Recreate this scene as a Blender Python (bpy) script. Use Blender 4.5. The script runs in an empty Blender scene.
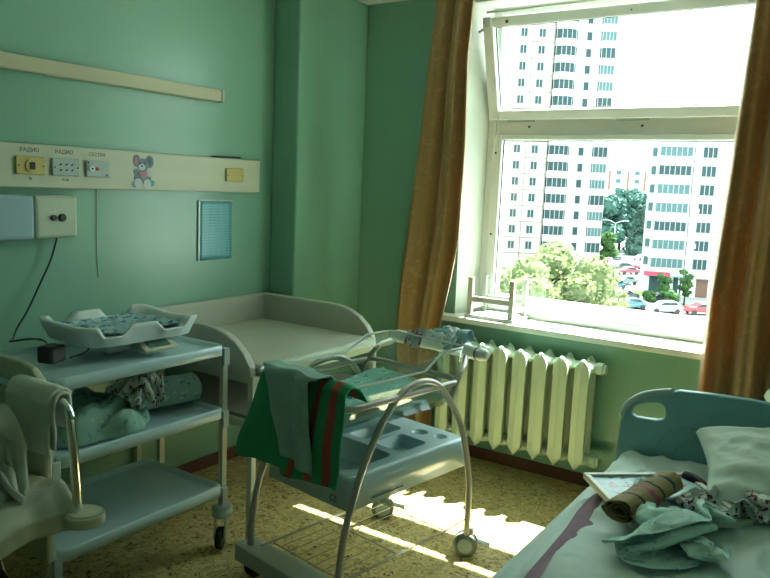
import bpy, bmesh, math, random
from mathutils import Vector, Matrix, noise
R=math.radians; PI=math.pi
random.seed(7)
S=bpy.context.scene; COL=S.collection
# ------------------------------------------------------------------ materials
def lin(c):
    return tuple(((v/12.92) if v<=.04045 else ((v+.055)/1.055)**2.4) for v in c)
def hexc(h):
    if isinstance(h,(tuple,list)): return tuple(h)
    return lin(tuple(int(h[i:i+2],16)/255 for i in (0,2,4)))
_M={}
def mat(name,col,rough=.5,metal=0,var=0,scale=8,bump=0,bscale=60,coat=0,trans=0,spec=.5,col2=None,stretch=None):
    if name in _M: return _M[name]
    m=bpy.data.materials.new(name); m.use_nodes=True; nt=m.node_tree; N=nt.nodes; L=nt.links
    b=N['Principled BSDF']; c=hexc(col) if isinstance(col,str) else col
    b.inputs['Base Color'].default_value=(*c,1); b.inputs['Roughness'].default_value=rough
    b.inputs['Metallic'].default_value=metal; b.inputs['Specular IOR Level'].default_value=spec
    b.inputs['Coat Weight'].default_value=coat
    tc=N.new('ShaderNodeTexCoord'); out=tc.outputs['Object']
    if stretch:
        mp=N.new('ShaderNodeMapping'); mp.inputs['Scale'].default_value=stretch; L.new(out,mp.inputs[0]); out=mp.outputs[0]
    if var or col2:
        n=N.new('ShaderNodeTexNoise'); n.inputs['Scale'].default_value=scale; n.inputs['Detail'].default_value=5; L.new(out,n.inputs['Vector'])
        mx=N.new('ShaderNodeMix'); mx.data_type='RGBA'
        c2=hexc(col2) if col2 else tuple(v*(1-var) for v in c)
        mx.inputs[6].default_value=(*c,1); mx.inputs[7].default_value=(*c2,1)
        rp=N.new('ShaderNodeMapRange'); rp.inputs[1].default_value=.35; rp.inputs[2].default_value=.65
        L.new(n.outputs['Fac'],rp.inputs[0]); L.new(rp.outputs[0],mx.inputs[0]); L.new(mx.outputs[2],b.inputs['Base Color'])
    if bump:
        n2=N.new('ShaderNodeTexNoise'); n2.inputs['Scale'].default_value=bscale; n2.inputs['Detail'].default_value=4; L.new(out,n2.inputs['Vector'])
        bp=N.new('ShaderNodeBump'); bp.inputs['Strength'].default_value=bump; bp.inputs['Distance'].default_value=.01
        L.new(n2.outputs['Fac'],bp.inputs['Height']); L.new(bp.outputs[0],b.inputs['Normal'])
    if trans:
        t=N.new('ShaderNodeBsdfTranslucent'); t.inputs[0].default_value=(*c,1); ms=N.new('ShaderNodeMixShader'); ms.inputs[0].default_value=trans
        if var or col2: L.new(mx.outputs[2],t.inputs[0])
        L.new(b.outputs[0],ms.inputs[1]); L.new(t.outputs[0],ms.inputs[2]); L.new(ms.outputs[0],N['Material Output'].inputs[0])
    _M[name]=m; return m
def creased(m,scale=5,strength=.5,dist=.012):
    nt=m.node_tree; N=nt.nodes; L=nt.links; b=N['Principled BSDF']; tc=N.new('ShaderNodeTexCoord')
    n=N.new('ShaderNodeTexNoise'); n.noise_type='RIDGED_MULTIFRACTAL'; n.inputs['Scale'].default_value=scale; n.inputs['Detail'].default_value=3; n.inputs['Distortion'].default_value=.7; L.new(tc.outputs['Object'],n.inputs['Vector'])
    p=N.new('ShaderNodeBump'); p.inputs['Strength'].default_value=strength; p.inputs['Distance'].default_value=dist; L.new(n.outputs['Fac'],p.inputs['Height'])
    if b.inputs['Normal'].links: L.new(b.inputs['Normal'].links[0].from_socket,p.inputs['Normal'])
    L.new(p.outputs[0],b.inputs['Normal']); return m
def glass(name,tint=(1,1,1),refl=.05,rough=0.0):
    m=bpy.data.materials.new(name); m.use_nodes=True; nt=m.node_tree; N=nt.nodes; L=nt.links; N.remove(N['Principled BSDF'])
    t=N.new('ShaderNodeBsdfTransparent'); t.inputs[0].default_value=(*tint,1)
    g=N.new('ShaderNodeBsdfGlossy'); g.inputs['Roughness'].default_value=rough
    f=N.new('ShaderNodeLayerWeight'); q=N.new('ShaderNodeMath'); q.operation='POWER'; q.inputs[1].default_value=4; L.new(f.outputs['Facing'],q.inputs[0])
    a=N.new('ShaderNodeMath'); a.operation='MULTIPLY_ADD'; a.inputs[1].default_value=.5; a.inputs[2].default_value=refl; L.new(q.outputs[0],a.inputs[0]); a.use_clamp=True
    x=N.new('ShaderNodeMixShader'); L.new(a.outputs[0],x.inputs[0]); L.new(t.outputs[0],x.inputs[1]); L.new(g.outputs[0],x.inputs[2])
    L.new(x.outputs[0],N['Material Output'].inputs[0]); return m
def pattern(name,base,spots,scale=40,thr=.28,rough=.9,coord='UV',second=None,bump=.2):
    """cloth with scattered printed motifs"""
    m=bpy.data.materials.new(name); m.use_nodes=True; nt=m.node_tree; N=nt.nodes; L=nt.links; b=N['Principled BSDF']
    b.inputs['Roughness'].default_value=rough; b.inputs['Specular IOR Level'].default_value=.2
    tc=N.new('ShaderNodeTexCoord')
    nz=N.new('ShaderNodeTexNoise'); nz.inputs['Scale'].default_value=scale*1.5; L.new(tc.outputs[coord],nz.inputs['Vector'])
    ad=N.new('ShaderNodeMixRGB'); ad.blend_type='LINEAR_LIGHT'; ad.inputs[0].default_value=.35/scale*2; L.new(tc.outputs[coord],ad.inputs[1]); L.new(nz.outputs['Color'],ad.inputs[2])
    v=N.new('ShaderNodeTexVoronoi'); v.inputs['Scale'].default_value=scale; L.new(ad.outputs[0],v.inputs['Vector'])
    lt=N.new('ShaderNodeMath'); lt.operation='LESS_THAN'; lt.inputs[1].default_value=thr; L.new(v.outputs['Distance'],lt.inputs[0])
    mx=N.new('ShaderNodeMix'); mx.data_type='RGBA'; mx.inputs[6].default_value=(*hexc(base),1); mx.inputs[7].default_value=(*hexc(spots),1)
    if second:
        sp=N.new('ShaderNodeSeparateColor'); L.new(v.outputs['Color'],sp.inputs[0]); g=N.new('ShaderNodeMath'); g.operation='GREATER_THAN'; g.inputs[1].default_value=.5; L.new(sp.outputs[0],g.inputs[0])
        m2=N.new('ShaderNodeMix'); m2.data_type='RGBA'; m2.inputs[6].default_value=(*hexc(spots),1); m2.inputs[7].default_value=(*hexc(second),1); L.new(g.outputs[0],m2.inputs[0]); L.new(m2.outputs[2],mx.inputs[7])
    L.new(lt.outputs[0],mx.inputs[0]); L.new(mx.outputs[2],b.inputs['Base Color'])
    n2=N.new('ShaderNodeTexNoise'); n2.inputs['Scale'].default_value=30; L.new(tc.outputs['Object'],n2.inputs['Vector'])
    bp=N.new('ShaderNodeBump'); bp.inputs['Strength'].default_value=bump; bp.inputs['Distance'].default_value=.01; L.new(n2.outputs['Fac'],bp.inputs['Height']); L.new(bp.outputs[0],b.inputs['Normal'])
    return m
def stripes(name,base,bands,rough=.95,axis='X',bump=.4):
    """bands: (lo,hi,colour) across one UV axis"""
    m=bpy.data.materials.new(name); m.use_nodes=True; nt=m.node_tree; N=nt.nodes; L=nt.links; b=N['Principled BSDF']
    b.inputs['Roughness'].default_value=rough; b.inputs['Specular IOR Level'].default_value=.15
    tc=N.new('ShaderNodeTexCoord'); sx=N.new('ShaderNodeSeparateXYZ'); L.new(tc.outputs['UV'],sx.inputs[0])
    cr=N.new('ShaderNodeValToRGB'); cr.color_ramp.interpolation='CONSTANT'; e=cr.color_ramp.elements
    e[0].position=0; e[0].color=(*hexc(base),1); e[1].position=.9999; e[1].color=(*hexc(base),1)
    for lo,hi,c in bands:
        q=e.new(lo); q.color=(*hexc(c),1); q=e.new(hi); q.color=(*hexc(base),1)
    L.new(sx.outputs[axis],cr.inputs[0]); L.new(cr.outputs[0],b.inputs['Base Color'])
    n2=N.new('ShaderNodeTexNoise'); n2.inputs['Scale'].default_value=160; L.new(tc.outputs['Object'],n2.inputs['Vector'])
    bp=N.new('ShaderNodeBump'); bp.inputs['Strength'].default_value=bump; bp.inputs['Distance'].default_value=.004; L.new(n2.outputs['Fac'],bp.inputs['Height']); L.new(bp.outputs[0],b.inputs['Normal'])
    return m
# ------------------------------------------------------------------ mesh builder
class MB:
    def __init__(s): s.bm=bmesh.new(); s.uv=s.bm.loops.layers.uv.new('UVMap'); s.mi=0
    def box(s,c,d,rot=None,taper=None):
        x,y,z=d[0]/2,d[1]/2,d[2]/2; vs=[]
        for dz in(-1,1):
            k=(taper if taper and dz>0 else 1)
            for dx,dy in((-1,-1),(1,-1),(1,1),(-1,1)):
                p=Vector((dx*x*k,dy*y*k,dz*z))
                if rot: p=rot@p
                vs.append(s.bm.verts.new(p+Vector(c)))
        for f in((3,2,1,0),(4,5,6,7),(0,1,5,4),(1,2,6,5),(2,3,7,6),(3,0,4,7)):
            s.bm.faces.new([vs[i] for i in f]).material_index=s.mi
        return s
    def bb(s,x0,x1,y0,y1,z0,z1): return s.box(((x0+x1)/2,(y0+y1)/2,(z0+z1)/2),(x1-x0,y1-y0,z1-z0))
    def loft(s,rings,cap=True,closed=True,smooth=True,uv=False):
        V=[[s.bm.verts.new(p) for p in r] for r in rings]; n=len(V[0]); m=len(V)
        for i in range(m-1):
            for j in range(n if closed else n-1):
                k=(j+1)%n; f=s.bm.faces.new((V[i][j],V[i][k],V[i+1][k],V[i+1][j])); f.material_index=s.mi; f.smooth=smooth
                if uv:
                    U=((j,i),(j+1,i),(j+1,i+1),(j,i+1)); W=(n if closed else n-1)
                    for l,(a,b) in zip(f.loops,U): l[s.uv].uv=(a/W,b/(m-1))
        if cap and closed:
            for r,fl in((V[0],True),(V[-1],False)):
                f=s.bm.faces.new(list(reversed(r)) if fl else r); f.material_index=s.mi
        return s
    def cyl(s,p0,p1,r0,r1=None,n=16,cap=True):
        r1=r0 if r1 is None else r1; return s.tube([p0,p1],[r0,r1],n,cap)
    def tube(s,pts,r,n=10,cap=True,flat=1):
        P=[Vector(p) for p in pts]; rs=r if isinstance(r,(list,tuple)) else [r]*len(P); rings=[]; up=None
        for i,p in enumerate(P):
            t=(P[min(i+1,len(P)-1)]-P[max(i-1,0)]).normalized()
            if up is None:
                up=Vector((0,0,1)) if abs(t.z)<.9 else Vector((1,0,0))
            a=(up-t*up.dot(t)).normalized(); b=t.cross(a); up=a
            rings.append([p+(a*math.cos(2*PI*k/n)*flat+b*math.sin(2*PI*k/n))*rs[i] for k in range(n)])
        return s.loft(rings,cap)
    def loop(s,pts,r,n=10):
        P=[Vector(p) for p in pts]; N_=len(P); V=[]
        for i,p in enumerate(P):
            t=(P[(i+1)%N_]-P[i-1]).normalized(); a=(Vector((0,0,1))-t*t.z).normalized(); b=t.cross(a)
            V.append([s.bm.verts.new(p+(a*math.cos(2*PI*k/n)+b*math.sin(2*PI*k/n))*r) for k in range(n)])
        for i in range(N_):
            A,B=V[i],V[(i+1)%N_]
            for k in range(n): f=s.bm.faces.new((A[k],A[(k+1)%n],B[(k+1)%n],B[k])); f.smooth=True; f.material_index=s.mi
        return s
    def grid(s,fn,nu,nv,smooth=True):
        V=[[s.bm.verts.new(fn(i/nu,j/nv)) for j in range(nv+1)] for i in range(nu+1)]
        for i in range(nu):
            for j in range(nv):
                f=s.bm.faces.new((V[i][j],V[i+1][j],V[i+1][j+1],V[i][j+1])); f.smooth=smooth; f.material_index=s.mi
                for l,(a,b) in zip(f.loops,((i,j),(i+1,j),(i+1,j+1),(i,j+1))): l[s.uv].uv=(a/nu,b/nv)
        return s
    def prism(s,outer,holes,fn,t0,t1):
        """outline (list of 2D) with holes, extruded between t0 and t1; fn(a,b,t)->xyz"""
        for t,flip in((t0,True),(t1,False)):
            ed=[]; 
            loops=[]
            for lp in [outer]+holes:
                vs=[s.bm.verts.new(fn(a,b,t)) for a,b in lp]; loops.append(vs)
                ed+=[s.bm.edges.new((vs[i],vs[(i+1)%len(vs)])) for i in range(len(vs))]
            r=bmesh.ops.triangle_fill(s.bm,edges=ed,use_beauty=True,use_dissolve=False)
            for f in r['geom']:
                if isinstance(f,bmesh.types.BMFace): f.material_index=s.mi
            if t==t0: L0=loops
            else: L1=loops
        for A,B in zip(L0,L1):
            n=len(A)
            for i in range(n):
                j=(i+1)%n; f=s.bm.faces.new((A[i],A[j],B[j],B[i])); f.material_index=s.mi
        return s
    def sphere(s,c,r,n=12,sc=(1,1,1)):
        rings=[]
        for i in range(1,n):
            th=PI*i/n; rings.append([Vector(c)+Vector((r*sc[0]*math.sin(th)*math.cos(2*PI*k/(2*n)),r*sc[1]*math.sin(th)*math.sin(2*PI*k/(2*n)),-r*sc[2]*math.cos(th))) for k in range(2*n)])
        return s.loft(rings)
    def build(s,name,m,parent=None,bevel=0,solid=0,sub=0,loc=None,rot=None,kind=None,auto=True):
        bmesh.ops.recalc_face_normals(s.bm,faces=s.bm.faces)
        me=bpy.data.meshes.new(name); s.bm.to_mesh(me); s.bm.free()
        for x in (m if isinstance(m,(list,tuple)) else [m]): me.materials.append(x)
        o=bpy.data.objects.new(name,me); COL.objects.link(o)
        if parent: o.parent=parent
        if loc: o.location=loc
        if rot is not None: o.rotation_euler=rot
        if solid: q=o.modifiers.new('s','SOLIDIFY'); q.thickness=solid; q.offset=0
        if bevel: q=o.modifiers.new('b','BEVEL'); q.width=bevel; q.segments=2; q.limit_method='ANGLE'; q.angle_limit=R(40)
        if sub: q=o.modifiers.new('u','SUBSURF'); q.levels=sub; q.render_levels=sub
        if kind: o['kind']=kind
        return o
def tag(o,label,cat,group=None,kind=None):
    o['label']=label; o['category']=cat
    if group: o['group']=group
    if kind: o['kind']=kind
    return o
def thing(name,label,cat,loc=(0,0,0),rz=0,group=None):
    o=bpy.data.objects.new(name,None); o.empty_display_size=.1; COL.objects.link(o); o.location=loc; o.rotation_euler=(0,0,rz)
    return tag(o,label,cat,group)
CG={'curtain':'curtains at the window','hospital_bed':'beds','car':'cars in the parking lot','park_tree':'park trees','garden_tree':'garden trees below the window','shrub':'shrubs by the white block','pillow':'pillows on and behind the right bed'}
def copy_tree(o,parent=None):
    c=o.copy(); COL.objects.link(c)
    if parent: c.parent=parent
    for ch in list(o.children): copy_tree(ch,c)
    return c
def smooth_path(pts,k=8,closed=False):
    P=[Vector(p) for p in pts]; out=[]; n=len(P)
    for i in range(n if closed else n-1):
        if closed: a,b,c,d=P[(i-1)%n],P[i],P[(i+1)%n],P[(i+2)%n]
        else: a,b,c,d=P[max(i-1,0)],P[i],P[i+1],P[min(i+2,n-1)]
        for j in range(k):
            t=j/k; out.append(.5*((2*b)+(-a+c)*t+(2*a-5*b+4*c-d)*t*t+(-a+3*b-3*c+d)*t**3))
    if not closed: out.append(P[-1])
    return out
def lerp_table(tab,x):
    if x<=tab[0][0]: return tab[0][1]
    for (a,u),(b,v) in zip(tab,tab[1:]):
        if x<=b: return u+(v-u)*(x-a)/(b-a)
    return tab[-1][1]
def fbm(p,o=4): return noise.fractal(Vector(p),1.0,2.0,o)
def ridge(p): # soft creases
    return 1-abs(noise.noise(Vector(p)))*2.2
def text(body,size,loc,rot,m,parent,name='lettering',ext=.0004,align='CENTER'):
    cu=bpy.data.curves.new(name,'FONT'); cu.body=body; cu.size=size; cu.extrude=ext; cu.align_x=align; cu.align_y='CENTER'
    t=bpy.data.objects.new('t',cu); COL.objects.link(t); dg=bpy.context.evaluated_depsgraph_get(); dg.update()
    me=bpy.data.meshes.new_from_object(t.evaluated_get(dg)); bpy.data.objects.remove(t)
    me.materials.clear(); me.materials.append(m)
    o=bpy.data.objects.new(name,me); COL.objects.link(o); o.location=loc; o.rotation_euler=rot
    if parent: o.parent=parent
    return o
FACE_X=(PI/2,0,PI/2)     # lettering that faces +X
# ------------------------------------------------------------------ camera
yaw,pitch,roll=R(33.656),R(7.878),R(2.418)
fw=Vector((-math.sin(yaw)*math.cos(pitch),math.cos(yaw)*math.cos(pitch),-math.sin(pitch)))
rt=Vector((math.cos(yaw),math.sin(yaw),0)); up=rt.cross(fw)
r_=rt*math.cos(roll)+up*math.sin(roll); u_=-rt*math.sin(roll)+up*math.cos(roll)
cd=bpy.data.cameras.new('camera'); cam=bpy.data.objects.new('camera',cd); COL.objects.link(cam)
cam.matrix_world=Matrix(((r_.x,u_.x,-fw.x,2.80),(r_.y,u_.y,-fw.y,-3.65),(r_.z,u_.z,-fw.z,1.49),(0,0,0,1)))
cd.sensor_width=36; cd.lens=36*740.43/770; cd.clip_start=.05; cd.clip_end=2000; S.camera=cam
S.view_settings.view_transform='Standard'; S.view_settings.look='None'; S.view_settings.gamma=1; S.view_settings.use_curve_mapping=False
S.view_settings.exposure=-.05
# ------------------------------------------------------------------ palette
wallm=mat('green_gloss_paint',(.235,.475,.35),rough=.27,var=.06,scale=2,bump=.05,bscale=9,spec=.5)
white=mat('cream_paint',(.70,.76,.66),rough=.35,var=.05,scale=5)
cream=mat('cream_plastic',(.62,.64,.46),rough=.4,var=.08,scale=4)
ceilm=mat('ceiling_whitewash',(.72,.78,.70),rough=.9,bump=.1)
whiteP=mat('white_plastic',(.70,.78,.76),rough=.35)
framem=mat('window_frame_paint',(.72,.76,.72),rough=.35,var=.04)
black=mat('black_plastic',(.012,.013,.014),rough=.4)
dark=mat('dark_rubber',(.02,.021,.022),rough=.7)
blueP=mat('pale_blue_plastic',(.48,.67,.73),rough=.3,var=.05,coat=.3)
blueT=mat('teal_plastic',(.14,.36,.40),rough=.35,var=.05)
tubeM=mat('grey_pink_enamel',(.50,.48,.46),rough=.3,metal=.35)
chrome=mat('chrome',(.75,.76,.74),rough=.12,metal=1)
steel=mat('steel',(.5,.5,.48),rough=.3,metal=1)
greyP=mat('grey_plastic',(.42,.50,.50),rough=.4)
vinyl=mat('beige_vinyl',(.50,.52,.44),rough=.5,bump=.25,bscale=90,var=.06)
legM=mat('cream_enamel_steel',(.55,.60,.50),rough=.35)
linenM=mat('white_linen',(.66,.79,.77),rough=.9,bump=.25,bscale=12,spec=.15)
linenW=mat('warm_white_linen',(.60,.66,.56),rough=.9,bump=.25,bscale=12,spec=.15)
creased(linenM,3.2,.9,.028); creased(linenW,4,.5,.012)
# ------------------------------------------------------------------ room shell
W,YN,H=3.55,-5.3,2.53
def lino():
    m=bpy.data.materials.new('marbled_linoleum'); m.use_nodes=True; nt=m.node_tree; N=nt.nodes; L=nt.links; b=N['Principled BSDF']; b.inputs['Roughness'].default_value=.38
    b.inputs['Specular IOR Level'].default_value=.35
    tc=N.new('ShaderNodeTexCoord')
    n=N.new('ShaderNodeTexNoise'); n.inputs['Scale'].default_value=28; n.inputs['Detail'].default_value=6; n.inputs['Distortion'].default_value=1.6; L.new(tc.outputs['Object'],n.inputs['Vector'])
    cr=N.new('ShaderNodeValToRGB'); e=cr.color_ramp.elements; e[0].position=.3; e[0].color=(.22,.15,.055,1); e[1].position=.62; e[1].color=(.66,.55,.26,1)
    q=e.new(.43); q.color=(.47,.37,.15,1); L.new(n.outputs['Fac'],cr.inputs[0])
    n2=N.new('ShaderNodeTexNoise'); n2.inputs['Scale'].default_value=24; n2.inputs['Detail'].default_value=3; n2.inputs['Distortion'].default_value=2.5; L.new(tc.outputs['Object'],n2.inputs['Vector'])
    c2=N.new('ShaderNodeValToRGB'); f=c2.color_ramp.elements; f[0].position=.345; f[0].color=(1,1,1,1); f[1].position=.375; f[1].color=(0,0,0,1); L.new(n2.outputs['Fac'],c2.inputs[0])
    mx=N.new('ShaderNodeMix'); mx.data_type='RGBA'; mx.inputs[7].default_value=(.035,.02,.012,1); L.new(c2.outputs[0],mx.inputs[0]); L.new(cr.outputs[0],mx.inputs[6]); L.new(mx.outputs[2],b.inputs['Base Color'])
    return m
MB().bb(-.2,W+.2,YN-.2,.5,-.12,0).build('floor',lino(),kind='structure')
MB().bb(-.2,W+.2,YN-.2,.5,H,H+.12).build('ceiling',ceilm,kind='structure')
MB().bb(-.2,0,YN,.5,0,H).build('wall_left',wallm,kind='structure')
MB().bb(W,W+.2,YN,.5,0,H).build('wall_right',wallm,kind='structure')
MB().bb(-.2,W+.2,YN-.2,YN,0,H).build('wall_near',wallm,kind='structure')
OX0,OX1,OZ0,OZ1=.85,2.52,.77,2.49
m=MB(); m.bb(0,OX0,0,.45,0,H); m.bb(OX1,W,0,.45,0,H); m.bb(OX0,OX1,0,.45,0,OZ0); m.bb(OX0,OX1,0,.45,OZ1,H)
m.build('wall_far',wallm,kind='structure')
MB().bb(0,.18,-.61,0,0,H).build('wall_corner',wallm,bevel=.012,kind='structure')
basem=mat('brown_skirting',(.15,.055,.035),rough=.4,var=.2)
MB().bb(0,.015,YN,-.61,0,.06).build('baseboard_left',basem,kind='structure')
m=MB(); m.bb(.18,W,-.015,0,0,.06); m.bb(.18,.195,-.61,-.015,0,.06); m.bb(0.015,.195,-.625,-.61,0,.06); m.build('baseboard_far',basem,kind='structure')
MB().bb(OX0-.07,OX1+.07,-.088,.19,.765,.797).build('trim_1',mat('sill_paint',(.74,.78,.72),rough=.3),bevel=.006,kind='structure')
whr=mat('white_reveal_paint',(.66,.72,.64),rough=.5)
m=MB(); m.prism([(OX0,-.002),(.905,.168),(.905,.449),(OX0,.449)],[],lambda a,b,t:(a,b,t),.797,OZ1); m.build('trim_3',whr,kind='structure')
m=MB(); m.prism([(OX1,-.002),(2.465,.168),(2.465,.449),(OX1,.449)],[],lambda a,b,t:(a,b,t),.797,OZ1); m.build('trim_4',whr,kind='structure')
MB().bb(OX0,OX1,-.002,.449,OZ1-.012,OZ1).build('trim_5',whr,kind='structure')
# window_1
win=bpy.data.objects.new('window_1',None); COL.objects.link(win); win['kind']='structure'; win.location=(1.68,.19,.80)
def wl(o): o.parent=win; o.matrix_parent_inverse=Matrix.Translation((-1.68,-.19,-.80)); return o
def ring(m,x0,x1,z0,z1,y0,y1,w,wb=None,wt=None):
    wb=w if wb is None else wb; wt=w if wt is None else wt
    m.bb(x0,x0+w,y0,y1,z0,z1); m.bb(x1-w,x1,y0,y1,z0,z1); m.bb(x0+w,x1-w,y0,y1,z0,z0+wb); m.bb(x0+w,x1-w,y0,y1,z1-wt,z1)
m=MB(); ring(m,.905,2.465,.797,OZ1-.012,.17,.25,.05,.03,.04); m.bb(.955,2.415,.17,.25,1.80,1.885); wl(m.build('window_frame',framem,bevel=.004))
m=MB(); ring(m,.945,2.425,.827,1.80,.155,.215,.055,.035,.03); wl(m.build('fixed_sash',framem,bevel=.006))
pane=glass('window_pane',(.95,1,.985),.04)
wl(MB().bb(1.0,2.37,.186,.190,.862,1.77).build('pane',pane))
m=MB(); ring(m,.999,2.371,.861,1.771,.178,.184,.006); wl(m.build('gasket',dark))
for x in(.968,2.40):
    for z in(1.25,1.7,1.0): wl(MB().cyl((x,.157,z),(x,.152,z),.006,n=10).build('screw',black))
for x in(1.15,1.75,2.2): wl(MB().cyl((x,.17,1.842),(x,.165,1.842),.006,n=10).build('screw',black))
for x in(1.02,1.62): wl(MB().bb(x,x+.16,.163,.17,1.868,1.88).build('drain_slot',greyP))
wl(MB().bb(1.64,1.84,.148,.155,.832,.842).build('drain_slot',greyP))
# vent sash, hinged at its lower edge and leaning into the room
vs=bpy.data.objects.new('vent_sash',None); COL.objects.link(vs); vs.location=(0,.175,1.885); vs.rotation_euler=(R(16.5),0,0); wl(vs)
m=MB(); ring(m,.918,2.455,0,.535,-.03,.03,.058,.052,.05); m.build('sash_frame',framem,vs,bevel=.006)
MB().bb(.973,2.40,-.002,.002,.05,.49).build('pane',pane,vs)
m=MB(); ring(m,.975,2.398,.051,.486,.004,.010,.006); m.build('gasket',dark,vs)
MB().cyl((1.06,-.031,.51),(1.06,-.036,.51),.008,n=10).build('screw',black,vs); MB().cyl((1.7,-.031,.51),(1.7,-.036,.51),.004,n=8).build('screw',black,vs)
m=MB(); m.bb(.93,.97,-.045,-.03,.49,.54); m.bb(2.2,2.25,-.045,-.03,.49,.54); m.box((.905,-.02,.475),(.04,.012,.014),Matrix.Rotation(R(-25),3,'Y')); m.build('latch',greyP,vs,bevel=.003)
wl(MB().tube([(.93,.02,2.425),(1.6,.05,2.44),(2.45,.06,2.445)],.006).build('stay_rod',white))
# outer threshold
MB().bb(OX0-.03,OX1+.03,.25,.56,.79,.862).build('trim_2',mat('outer_sill_paint',(.8,.82,.8),rough=.6),kind='structure')
# ------------------------------------------------------------------ left wall fittings
t=thing('cable_trunking','long narrow cream trunking strip high on the green wall','trunking',(0,-2.6,1.895))
MB().bb(0,.05,-1.4,1.572,-.029,.027).build('channel',mat('aged_cream',(.56,.55,.36),rough=.45,var=.08),t,bevel=.004)
MB().bb(0,.052,1.572,1.59,-.031,.029).build('end_cap',greyP,t,bevel=.003)
pan=thing('bedside_console','wide cream bedside service panel with sockets and a toy sticker','wall panel',(0,-1.9,1.512))
MB().bb(0,.045,-2.2,1.155,-.084,.084).build('panel_body',mat('panel_cream',(.56,.60,.44),rough=.4,var=.05,scale=3,stretch=(1,.3,6)),pan,bevel=.005)
ink=mat('printed_ink',(.10,.08,.07),rough=.7)
yel=mat('yellow_plate',(.60,.50,.15),rough=.45,var=.1); gry=mat('grey_plate',(.40,.50,.46),rough=.45,var=.1)
def plate(y0,y1,z0,z1,m_,name='socket_plate'):
    o=MB().bb(.045,.056,y0,y1,z0,z1).build(name,m_,pan,bevel=.004); return o
p=plate(-.178,-.060,-.034,.036,yel); p['label']='yellow plate with a round radio socket'
m=MB(); m.cyl((.056,-.117,0),(.062,-.117,0),.026,n=24); m.build('socket_rim',yel,p)
MB().bb(.062,.064,-.128,-.106,-.014,.014).build('socket_hole',black,p)
for q in(-.168,-.069): MB().cyl((.056,q,0),(.058,q,0),.003,n=8).build('screw',black,p)
p=plate(-.030,.090,-.034,.036,gry); p['label']='grey plate with six radio holes'
for y in(.005,.030,.055):
    for z in(-.011,.011): MB().box((.0565,y,z),(.002,.010,.005),Matrix.Rotation(R(35),3,'X')).build('socket_hole',black,p)
for q in(-.02,.081): MB().cyl((.056,q,0),(.058,q,0),.003,n=8).build('screw',black,p)
p=plate(.120,.234,-.034,.034,gry,'call_plate'); p['label']='grey nurse call plate with red button'
m=MB(); m.cyl((.056,.143,0),(.064,.143,0),.012,n=16); m.build('call_socket',whiteP,p); MB().cyl((.056,.170,0),(.062,.170,0),.007,n=14).build('call_button',mat('red_button',(.5,.06,.05),rough=.4),p)
MB().cyl((.064,.143,0),(.0645,.143,0),.005,n=12).build('socket_hole',black,p)
for y,z in((.130,.024),(.216,-.024)): MB().cyl((.056,y,z),(.057,y,z),.004,n=8).build('screw',black,p)
p=plate(.905,1.025,-.030,.036,yel,'blank_plate'); p['label']='yellow blank plate near the panel end'
for q in(.915,1.015): MB().cyl((.056,q,0),(.058,q,0),.003,n=8).build('screw',black,p)
for s_,y,z,sz in(('РАДИО',-.118,.060,.022),('РАДИО',.028,.060,.022),('СЕСТРА',.178,.058,.020),('30',-.118,-.050,.014),('15 30',.030,-.050,.014)):
    text(s_,sz,(.0456,y,z),FACE_X,ink,pan)
# toy sticker: flat coloured discs
def disc(m,y,z,ry,rz,x,mi):
    m.mi=mi; n=20; m.prism([(y+ry*math.cos(2*PI*k/n),z+rz*math.sin(2*PI*k/n)) for k in range(n)],[],lambda a,b,t:(t,a,b),x,x+.0006)
m=MB(); SY=.408
for a in[(-.022,-.03,.025,.03,.0456,0),(.022,-.03,.022,.03,.0457,0),(0,-.02,.028,.035,.0458,0),(-.034,.045,.019,.026,.0456,0),(.036,.043,.023,.028,.0456,0),(-.034,.043,.011,.018,.0464,2),(.034,.042,.013,.019,.0464,3),
         (0,.028,.032,.028,.0466,0),(-.006,.018,.018,.014,.0474,1),(-.038,-.002,.014,.012,.0466,0),(.036,-.008,.016,.016,.0466,1),(-.010,-.012,.012,.012,.0482,2),(.010,-.012,.013,.012,.0482,2),(0,-.022,.014,.012,.0484,2),
         (-.027,-.052,.021,.02,.0474,1),(.022,-.055,.02,.021,.0476,1),(-.045,-.058,.016,.015,.0466,4),(.05,-.052,.013,.014,.0466,4),(.010,.034,.0035,.004,.0484,5),(-.016,.034,.0035,.004,.0484,5),(-.006,.022,.005,.004,.0484,5)]: disc(m,a[0]+SY,a[1],a[2],a[3],a[4],a[5])
o=m.build('toy_sticker',[mat('sticker_blue_grey',(.16,.26,.32),rough=.5,var=.3,scale=60),mat('sticker_pale',(.50,.56,.56),rough=.5),mat('sticker_pink',(.45,.20,.22),rough=.5),mat('sticker_navy',(.06,.12,.18),rough=.5),mat('sticker_teal',(.10,.36,.42),rough=.5),black],pan)
o['label']='blue soft toy sticker holding a pink heart'
tag(MB().box((.022,-.965,1.602),(.035,.17,.008),Matrix.Rotation(R(1.5),3,'X')).build('hair_comb',black,bevel=.003),'flat dark object lying on top of the service panel','comb')
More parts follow.
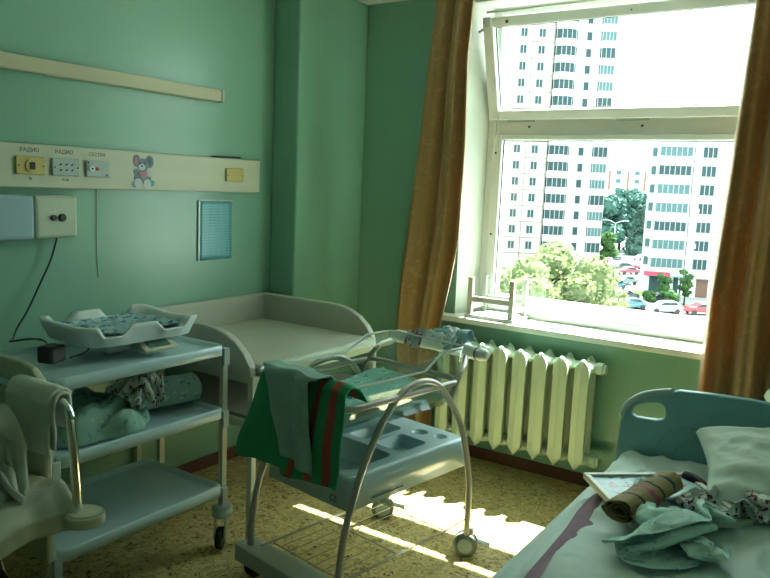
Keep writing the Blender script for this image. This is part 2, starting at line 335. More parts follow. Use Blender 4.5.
# bedside lamp
lp=thing('wall_lamp','boxy cream bedside wall lamp with a pale blue diffuser','lamp',(0,-2.0,1.315))
m=MB(); m.bb(0,.08,-.02,.162,-.083,.085); m.build('housing',mat('lamp_cream',(.52,.60,.46),rough=.4),lp,bevel=.012)
m=MB(); m.bb(0,.078,-.75,-.02,-.086,.086); m.build('diffuser',mat('lamp_diffuser',(.34,.50,.56),rough=.35),lp,bevel=.014)
for y,z,r in((.055,-.002,.010),(.092,-.002,.0135)):
    m=MB(); m.cyl((.08,y,z),(.084,y,z),r*1.2,n=20); m.cyl((.084,y,z),(.089,y,z),r,n=16); m.build('switch_knob',black,lp)
tag(MB().tube(smooth_path([(.04,-1.905,1.235),(.03,-1.93,1.14),(.035,-1.985,1.04),(.045,-2.04,.95),(.07,-2.10,.888),(.13,-2.15,.865),(.20,-2.20,.872),(.26,-2.17,.885),(.24,-2.11,.872),(.30,-2.12,.870),(.36,-2.16,.868),(.42,-2.19,.87)]),.0038,8).build('black_cable',black),'black cord running from the wall lamp down to the trolley top','cord')
tag(MB().tube(smooth_path([(.005,-1.70,1.43),(.003,-1.699,1.3),(.004,-1.701,1.17),(.003,-1.694,1.05)]),.0014,6).build('thin_wire',mat('wire_grey',(.12,.16,.14))),'thin dark wire hanging straight down below the service panel','wire')
# notice sheet in a plastic sleeve
nt_=thing('notice_sheet','small blue notice in a clear sleeve taped to the wall','notice',(0,-1.015,1.235))
def noticem():
    m=bpy.data.materials.new('blue_printed_sheet'); m.use_nodes=True; n=m.node_tree; N=n.nodes; L=n.links; b=N['Principled BSDF']; b.inputs['Roughness'].default_value=.3
    tc=N.new('ShaderNodeTexCoord'); sp=N.new('ShaderNodeSeparateXYZ'); L.new(tc.outputs['Object'],sp.inputs[0])
    w=N.new('ShaderNodeTexWave'); w.bands_direction='Z'; w.inputs['Scale'].default_value=22; w.inputs['Distortion'].default_value=0; L.new(tc.outputs['Object'],w.inputs['Vector'])
    nz=N.new('ShaderNodeTexNoise'); nz.inputs['Scale'].default_value=90; mp=N.new('ShaderNodeMapping'); mp.inputs['Scale'].default_value=(1,1,.08); L.new(tc.outputs['Object'],mp.inputs[0]); L.new(mp.outputs[0],nz.inputs['Vector'])
    mu=N.new('ShaderNodeMath'); mu.operation='MULTIPLY'; L.new(w.outputs['Fac'],mu.inputs[0]); L.new(nz.outputs['Fac'],mu.inputs[1])
    g=N.new('ShaderNodeMapRange'); g.inputs[1].default_value=.35; g.inputs[2].default_value=.6; L.new(mu.outputs[0],g.inputs[0])
    mx=N.new('ShaderNodeMix'); mx.data_type='RGBA'; mx.inputs[6].default_value=(.16,.50,.56,1); mx.inputs[7].default_value=(.08,.32,.38,1); L.new(g.outputs[0],mx.inputs[0]); L.new(mx.outputs[2],b.inputs['Base Color'])
    return m
MB().grid(lambda u,v:(.004+.002*noise.noise(Vector((u*3,v*3,1))),-.105+.215*u,-.148+.296*v),10,12).build('paper',noticem(),nt_,solid=.001)
m=MB(); m.bb(.006,.009,-.118,-.108,-.15,.15); m.bb(.006,.009,-.108,.11,.146,.153); m.build('sleeve_edge',mat('sleeve_plastic',(.55,.68,.64),rough=.15),nt_)
# ------------------------------------------------------------------ radiator
rad=thing('radiator','cream cast iron ribbed radiator under the window','radiator',(1.288,-.132,0))
radm=mat('radiator_enamel',(.50,.64,.50),rough=.35,var=.05,scale=6,bump=.1,bscale=14)
def section(x):
    m=MB()
    # front and back ribbed columns, pointed top and bottom, with a centre ridge
    for (y,dy,w) in((-.066,.022,.036),(.05,.018,.030)):
        zs=[(.150,.10),(.178,.75),(.19,1),(.65,1),(.672,.8),(.70,.12)]
        rings=[]
        for z,k in zs:
            r_=w*k; q=dy
            rings.append([(x-r_,y+q*.6,z),(x-r_,y-q*.35,z),(x-r_*.25,y-q*.8,z),(x,y-q*1.0,z),(x+r_*.25,y-q*.8,z),(x+r_,y-q*.35,z),(x+r_,y+q*.6,z)])
        m.loft(rings,smooth=False)
    m.bb(x-.006,x+.006,-.05,.045,.19,.66)
    # hubs
    for z in(.185,.655):
        m.loft([[(x+dx,.0+math.sin(2*PI*k/14)*.055*s_,z+math.cos(2*PI*k/14)*.029*s_) for k in range(14)] for dx,s_ in((-.0543,.72),(-.040,.8),(-.02,1),(.02,1),(.040,.8),(.0543,.72))])
    return m
for k in range(8):
    section((1.686-.1086*k)-1.306).build('radiator_section',radm,rad,bevel=.003)
for z in(.185,.655):
    m=MB(); m.cyl((.43,0,z),(.463,0,z),.031,n=8); m.cyl((.463,0,z),(.478,0,z),.024,n=6); m.build('end_plug',radm,rad,bevel=.002)
m=MB(); m.tube([(-.44,.02,.655),(-.58,.07,.655),(-.60,.08,.62),(-.60,.08,0)],.012); m.build('feed_pipe',radm,rad)
for x in(.21,-.3): MB().bb(x,x+.015,-.02,.118,.60,.615).build('wall_bracket',radm,rad)
# ------------------------------------------------------------------ upturned stool on the sill
st=thing('wooden_stool','small grey painted wooden stool upturned on the window sill','stool',(1.085,.045,.797))
stm=mat('grey_wood_paint',(.42,.45,.40),rough=.6,var=.15,scale=20)
for sx,sy in((-1,-1),(1,-1),(-1,1),(1,1)):
    MB().box((sx*.122,sy*.085,.122),(.028,.026,.205)).build('leg',stm,st,bevel=.003)
m=MB(); m.box((0,-.085,.105),(.216,.018,.03)); m.box((0,.085,.098),(.216,.018,.028)); m.box((-.122,0,.06),(.018,.144,.026)); m.box((.122,0,.06),(.018,.144,.026)); m.build('stretcher',stm,st,bevel=.002)
MB().box((0,0,.010),(.29,.215,.02)).build('seat',stm,st,bevel=.003)
tag(MB().box((1.45,-.03,.801),(.06,.018,.008)).build('eraser',mat('blue_rubber',(.12,.40,.48),rough=.6),bevel=.002),'tiny blue block lying on the sunny window sill','eraser')
# ------------------------------------------------------------------ curtains
def curtainm(name):
    m=bpy.data.materials.new(name); m.use_nodes=True; nt=m.node_tree; N=nt.nodes; L=nt.links; b=N['Principled BSDF']
    b.inputs['Roughness'].default_value=.42; b.inputs['Sheen Weight'].default_value=.3; b.inputs['Specular IOR Level'].default_value=.4
    tc=N.new('ShaderNodeTexCoord'); n=N.new('ShaderNodeTexNoise'); n.inputs['Scale'].default_value=14; n.inputs['Distortion'].default_value=2.5; n.inputs['Detail'].default_value=2; L.new(tc.outputs['Object'],n.inputs['Vector'])
    cr=N.new('ShaderNodeValToRGB'); e=cr.color_ramp.elements; e[0].position=.58; e[0].color=(.38,.25,.10,1); e[1].position=.64; e[1].color=(.46,.33,.15,1); L.new(n.outputs['Fac'],cr.inputs[0])
    L.new(cr.outputs[0],b.inputs['Base Color'])
    t=N.new('ShaderNodeBsdfTranslucent'); t.inputs[0].default_value=(.60,.26,.06,1); x=N.new('ShaderNodeMixShader'); x.inputs[0].default_value=.16
    L.new(b.outputs[0],x.inputs[1]); L.new(t.outputs[0],x.inputs[2]); L.new(x.outputs[0],N['Material Output'].inputs[0]); return m
cm=curtainm('ochre_satin')
def curtain(L_,R_,folds,amp,seed,yc=-.17):
    g=lambda T:[(z,2.8+(x-2.8)*(3.65+yc)/3.55) for z,x in T]; L_,R_=g(L_),g(R_)
    def f(u,v):
        z=.05+v*2.47; a=lerp_table(L_,z); b=lerp_table(R_,z)
        ph=u*folds*2*PI+seed+.9*math.sin(u*5+seed)+.5*fbm((u*2,v*1.3,seed),2)
        k=min(1,.45+.9*(b-a))
        y=yc+amp*k*(math.sin(ph)+.35*math.sin(2.3*ph+1+v*1.5))
        return (a+(b-a)*u,y,z)
    return MB().grid(f,150,60)
c=thing('curtain','ochre satin curtain gathered left of the window over green wall','curtain',(0,0,0))
curtain([(.05,.55),(.4,.53),(.72,.51),(.95,.52),(1.2,.545),(1.7,.60),(2.5,.685)],[(.05,.80),(.4,.80),(.72,.825),(1.0,.88),(1.22,.915),(1.7,.925),(2.16,.915),(2.5,.935)],2.6,.048,.9).build('curtain_cloth',cm,c,solid=.002)
c=thing('curtain','ochre satin curtain at the right behind the blue headboard','curtain',(0,0,0))
curtain([(.05,2.18),(.6,2.17),(1.04,2.175),(1.67,2.215),(2.05,2.235),(2.5,2.26)],[(.05,2.95),(1.0,2.92),(2.5,2.85)],5.5,.045,2.2).build('curtain_cloth',cm,c,solid=.002)
# ------------------------------------------------------------------ changing table
ct=thing('changing_table','beige padded baby changing table standing in the room corner','changing table',(.38,-1.075,0))
X0,X1,Y0,Y1=-.375,.375,-.435,.43     # local frame
for x,y in((X1-.005,Y0),(X1-.005,Y1-.012),(X0+.02,Y0),(X0+.02,Y1-.012)):
    MB().box((x,y,.355),(.028,.028,.71)).build('leg',legM,ct,bevel=.003)
m=MB()
for z in(.69,.50):
    m.bb(X0+.034,X1-.02,Y0-.012,Y0+.012,z-.015,z+.015); m.bb(X0+.034,X1-.02,Y1-.024,Y1,z-.015,z+.015); m.bb(X1-.02,X1+.005,Y0+.014,Y1-.026,z-.015,z+.015); m.bb(X0+.01,X0+.03,Y0+.014,Y1-.026,z-.015,z+.015)
m.build('rail',legM,ct,bevel=.002)
MB().bb(X0+.03,X1-.02,Y0+.014,Y1-.028,.515,.53).build('lower_shelf',mat('dark_shelf',(.30,.31,.26),rough=.6),ct,bevel=.002)
MB().bb(X0+.02,X1+.03,Y0+.02,Y1-.04,.705,.75).build('padded_top',vinyl,ct,bevel=.014)
rim=[(X0,.70),(X0,.885)]+[(x,z) for x,z in((.10,.884),(.17,.880),(.23,.866),(.285,.840),(.335,.798),(.372,.745),(.382,.70))]
for y in(Y0-.02,Y1-.03):
    MB().prism(rim,[],lambda a,b,t:(a,t,b),y,y+.035).build('end_rim',vinyl,ct,bevel=.008)
MB().bb(X0-.005,X0+.03,Y0+.015,Y1-.03,.70,.885).build('back_rim',vinyl,ct,bevel=.008)
# ------------------------------------------------------------------ service trolley
sc=thing('service_trolley','pale blue three shelf trolley with square steel posts','trolley',(.48,-1.965,0))
def tray(z,d=.045):
    m=MB(); x0,x1,y0,y1=-.235,.235,-.372,.338
    prof=[(0,0,-d),(-.004,-.004,-.004),(0,0,0),(.016,.016,.002),(.024,.024,-.014)]
    def rr(o,z_):
        r=.03-o*.3; pts=[]
        for cx,cy,a0 in((x1-o-r,y1-o-r,0),(x0+o+r,y1-o-r,90),(x0+o+r,y0+o+r,180),(x1-o-r,y0+o+r,270)):
            for k in range(6): a=R(a0+18*k); pts.append((cx+r*math.cos(a),cy+r*math.sin(a),z_))
        return pts
    m.loft([rr(o,z+q) for o,_,q in((.012,0,-d),(0,0,-d+.004),(0,0,-.004),(.004,0,0),(.014,0,.001),(.022,0,-.012),(.03,0,-.015))])
    return m
for z in(.85,.595,.275):
    o=tray(z).build('shelf',blueP,sc)
for x in(-.175,.205):
    for y in(-.392,.358):
        m=MB(); m.bb(x-.011,x+.011,y-.013,y+.013,.17,.83); m.build('post',legM,sc,bevel=.002)
for x in(-.175,.205):
    for y,s_ in((-.377,1),(.342,-1)):
        for z in(.80,.545,.225): MB().box((x+.018,y-.006*s_,z),(.022,.03,.07)).build('shelf_bracket',greyP,sc,bevel=.003)
def caster(par,x,y,rz=0,top=.19,housing=None,wheel=None,r=.045,loc=None):
    a=bpy.data.objects.new('caster',None); COL.objects.link(a); a.parent=par; a.location=(x,y,0); a.rotation_euler=(0,0,rz)
    m=MB(); m.cyl((0,0,top-.06),(0,0,top-.02),.040,.043,n=20); m.cyl((0,0,top-.02),(0,0,top-.012),.043,.034,n=20); m.build('caster_cap',housing or blueP,a)
    m=MB()
    for s_ in(-1,1): m.prism([(-.028,top-.06),(.028,top-.06),(.048,.06),(.030,r-.012),(.012,.055)],[],lambda p,q,t:(p,t,q),s_*.021-.003,s_*.021+.003)
    m.build('caster_fork',steel,a)
    m=MB(); m.loft([[(.025+rr*math.cos(2*PI*k/24),yy,r+rr*math.sin(2*PI*k/24)) for k in range(24)] for yy,rr in((-.014,r*.86),(-.009,r),(.009,r),(.014,r*.86))]); m.build('wheel',wheel or dark,a)
    m=MB(); m.cyl((.025,-.019,r),(.025,.019,r),.012); m.build('axle',steel,a)
    return a
for x,y,q in((-.175,-.392,.4),(.205,-.392,-.3),(-.175,.358,1.0),(.205,.358,-1.0)): caster(sc,x,y,q)
# things on the trolley top
bs=thing('baby_scale','white baby weighing scale with scalloped rim on trolley top','baby scale',(.455,-1.915,.852),R(-2)); bs.scale=(.88,.90,.92)
m=MB()
def rimh(t): # along the long sides
    k=lambda a,b,s_:max(0,min(1,(t-a)/s_))*max(0,min(1,(b-t)/s_))
    return max(k(-.1,.10,.06),k(.26,.62,.07),k(.80,1.1,.07))
def trayf(u,v):
    # u around the rim (0..1), v: 0 centre .. 1 outer top
    a=u*4; i=int(a)%4; f=a-int(a); hx,hy=.215,.28
    P=[(-hx,-hy),(hx,-hy),(hx,hy),(-hx,hy)]; p,q=P[i],P[(i+1)%4]; x=p[0]+(q[0]-p[0])*f; y=p[1]+(q[1]-p[1])*f
    if i in(1,3): t=f if i==1 else 1-f; h=.022+.038*rimh(t)
    else: h=.060-.02*math.sin(PI*f)*(1 if i==2 else .2)
    # rounded corner
    n=6; r=(abs(x/hx)**n+abs(y/hy)**n)**(1/n); x/=r; y/=r
    if v<.34: k=v/.34*.72; z=.062+.004*k
    elif v<.67: s_=(v-.34)/.33; k=.72+.17*s_; z=.066+(h)*s_**1.3
    elif v<.8: k=.89+(v-.67)/.13*.11; z=.066+h
    else: k=1-(v-.8)/.2*.12; z=.066+h-(v-.8)/.2*(h+.018)
    return (x*k,y*k,z)
m.grid(trayf,160,28); o=m.build('weighing_tray',whiteP,bs); bm=bmesh.new(); bm.from_mesh(o.data); bmesh.ops.remove_doubles(bm,verts=bm.verts,dist=.0004); bmesh.ops.recalc_face_normals(bm,faces=bm.faces); bm.to_mesh(o.data); bm.free()
MB().bb(-.12,.11,-.13,.15,.0,.045).build('scale_base',whiteP,bs,bevel=.012)
m=MB(); m.prism([(.11,.004),(.215,.004),(.22,.014),(.14,.048),(.11,.048)],[],lambda a,b,t:(a,t,b),-.03,.13); d=m.build('display_housing',cream,bs,bevel=.004)
MB().box((.181,.05,.0322),(.05,.10,.003),Matrix.Rotation(R(23),3,'Y')).build('display_window',mat('lcd_green',(.10,.22,.16),rough=.2),d)

pad=pattern('blue_floral_paper','A3C6CC','3F7FA0',12,.42,coord='UV',second='BFDAD8')
def padf(u,v): 
    x=-.14+.28*u; y=-.24+.44*v; e=abs(x)/.14
    return (x,y,.075+.03*max(0,e-.72)+.010*fbm((x*14,y*14,3))+.004*noise.noise(Vector((x*50,y*50,1))))
tag(MB().grid(padf,50,70).build('disposable_pad',pad,loc=(.455,-1.905,.852+.004),solid=.002,rot=(0,0,R(-2))),'crumpled blue floral paper pad lying in the scale tray','pad')
tag(MB().box((0,0,.029),(.062,.075,.058)).build('power_adapter',black,loc=(.50,-2.225,.8505),rot=(0,0,R(20)),bevel=.008),'chunky black power adapter at the left end of the trolley top','adapter')
tag(MB().tube(smooth_path([(.53,-2.175,.862),(.50,-2.11,.86),(.46,-2.06,.858),(.44,-2.042,.866)]),.003,8).build('adapter_cable',black),'short black cable between the adapter and the scale','cable')
# ------------------------------------------------------------------ cloth makers
def heap(lx,ly,h,seed,fold=1.0,nu=110,nv=80,edge=.25,asp=1.0):
    """crumpled cloth lump: lobed outline, rounded folds with sharp valleys, lying on z=0"""
    def f(u,v):
        a=u*2*PI; c,s_=math.cos(a),math.sin(a)
        R0=1+.34*noise.noise(Vector((c*1.1,s_*1.1,seed)))+.16*noise.noise(Vector((c*2.6,s_*2.6,seed+5)))
        x=c*lx/2*v*R0; y=s_*ly/2*v*R0; e=1-v
        w=Vector((x*4+seed,y*4*asp,seed*.7)); wx=noise.noise(w); wy=noise.noise(w+Vector((7,3,1)))
        px,py=x*6.5+wx*1.3,y*6.5*asp+wy*1.3
        b1=min(1,2.3*abs(noise.noise(Vector((px,py,seed)))))**.7; b2=min(1,2.3*abs(noise.noise(Vector((px*2.2+3,py*1.7,seed+2)))))**.8
        base=(1-v**2.6)**.5 if v<1 else 0
        z=h*base*(.38+.45*b1+.17*b2*fold)+.016*b1*min(1,e*9)+.008*min(1,e*14)
        return (x,y,max(.001,z))
    return MB().grid(f,nu,nv)
# crumpled cloth shapes: grid points in mm, each written as the step from the one before (all x, then all y, then all z)
CLOTH={
1:(56,42,[
-176,13,-3,7,5,0,14,-10,4,3,4,3,2,-1,4,6,2,3,5,10,11,14,12,13,14,14,13,14,14,12,11,9,10,5,-3,-14,-5,-9,-12,11,10,13,8,12,14,3,10,12,-7,-1,10,3,7,3,3,0,-1,-299,2,13,11,4,-3,-2,3,9,5,3,3,-2,-1,-2,-6,1,5,10,11,13,13,12,12,14,14,14,13,10,10,12,12,5,11,1,-8,-14,-11,2,-3,14,8,7,11,15,10,3,14,2,-14,5,12,2,10,3,-3,-3,-278,3,0,14,12,-4,
2,1,9,5,3,-4,5,-3,-2,-4,-7,7,9,9,12,9,12,14,9,14,14,11,14,10,13,-3,9,11,1,0,-10,-14,-6,1,14,8,11,8,9,11,9,12,9,-4,-5,7,11,-8,3,-3,6,-259,1,-1,6,5,12,2,-4,2,11,5,0,1,2,-5,-11,-4,7,9,11,10,12,10,9,12,7,12,12,11,14,9,4,13,-4,-6,9,-11,-3,-11,1,14,12,12,12,4,2,11,8,8,8,-12,7,4,-2,-5,4,0,-232,-1,1,6,1,6,11,-2,-2,11,6,0,
2,1,-6,-12,-7,5,5,9,14,12,14,1,14,15,2,8,14,5,13,13,10,7,-11,-10,8,-10,-11,3,10,12,14,14,3,8,-3,11,8,4,6,-12,4,-5,-3,2,3,-210,3,-8,10,6,3,10,2,-10,4,11,6,4,1,-11,-10,-3,-6,10,9,10,6,7,15,13,6,13,7,0,14,13,7,13,10,-2,-13,-4,-11,-8,9,9,11,7,14,14,12,-9,-2,8,4,4,0,-9,-2,-9,7,2,-187,-5,4,-1,12,7,4,-6,2,1,11,10,4,-2,-8,-9,-11,2,
1,14,-7,14,12,6,12,13,3,13,9,5,10,9,14,11,2,-14,-13,2,-7,9,7,8,11,1,14,15,8,-15,-4,10,-2,-5,8,-2,-16,-2,13,-172,-6,7,2,-3,2,3,13,3,-4,10,10,4,-7,0,-12,-4,-10,-1,9,9,6,13,12,-4,6,13,8,4,8,12,10,13,10,10,-13,-6,-14,8,2,12,6,-1,12,9,14,12,-8,-16,3,8,-13,-1,13,0,-15,-3,-141,-7,-2,9,2,1,-5,2,10,1,10,7,5,-7,3,-10,-10,-1,-3,8,2,9,13,1,
13,-8,3,9,11,8,3,13,9,13,12,1,-11,-14,-2,13,7,-3,1,9,15,12,12,-14,-10,10,12,-8,-14,11,2,-6,-12,-122,-7,-4,-5,11,5,-1,-8,6,10,7,-5,13,2,0,-9,-8,-2,0,7,-1,8,2,13,7,-4,10,-10,1,10,14,14,7,6,11,2,0,-11,1,2,-2,2,-2,15,9,12,14,0,-14,5,12,-5,-18,0,2,4,1,-116,-6,-5,-3,-3,-2,9,-5,7,11,-4,3,3,12,-6,2,-6,-8,5,7,2,5,0,4,3,10,1,5,-12,6,
10,12,-3,9,11,5,2,-9,-8,2,2,-2,8,14,5,14,7,14,1,-14,3,4,-3,-14,-13,13,1,-93,-5,-10,2,-3,-6,-1,7,5,10,1,-4,3,2,10,-9,-4,-1,5,1,12,6,-1,2,5,-2,15,-6,-14,-10,14,6,10,0,6,10,3,-8,-8,5,-7,2,13,8,13,13,12,-1,10,-4,-13,-1,3,-9,-13,14,14,-90,-6,-10,-9,6,0,-3,-4,12,0,13,-1,-2,5,3,-3,-7,4,6,2,-4,13,9,4,4,-12,-3,-1,-4,-14,-1,7,10,6,0,9,
9,0,-3,-8,-7,3,11,14,14,13,-2,13,8,-15,-12,-2,4,2,5,6,10,-80,-7,-10,-8,-8,9,4,-5,2,8,4,7,2,2,-11,2,4,4,5,3,-6,-2,5,15,1,-10,-15,-8,10,-3,-5,-12,9,7,7,2,10,6,-2,-9,-4,1,14,14,13,1,11,11,7,-11,-14,-2,-6,3,10,8,8,-59,-8,-10,-7,-8,-6,14,3,-3,8,2,8,5,-8,-2,3,4,5,2,5,-5,1,-6,-5,10,-14,-4,-14,0,1,-6,5,3,-8,7,7,6,10,3,-10,-2,2,
10,11,9,9,11,8,10,-7,-14,-10,-4,12,4,4,10,-40,-9,-8,-7,-7,-8,-1,15,3,-1,8,7,6,-4,-5,4,4,5,2,-6,6,0,-5,-9,-10,2,-12,-11,-9,-4,-4,2,11,7,-6,-4,7,9,12,-2,-4,9,8,11,7,2,12,9,2,-2,-13,2,-12,0,4,6,10,-17,-10,-7,-6,-8,-7,-9,3,15,4,9,-4,3,8,-2,5,4,5,-3,1,-10,-6,9,-7,-9,-8,-10,-5,-13,-6,-4,-2,2,13,1,-8,-6,11,12,9,7,5,5,12,-5,7,12,-1,
2,11,-10,-11,-14,-4,9,4,8,10,-10,-6,-6,-8,-8,-8,-1,9,9,3,9,-4,6,6,5,4,4,0,-5,-12,-10,-3,-5,9,-11,-9,-11,-12,3,-1,-3,-12,1,9,-10,-9,5,12,11,7,0,9,12,9,8,-4,14,7,-6,-12,-13,-4,-9,3,4,6,37,-7,-9,-3,-8,-7,-8,-5,9,8,5,8,0,6,5,5,4,5,-2,-10,-11,-8,-7,-7,5,-8,-11,-4,-12,-8,5,-12,4,-2,-2,-7,2,-12,12,11,1,9,9,7,14,2,12,11,-3,-7,-8,-16,-13,-8,
4,4,8,62,-11,-5,-8,-4,-7,-6,-4,-3,11,9,6,4,6,6,5,5,4,-6,-12,-10,-5,-9,-7,-4,0,-9,-9,-10,2,-13,-13,-7,-2,-2,1,-4,0,12,1,8,-3,10,14,12,12,9,-1,-3,-9,1,-12,-13,-16,-3,5,9,87,-10,-5,-7,-11,2,-9,-7,3,5,11,5,6,4,8,7,5,3,-12,-11,-9,-4,-7,-8,-4,-4,-5,-10,-10,-1,-12,-12,-14,-11,-4,0,-3,-1,10,6,5,9,1,13,12,12,3,-1,-3,-2,-3,-12,-10,-3,-15,-3,11,112,-10,-9,
-3,-10,-10,5,-7,-7,11,-1,11,13,5,7,5,8,-3,-10,-11,-6,-5,-7,-6,-10,4,-10,-9,-7,-14,-7,-13,-11,-7,-12,-9,-1,-5,5,12,-2,8,7,13,14,10,6,-11,7,-7,-6,-3,3,-12,-15,-14,5,142,-10,-11,-11,-1,-9,-11,6,-1,-8,12,9,5,12,8,8,7,-3,-11,-9,-10,-1,-12,-7,-4,-11,1,-7,-13,-6,-12,-9,-13,-10,-14,-10,-8,-5,-1,12,11,0,13,10,6,9,6,-3,-5,-12,0,0,8,-7,-13,-14,-9,167,-9,-11,-13,-7,-2,-10,-12,-1,
6,12,5,9,10,11,9,5,-3,-12,-13,-2,-7,-7,-5,-11,-13,-6,3,-10,-3,-13,-12,-14,-14,-8,-9,-13,-7,-8,7,8,11,13,0,15,0,7,-6,-6,-6,-6,4,7,-4,-14,-11,1,169,-7,-9,-13,-7,-3,-8,-11,2,-1,9,8,10,7,11,12,2,-2,-15,-8,-8,1,-10,-7,-11,-4,-6,-12,-1,-10,-7,-13,-14,-12,-14,-6,-14,-8,-9,-5,14,12,7,12,-5,12,13,2,-10,-10,1,-12,-2,7,-3,0,-14,171,-1,-10,-10,-10,-3,-9,-9,-8,14,-3,13,6,10,12,
9,-6,3,-14,0,-7,-11,0,-13,-5,-14,1,-9,-7,-11,-4,-15,-8,-12,-12,-13,-10,-14,-8,-6,8,14,12,7,8,10,7,4,-7,-8,-6,-10,-9,-6,-4,12,8,150,6,-2,-10,-10,-11,-2,-11,-13,2,8,12,10,9,13,3,4,-12,-6,-9,6,-7,-12,-6,-7,-10,-13,4,-4,-9,-13,-9,-13,-14,-4,-14,-14,-12,-6,-11,1,13,9,9,8,10,11,-6,9,-9,-4,-7,-10,-13,3,-7,16,152,-4,11,-2,-12,-4,-10,-9,-12,-5,11,12,6,13,12,8,0,-11,-10,-15,-1,
8,-14,-10,-10,3,-10,-13,-10,6,-11,-14,-13,-8,-4,-14,-13,-10,-7,-13,-6,9,10,14,8,12,-6,15,1,-4,-12,-1,-11,-2,-12,-7,4,167,-9,6,13,-5,-11,-9,-8,-11,-8,13,4,13,10,10,12,-7,-13,-6,-13,-6,7,-7,-8,-12,-8,5,-10,-14,-6,-4,-13,-13,0,-11,-10,-13,-6,-13,-9,-10,-2,14,14,6,6,14,-10,-3,10,0,-11,0,-12,-4,-11,3,166,-12,6,14,2,-8,-8,-12,-8,-12,7,13,11,12,10,8,-8,-13,-12,-1,-12,-2,3,-15,-6,-12,4,
-7,-10,-12,-3,-11,-10,0,-13,-8,-5,-10,-12,-13,-8,-6,11,12,14,1,15,-5,-14,-2,10,4,-5,-10,-11,1,-13,169,-13,6,13,8,-12,-4,-4,-11,-13,6,13,12,11,11,-3,-4,-9,-13,0,-13,6,-15,-4,-9,-5,-12,9,-11,-13,-12,-10,0,-10,-7,3,-13,-9,-12,-9,-10,-10,5,13,15,12,5,-7,-14,-7,3,12,0,-12,1,-12,-5,154,-7,7,12,13,-12,-11,-7,0,-4,5,5,13,13,9,-1,-8,-9,-12,-1,-14,4,-12,-11,5,-13,-8,-5,0,-13,-3,-13,-5,
-12,-1,-7,-2,-12,-6,-8,-11,-10,-8,10,10,14,4,2,-3,-7,-9,1,12,-1,-8,-9,0,153,-13,1,12,15,-2,-12,-9,7,-4,2,2,11,12,5,5,-12,-8,-12,-5,-9,-7,3,-10,-6,-9,-6,-12,5,-12,-1,-11,-12,-13,-7,7,-9,0,-9,-9,-10,-8,-6,0,13,4,-9,1,13,4,-3,-11,4,13,-7,-10,-12,158,-12,-7,14,12,8,-6,-10,-6,8,8,-4,4,13,13,-2,-11,-10,-11,-11,-8,-4,7,-13,-15,5,-13,-6,-8,1,-8,-14,-8,-13,-8,8,-1,-3,-12,
-6,-4,-10,1,1,2,-14,12,-11,1,8,10,7,2,0,-8,-8,-15,160,-14,-9,10,10,4,12,-6,-6,-8,14,7,-7,14,12,-1,-14,-3,-12,-10,-12,-8,7,-14,-5,-6,-12,1,-14,-10,-1,-7,-13,-10,-12,5,6,-8,4,-5,-6,-9,-2,-12,-5,10,6,-11,-7,1,13,12,-1,-4,-16,7,-4,153,-13,-12,5,10,13,-7,-1,-2,1,6,13,-6,11,13,0,-14,-4,-14,-5,-11,-2,-12,-5,-4,-12,4,-15,-5,-13,-14,2,-12,-9,-14,3,1,8,1,0,-6,-9,-9,-5,-11,
-3,13,2,-7,-5,7,11,-4,-5,-16,-2,15,147,-6,-13,3,14,10,4,-1,-4,2,6,-6,12,2,7,6,-14,-13,-2,-14,-3,-7,-10,-3,-6,-12,0,-12,-11,-3,-14,-11,0,-13,-14,-2,7,2,1,9,-1,-9,-6,-8,-10,-10,-1,1,17,1,-17,-2,-5,10,0,-16,7,156,-11,-4,6,12,14,8,-6,2,2,-1,1,0,15,4,-1,-15,-12,-11,3,-11,-11,-6,-1,-15,-8,-11,0,-15,-10,5,-15,-2,-13,-14,-5,3,2,6,12,3,-7,-4,-10,-7,-6,-2,-9,-5,9,4,
-14,-12,4,8,-15,0,174,-8,-7,8,2,14,13,3,2,2,0,0,-7,0,7,5,-14,-14,-13,6,-7,-12,-9,-12,-8,-3,-15,-2,-13,-1,-10,4,-14,-11,-9,-7,2,9,6,4,8,-3,-16,-1,-4,-8,-6,-7,-9,-5,11,-11,-9,-2,16,-5,-11,174,1,-7,-5,5,9,12,14,7,4,-5,2,-6,-4,10,-8,-12,-11,-7,-15,-3,-2,-14,-2,-9,-14,-4,-13,-9,-5,9,-11,-11,0,-8,-11,0,10,6,6,-3,-2,-12,-15,-7,9,-3,-4,-5,-4,-16,5,-3,-6,-2,14,-1,
159,10,-7,-6,1,9,10,13,12,5,-1,-5,1,-9,2,-8,-12,-14,-2,-11,-13,-9,-9,5,-13,-4,-12,-7,-13,4,-6,6,-13,-13,5,-8,-5,-2,-2,12,-1,0,-13,2,-8,-16,-9,13,4,-13,-8,-9,14,-7,-6,13,-9,175,4,-1,-6,-4,8,9,13,13,8,2,-5,-5,-3,-9,-10,-14,-13,-3,-5,-9,-11,-11,-4,-4,-11,-3,-10,-8,-11,4,11,-12,-13,-4,3,-3,-6,-14,4,9,-10,-2,8,-12,-4,-13,-8,9,-1,-8,-9,16,-3,-7,0,6,154,10,12,-2,-6,5,
7,11,12,11,6,-3,-6,-5,-13,-12,-14,-13,-12,-12,6,-12,2,-6,-13,-13,-11,2,-7,-6,-4,12,-7,-13,-7,-8,8,-14,-8,-7,-2,12,5,-12,5,-8,-10,-11,-9,13,0,-8,-10,15,7,-2,-11,-264,2,11,12,7,12,-1,7,8,14,11,-7,-10,-14,-14,-12,-14,-14,-14,-10,-8,2,-7,4,0,1,3,3,4,5,5,10,7,5,4,-1,-11,-7,-4,-8,6,1,7,8,3,-12,-6,7,11,14,5,-2,12,12,14,12,11,-85,11,1,6,14,8,14,9,-6,12,14,0,
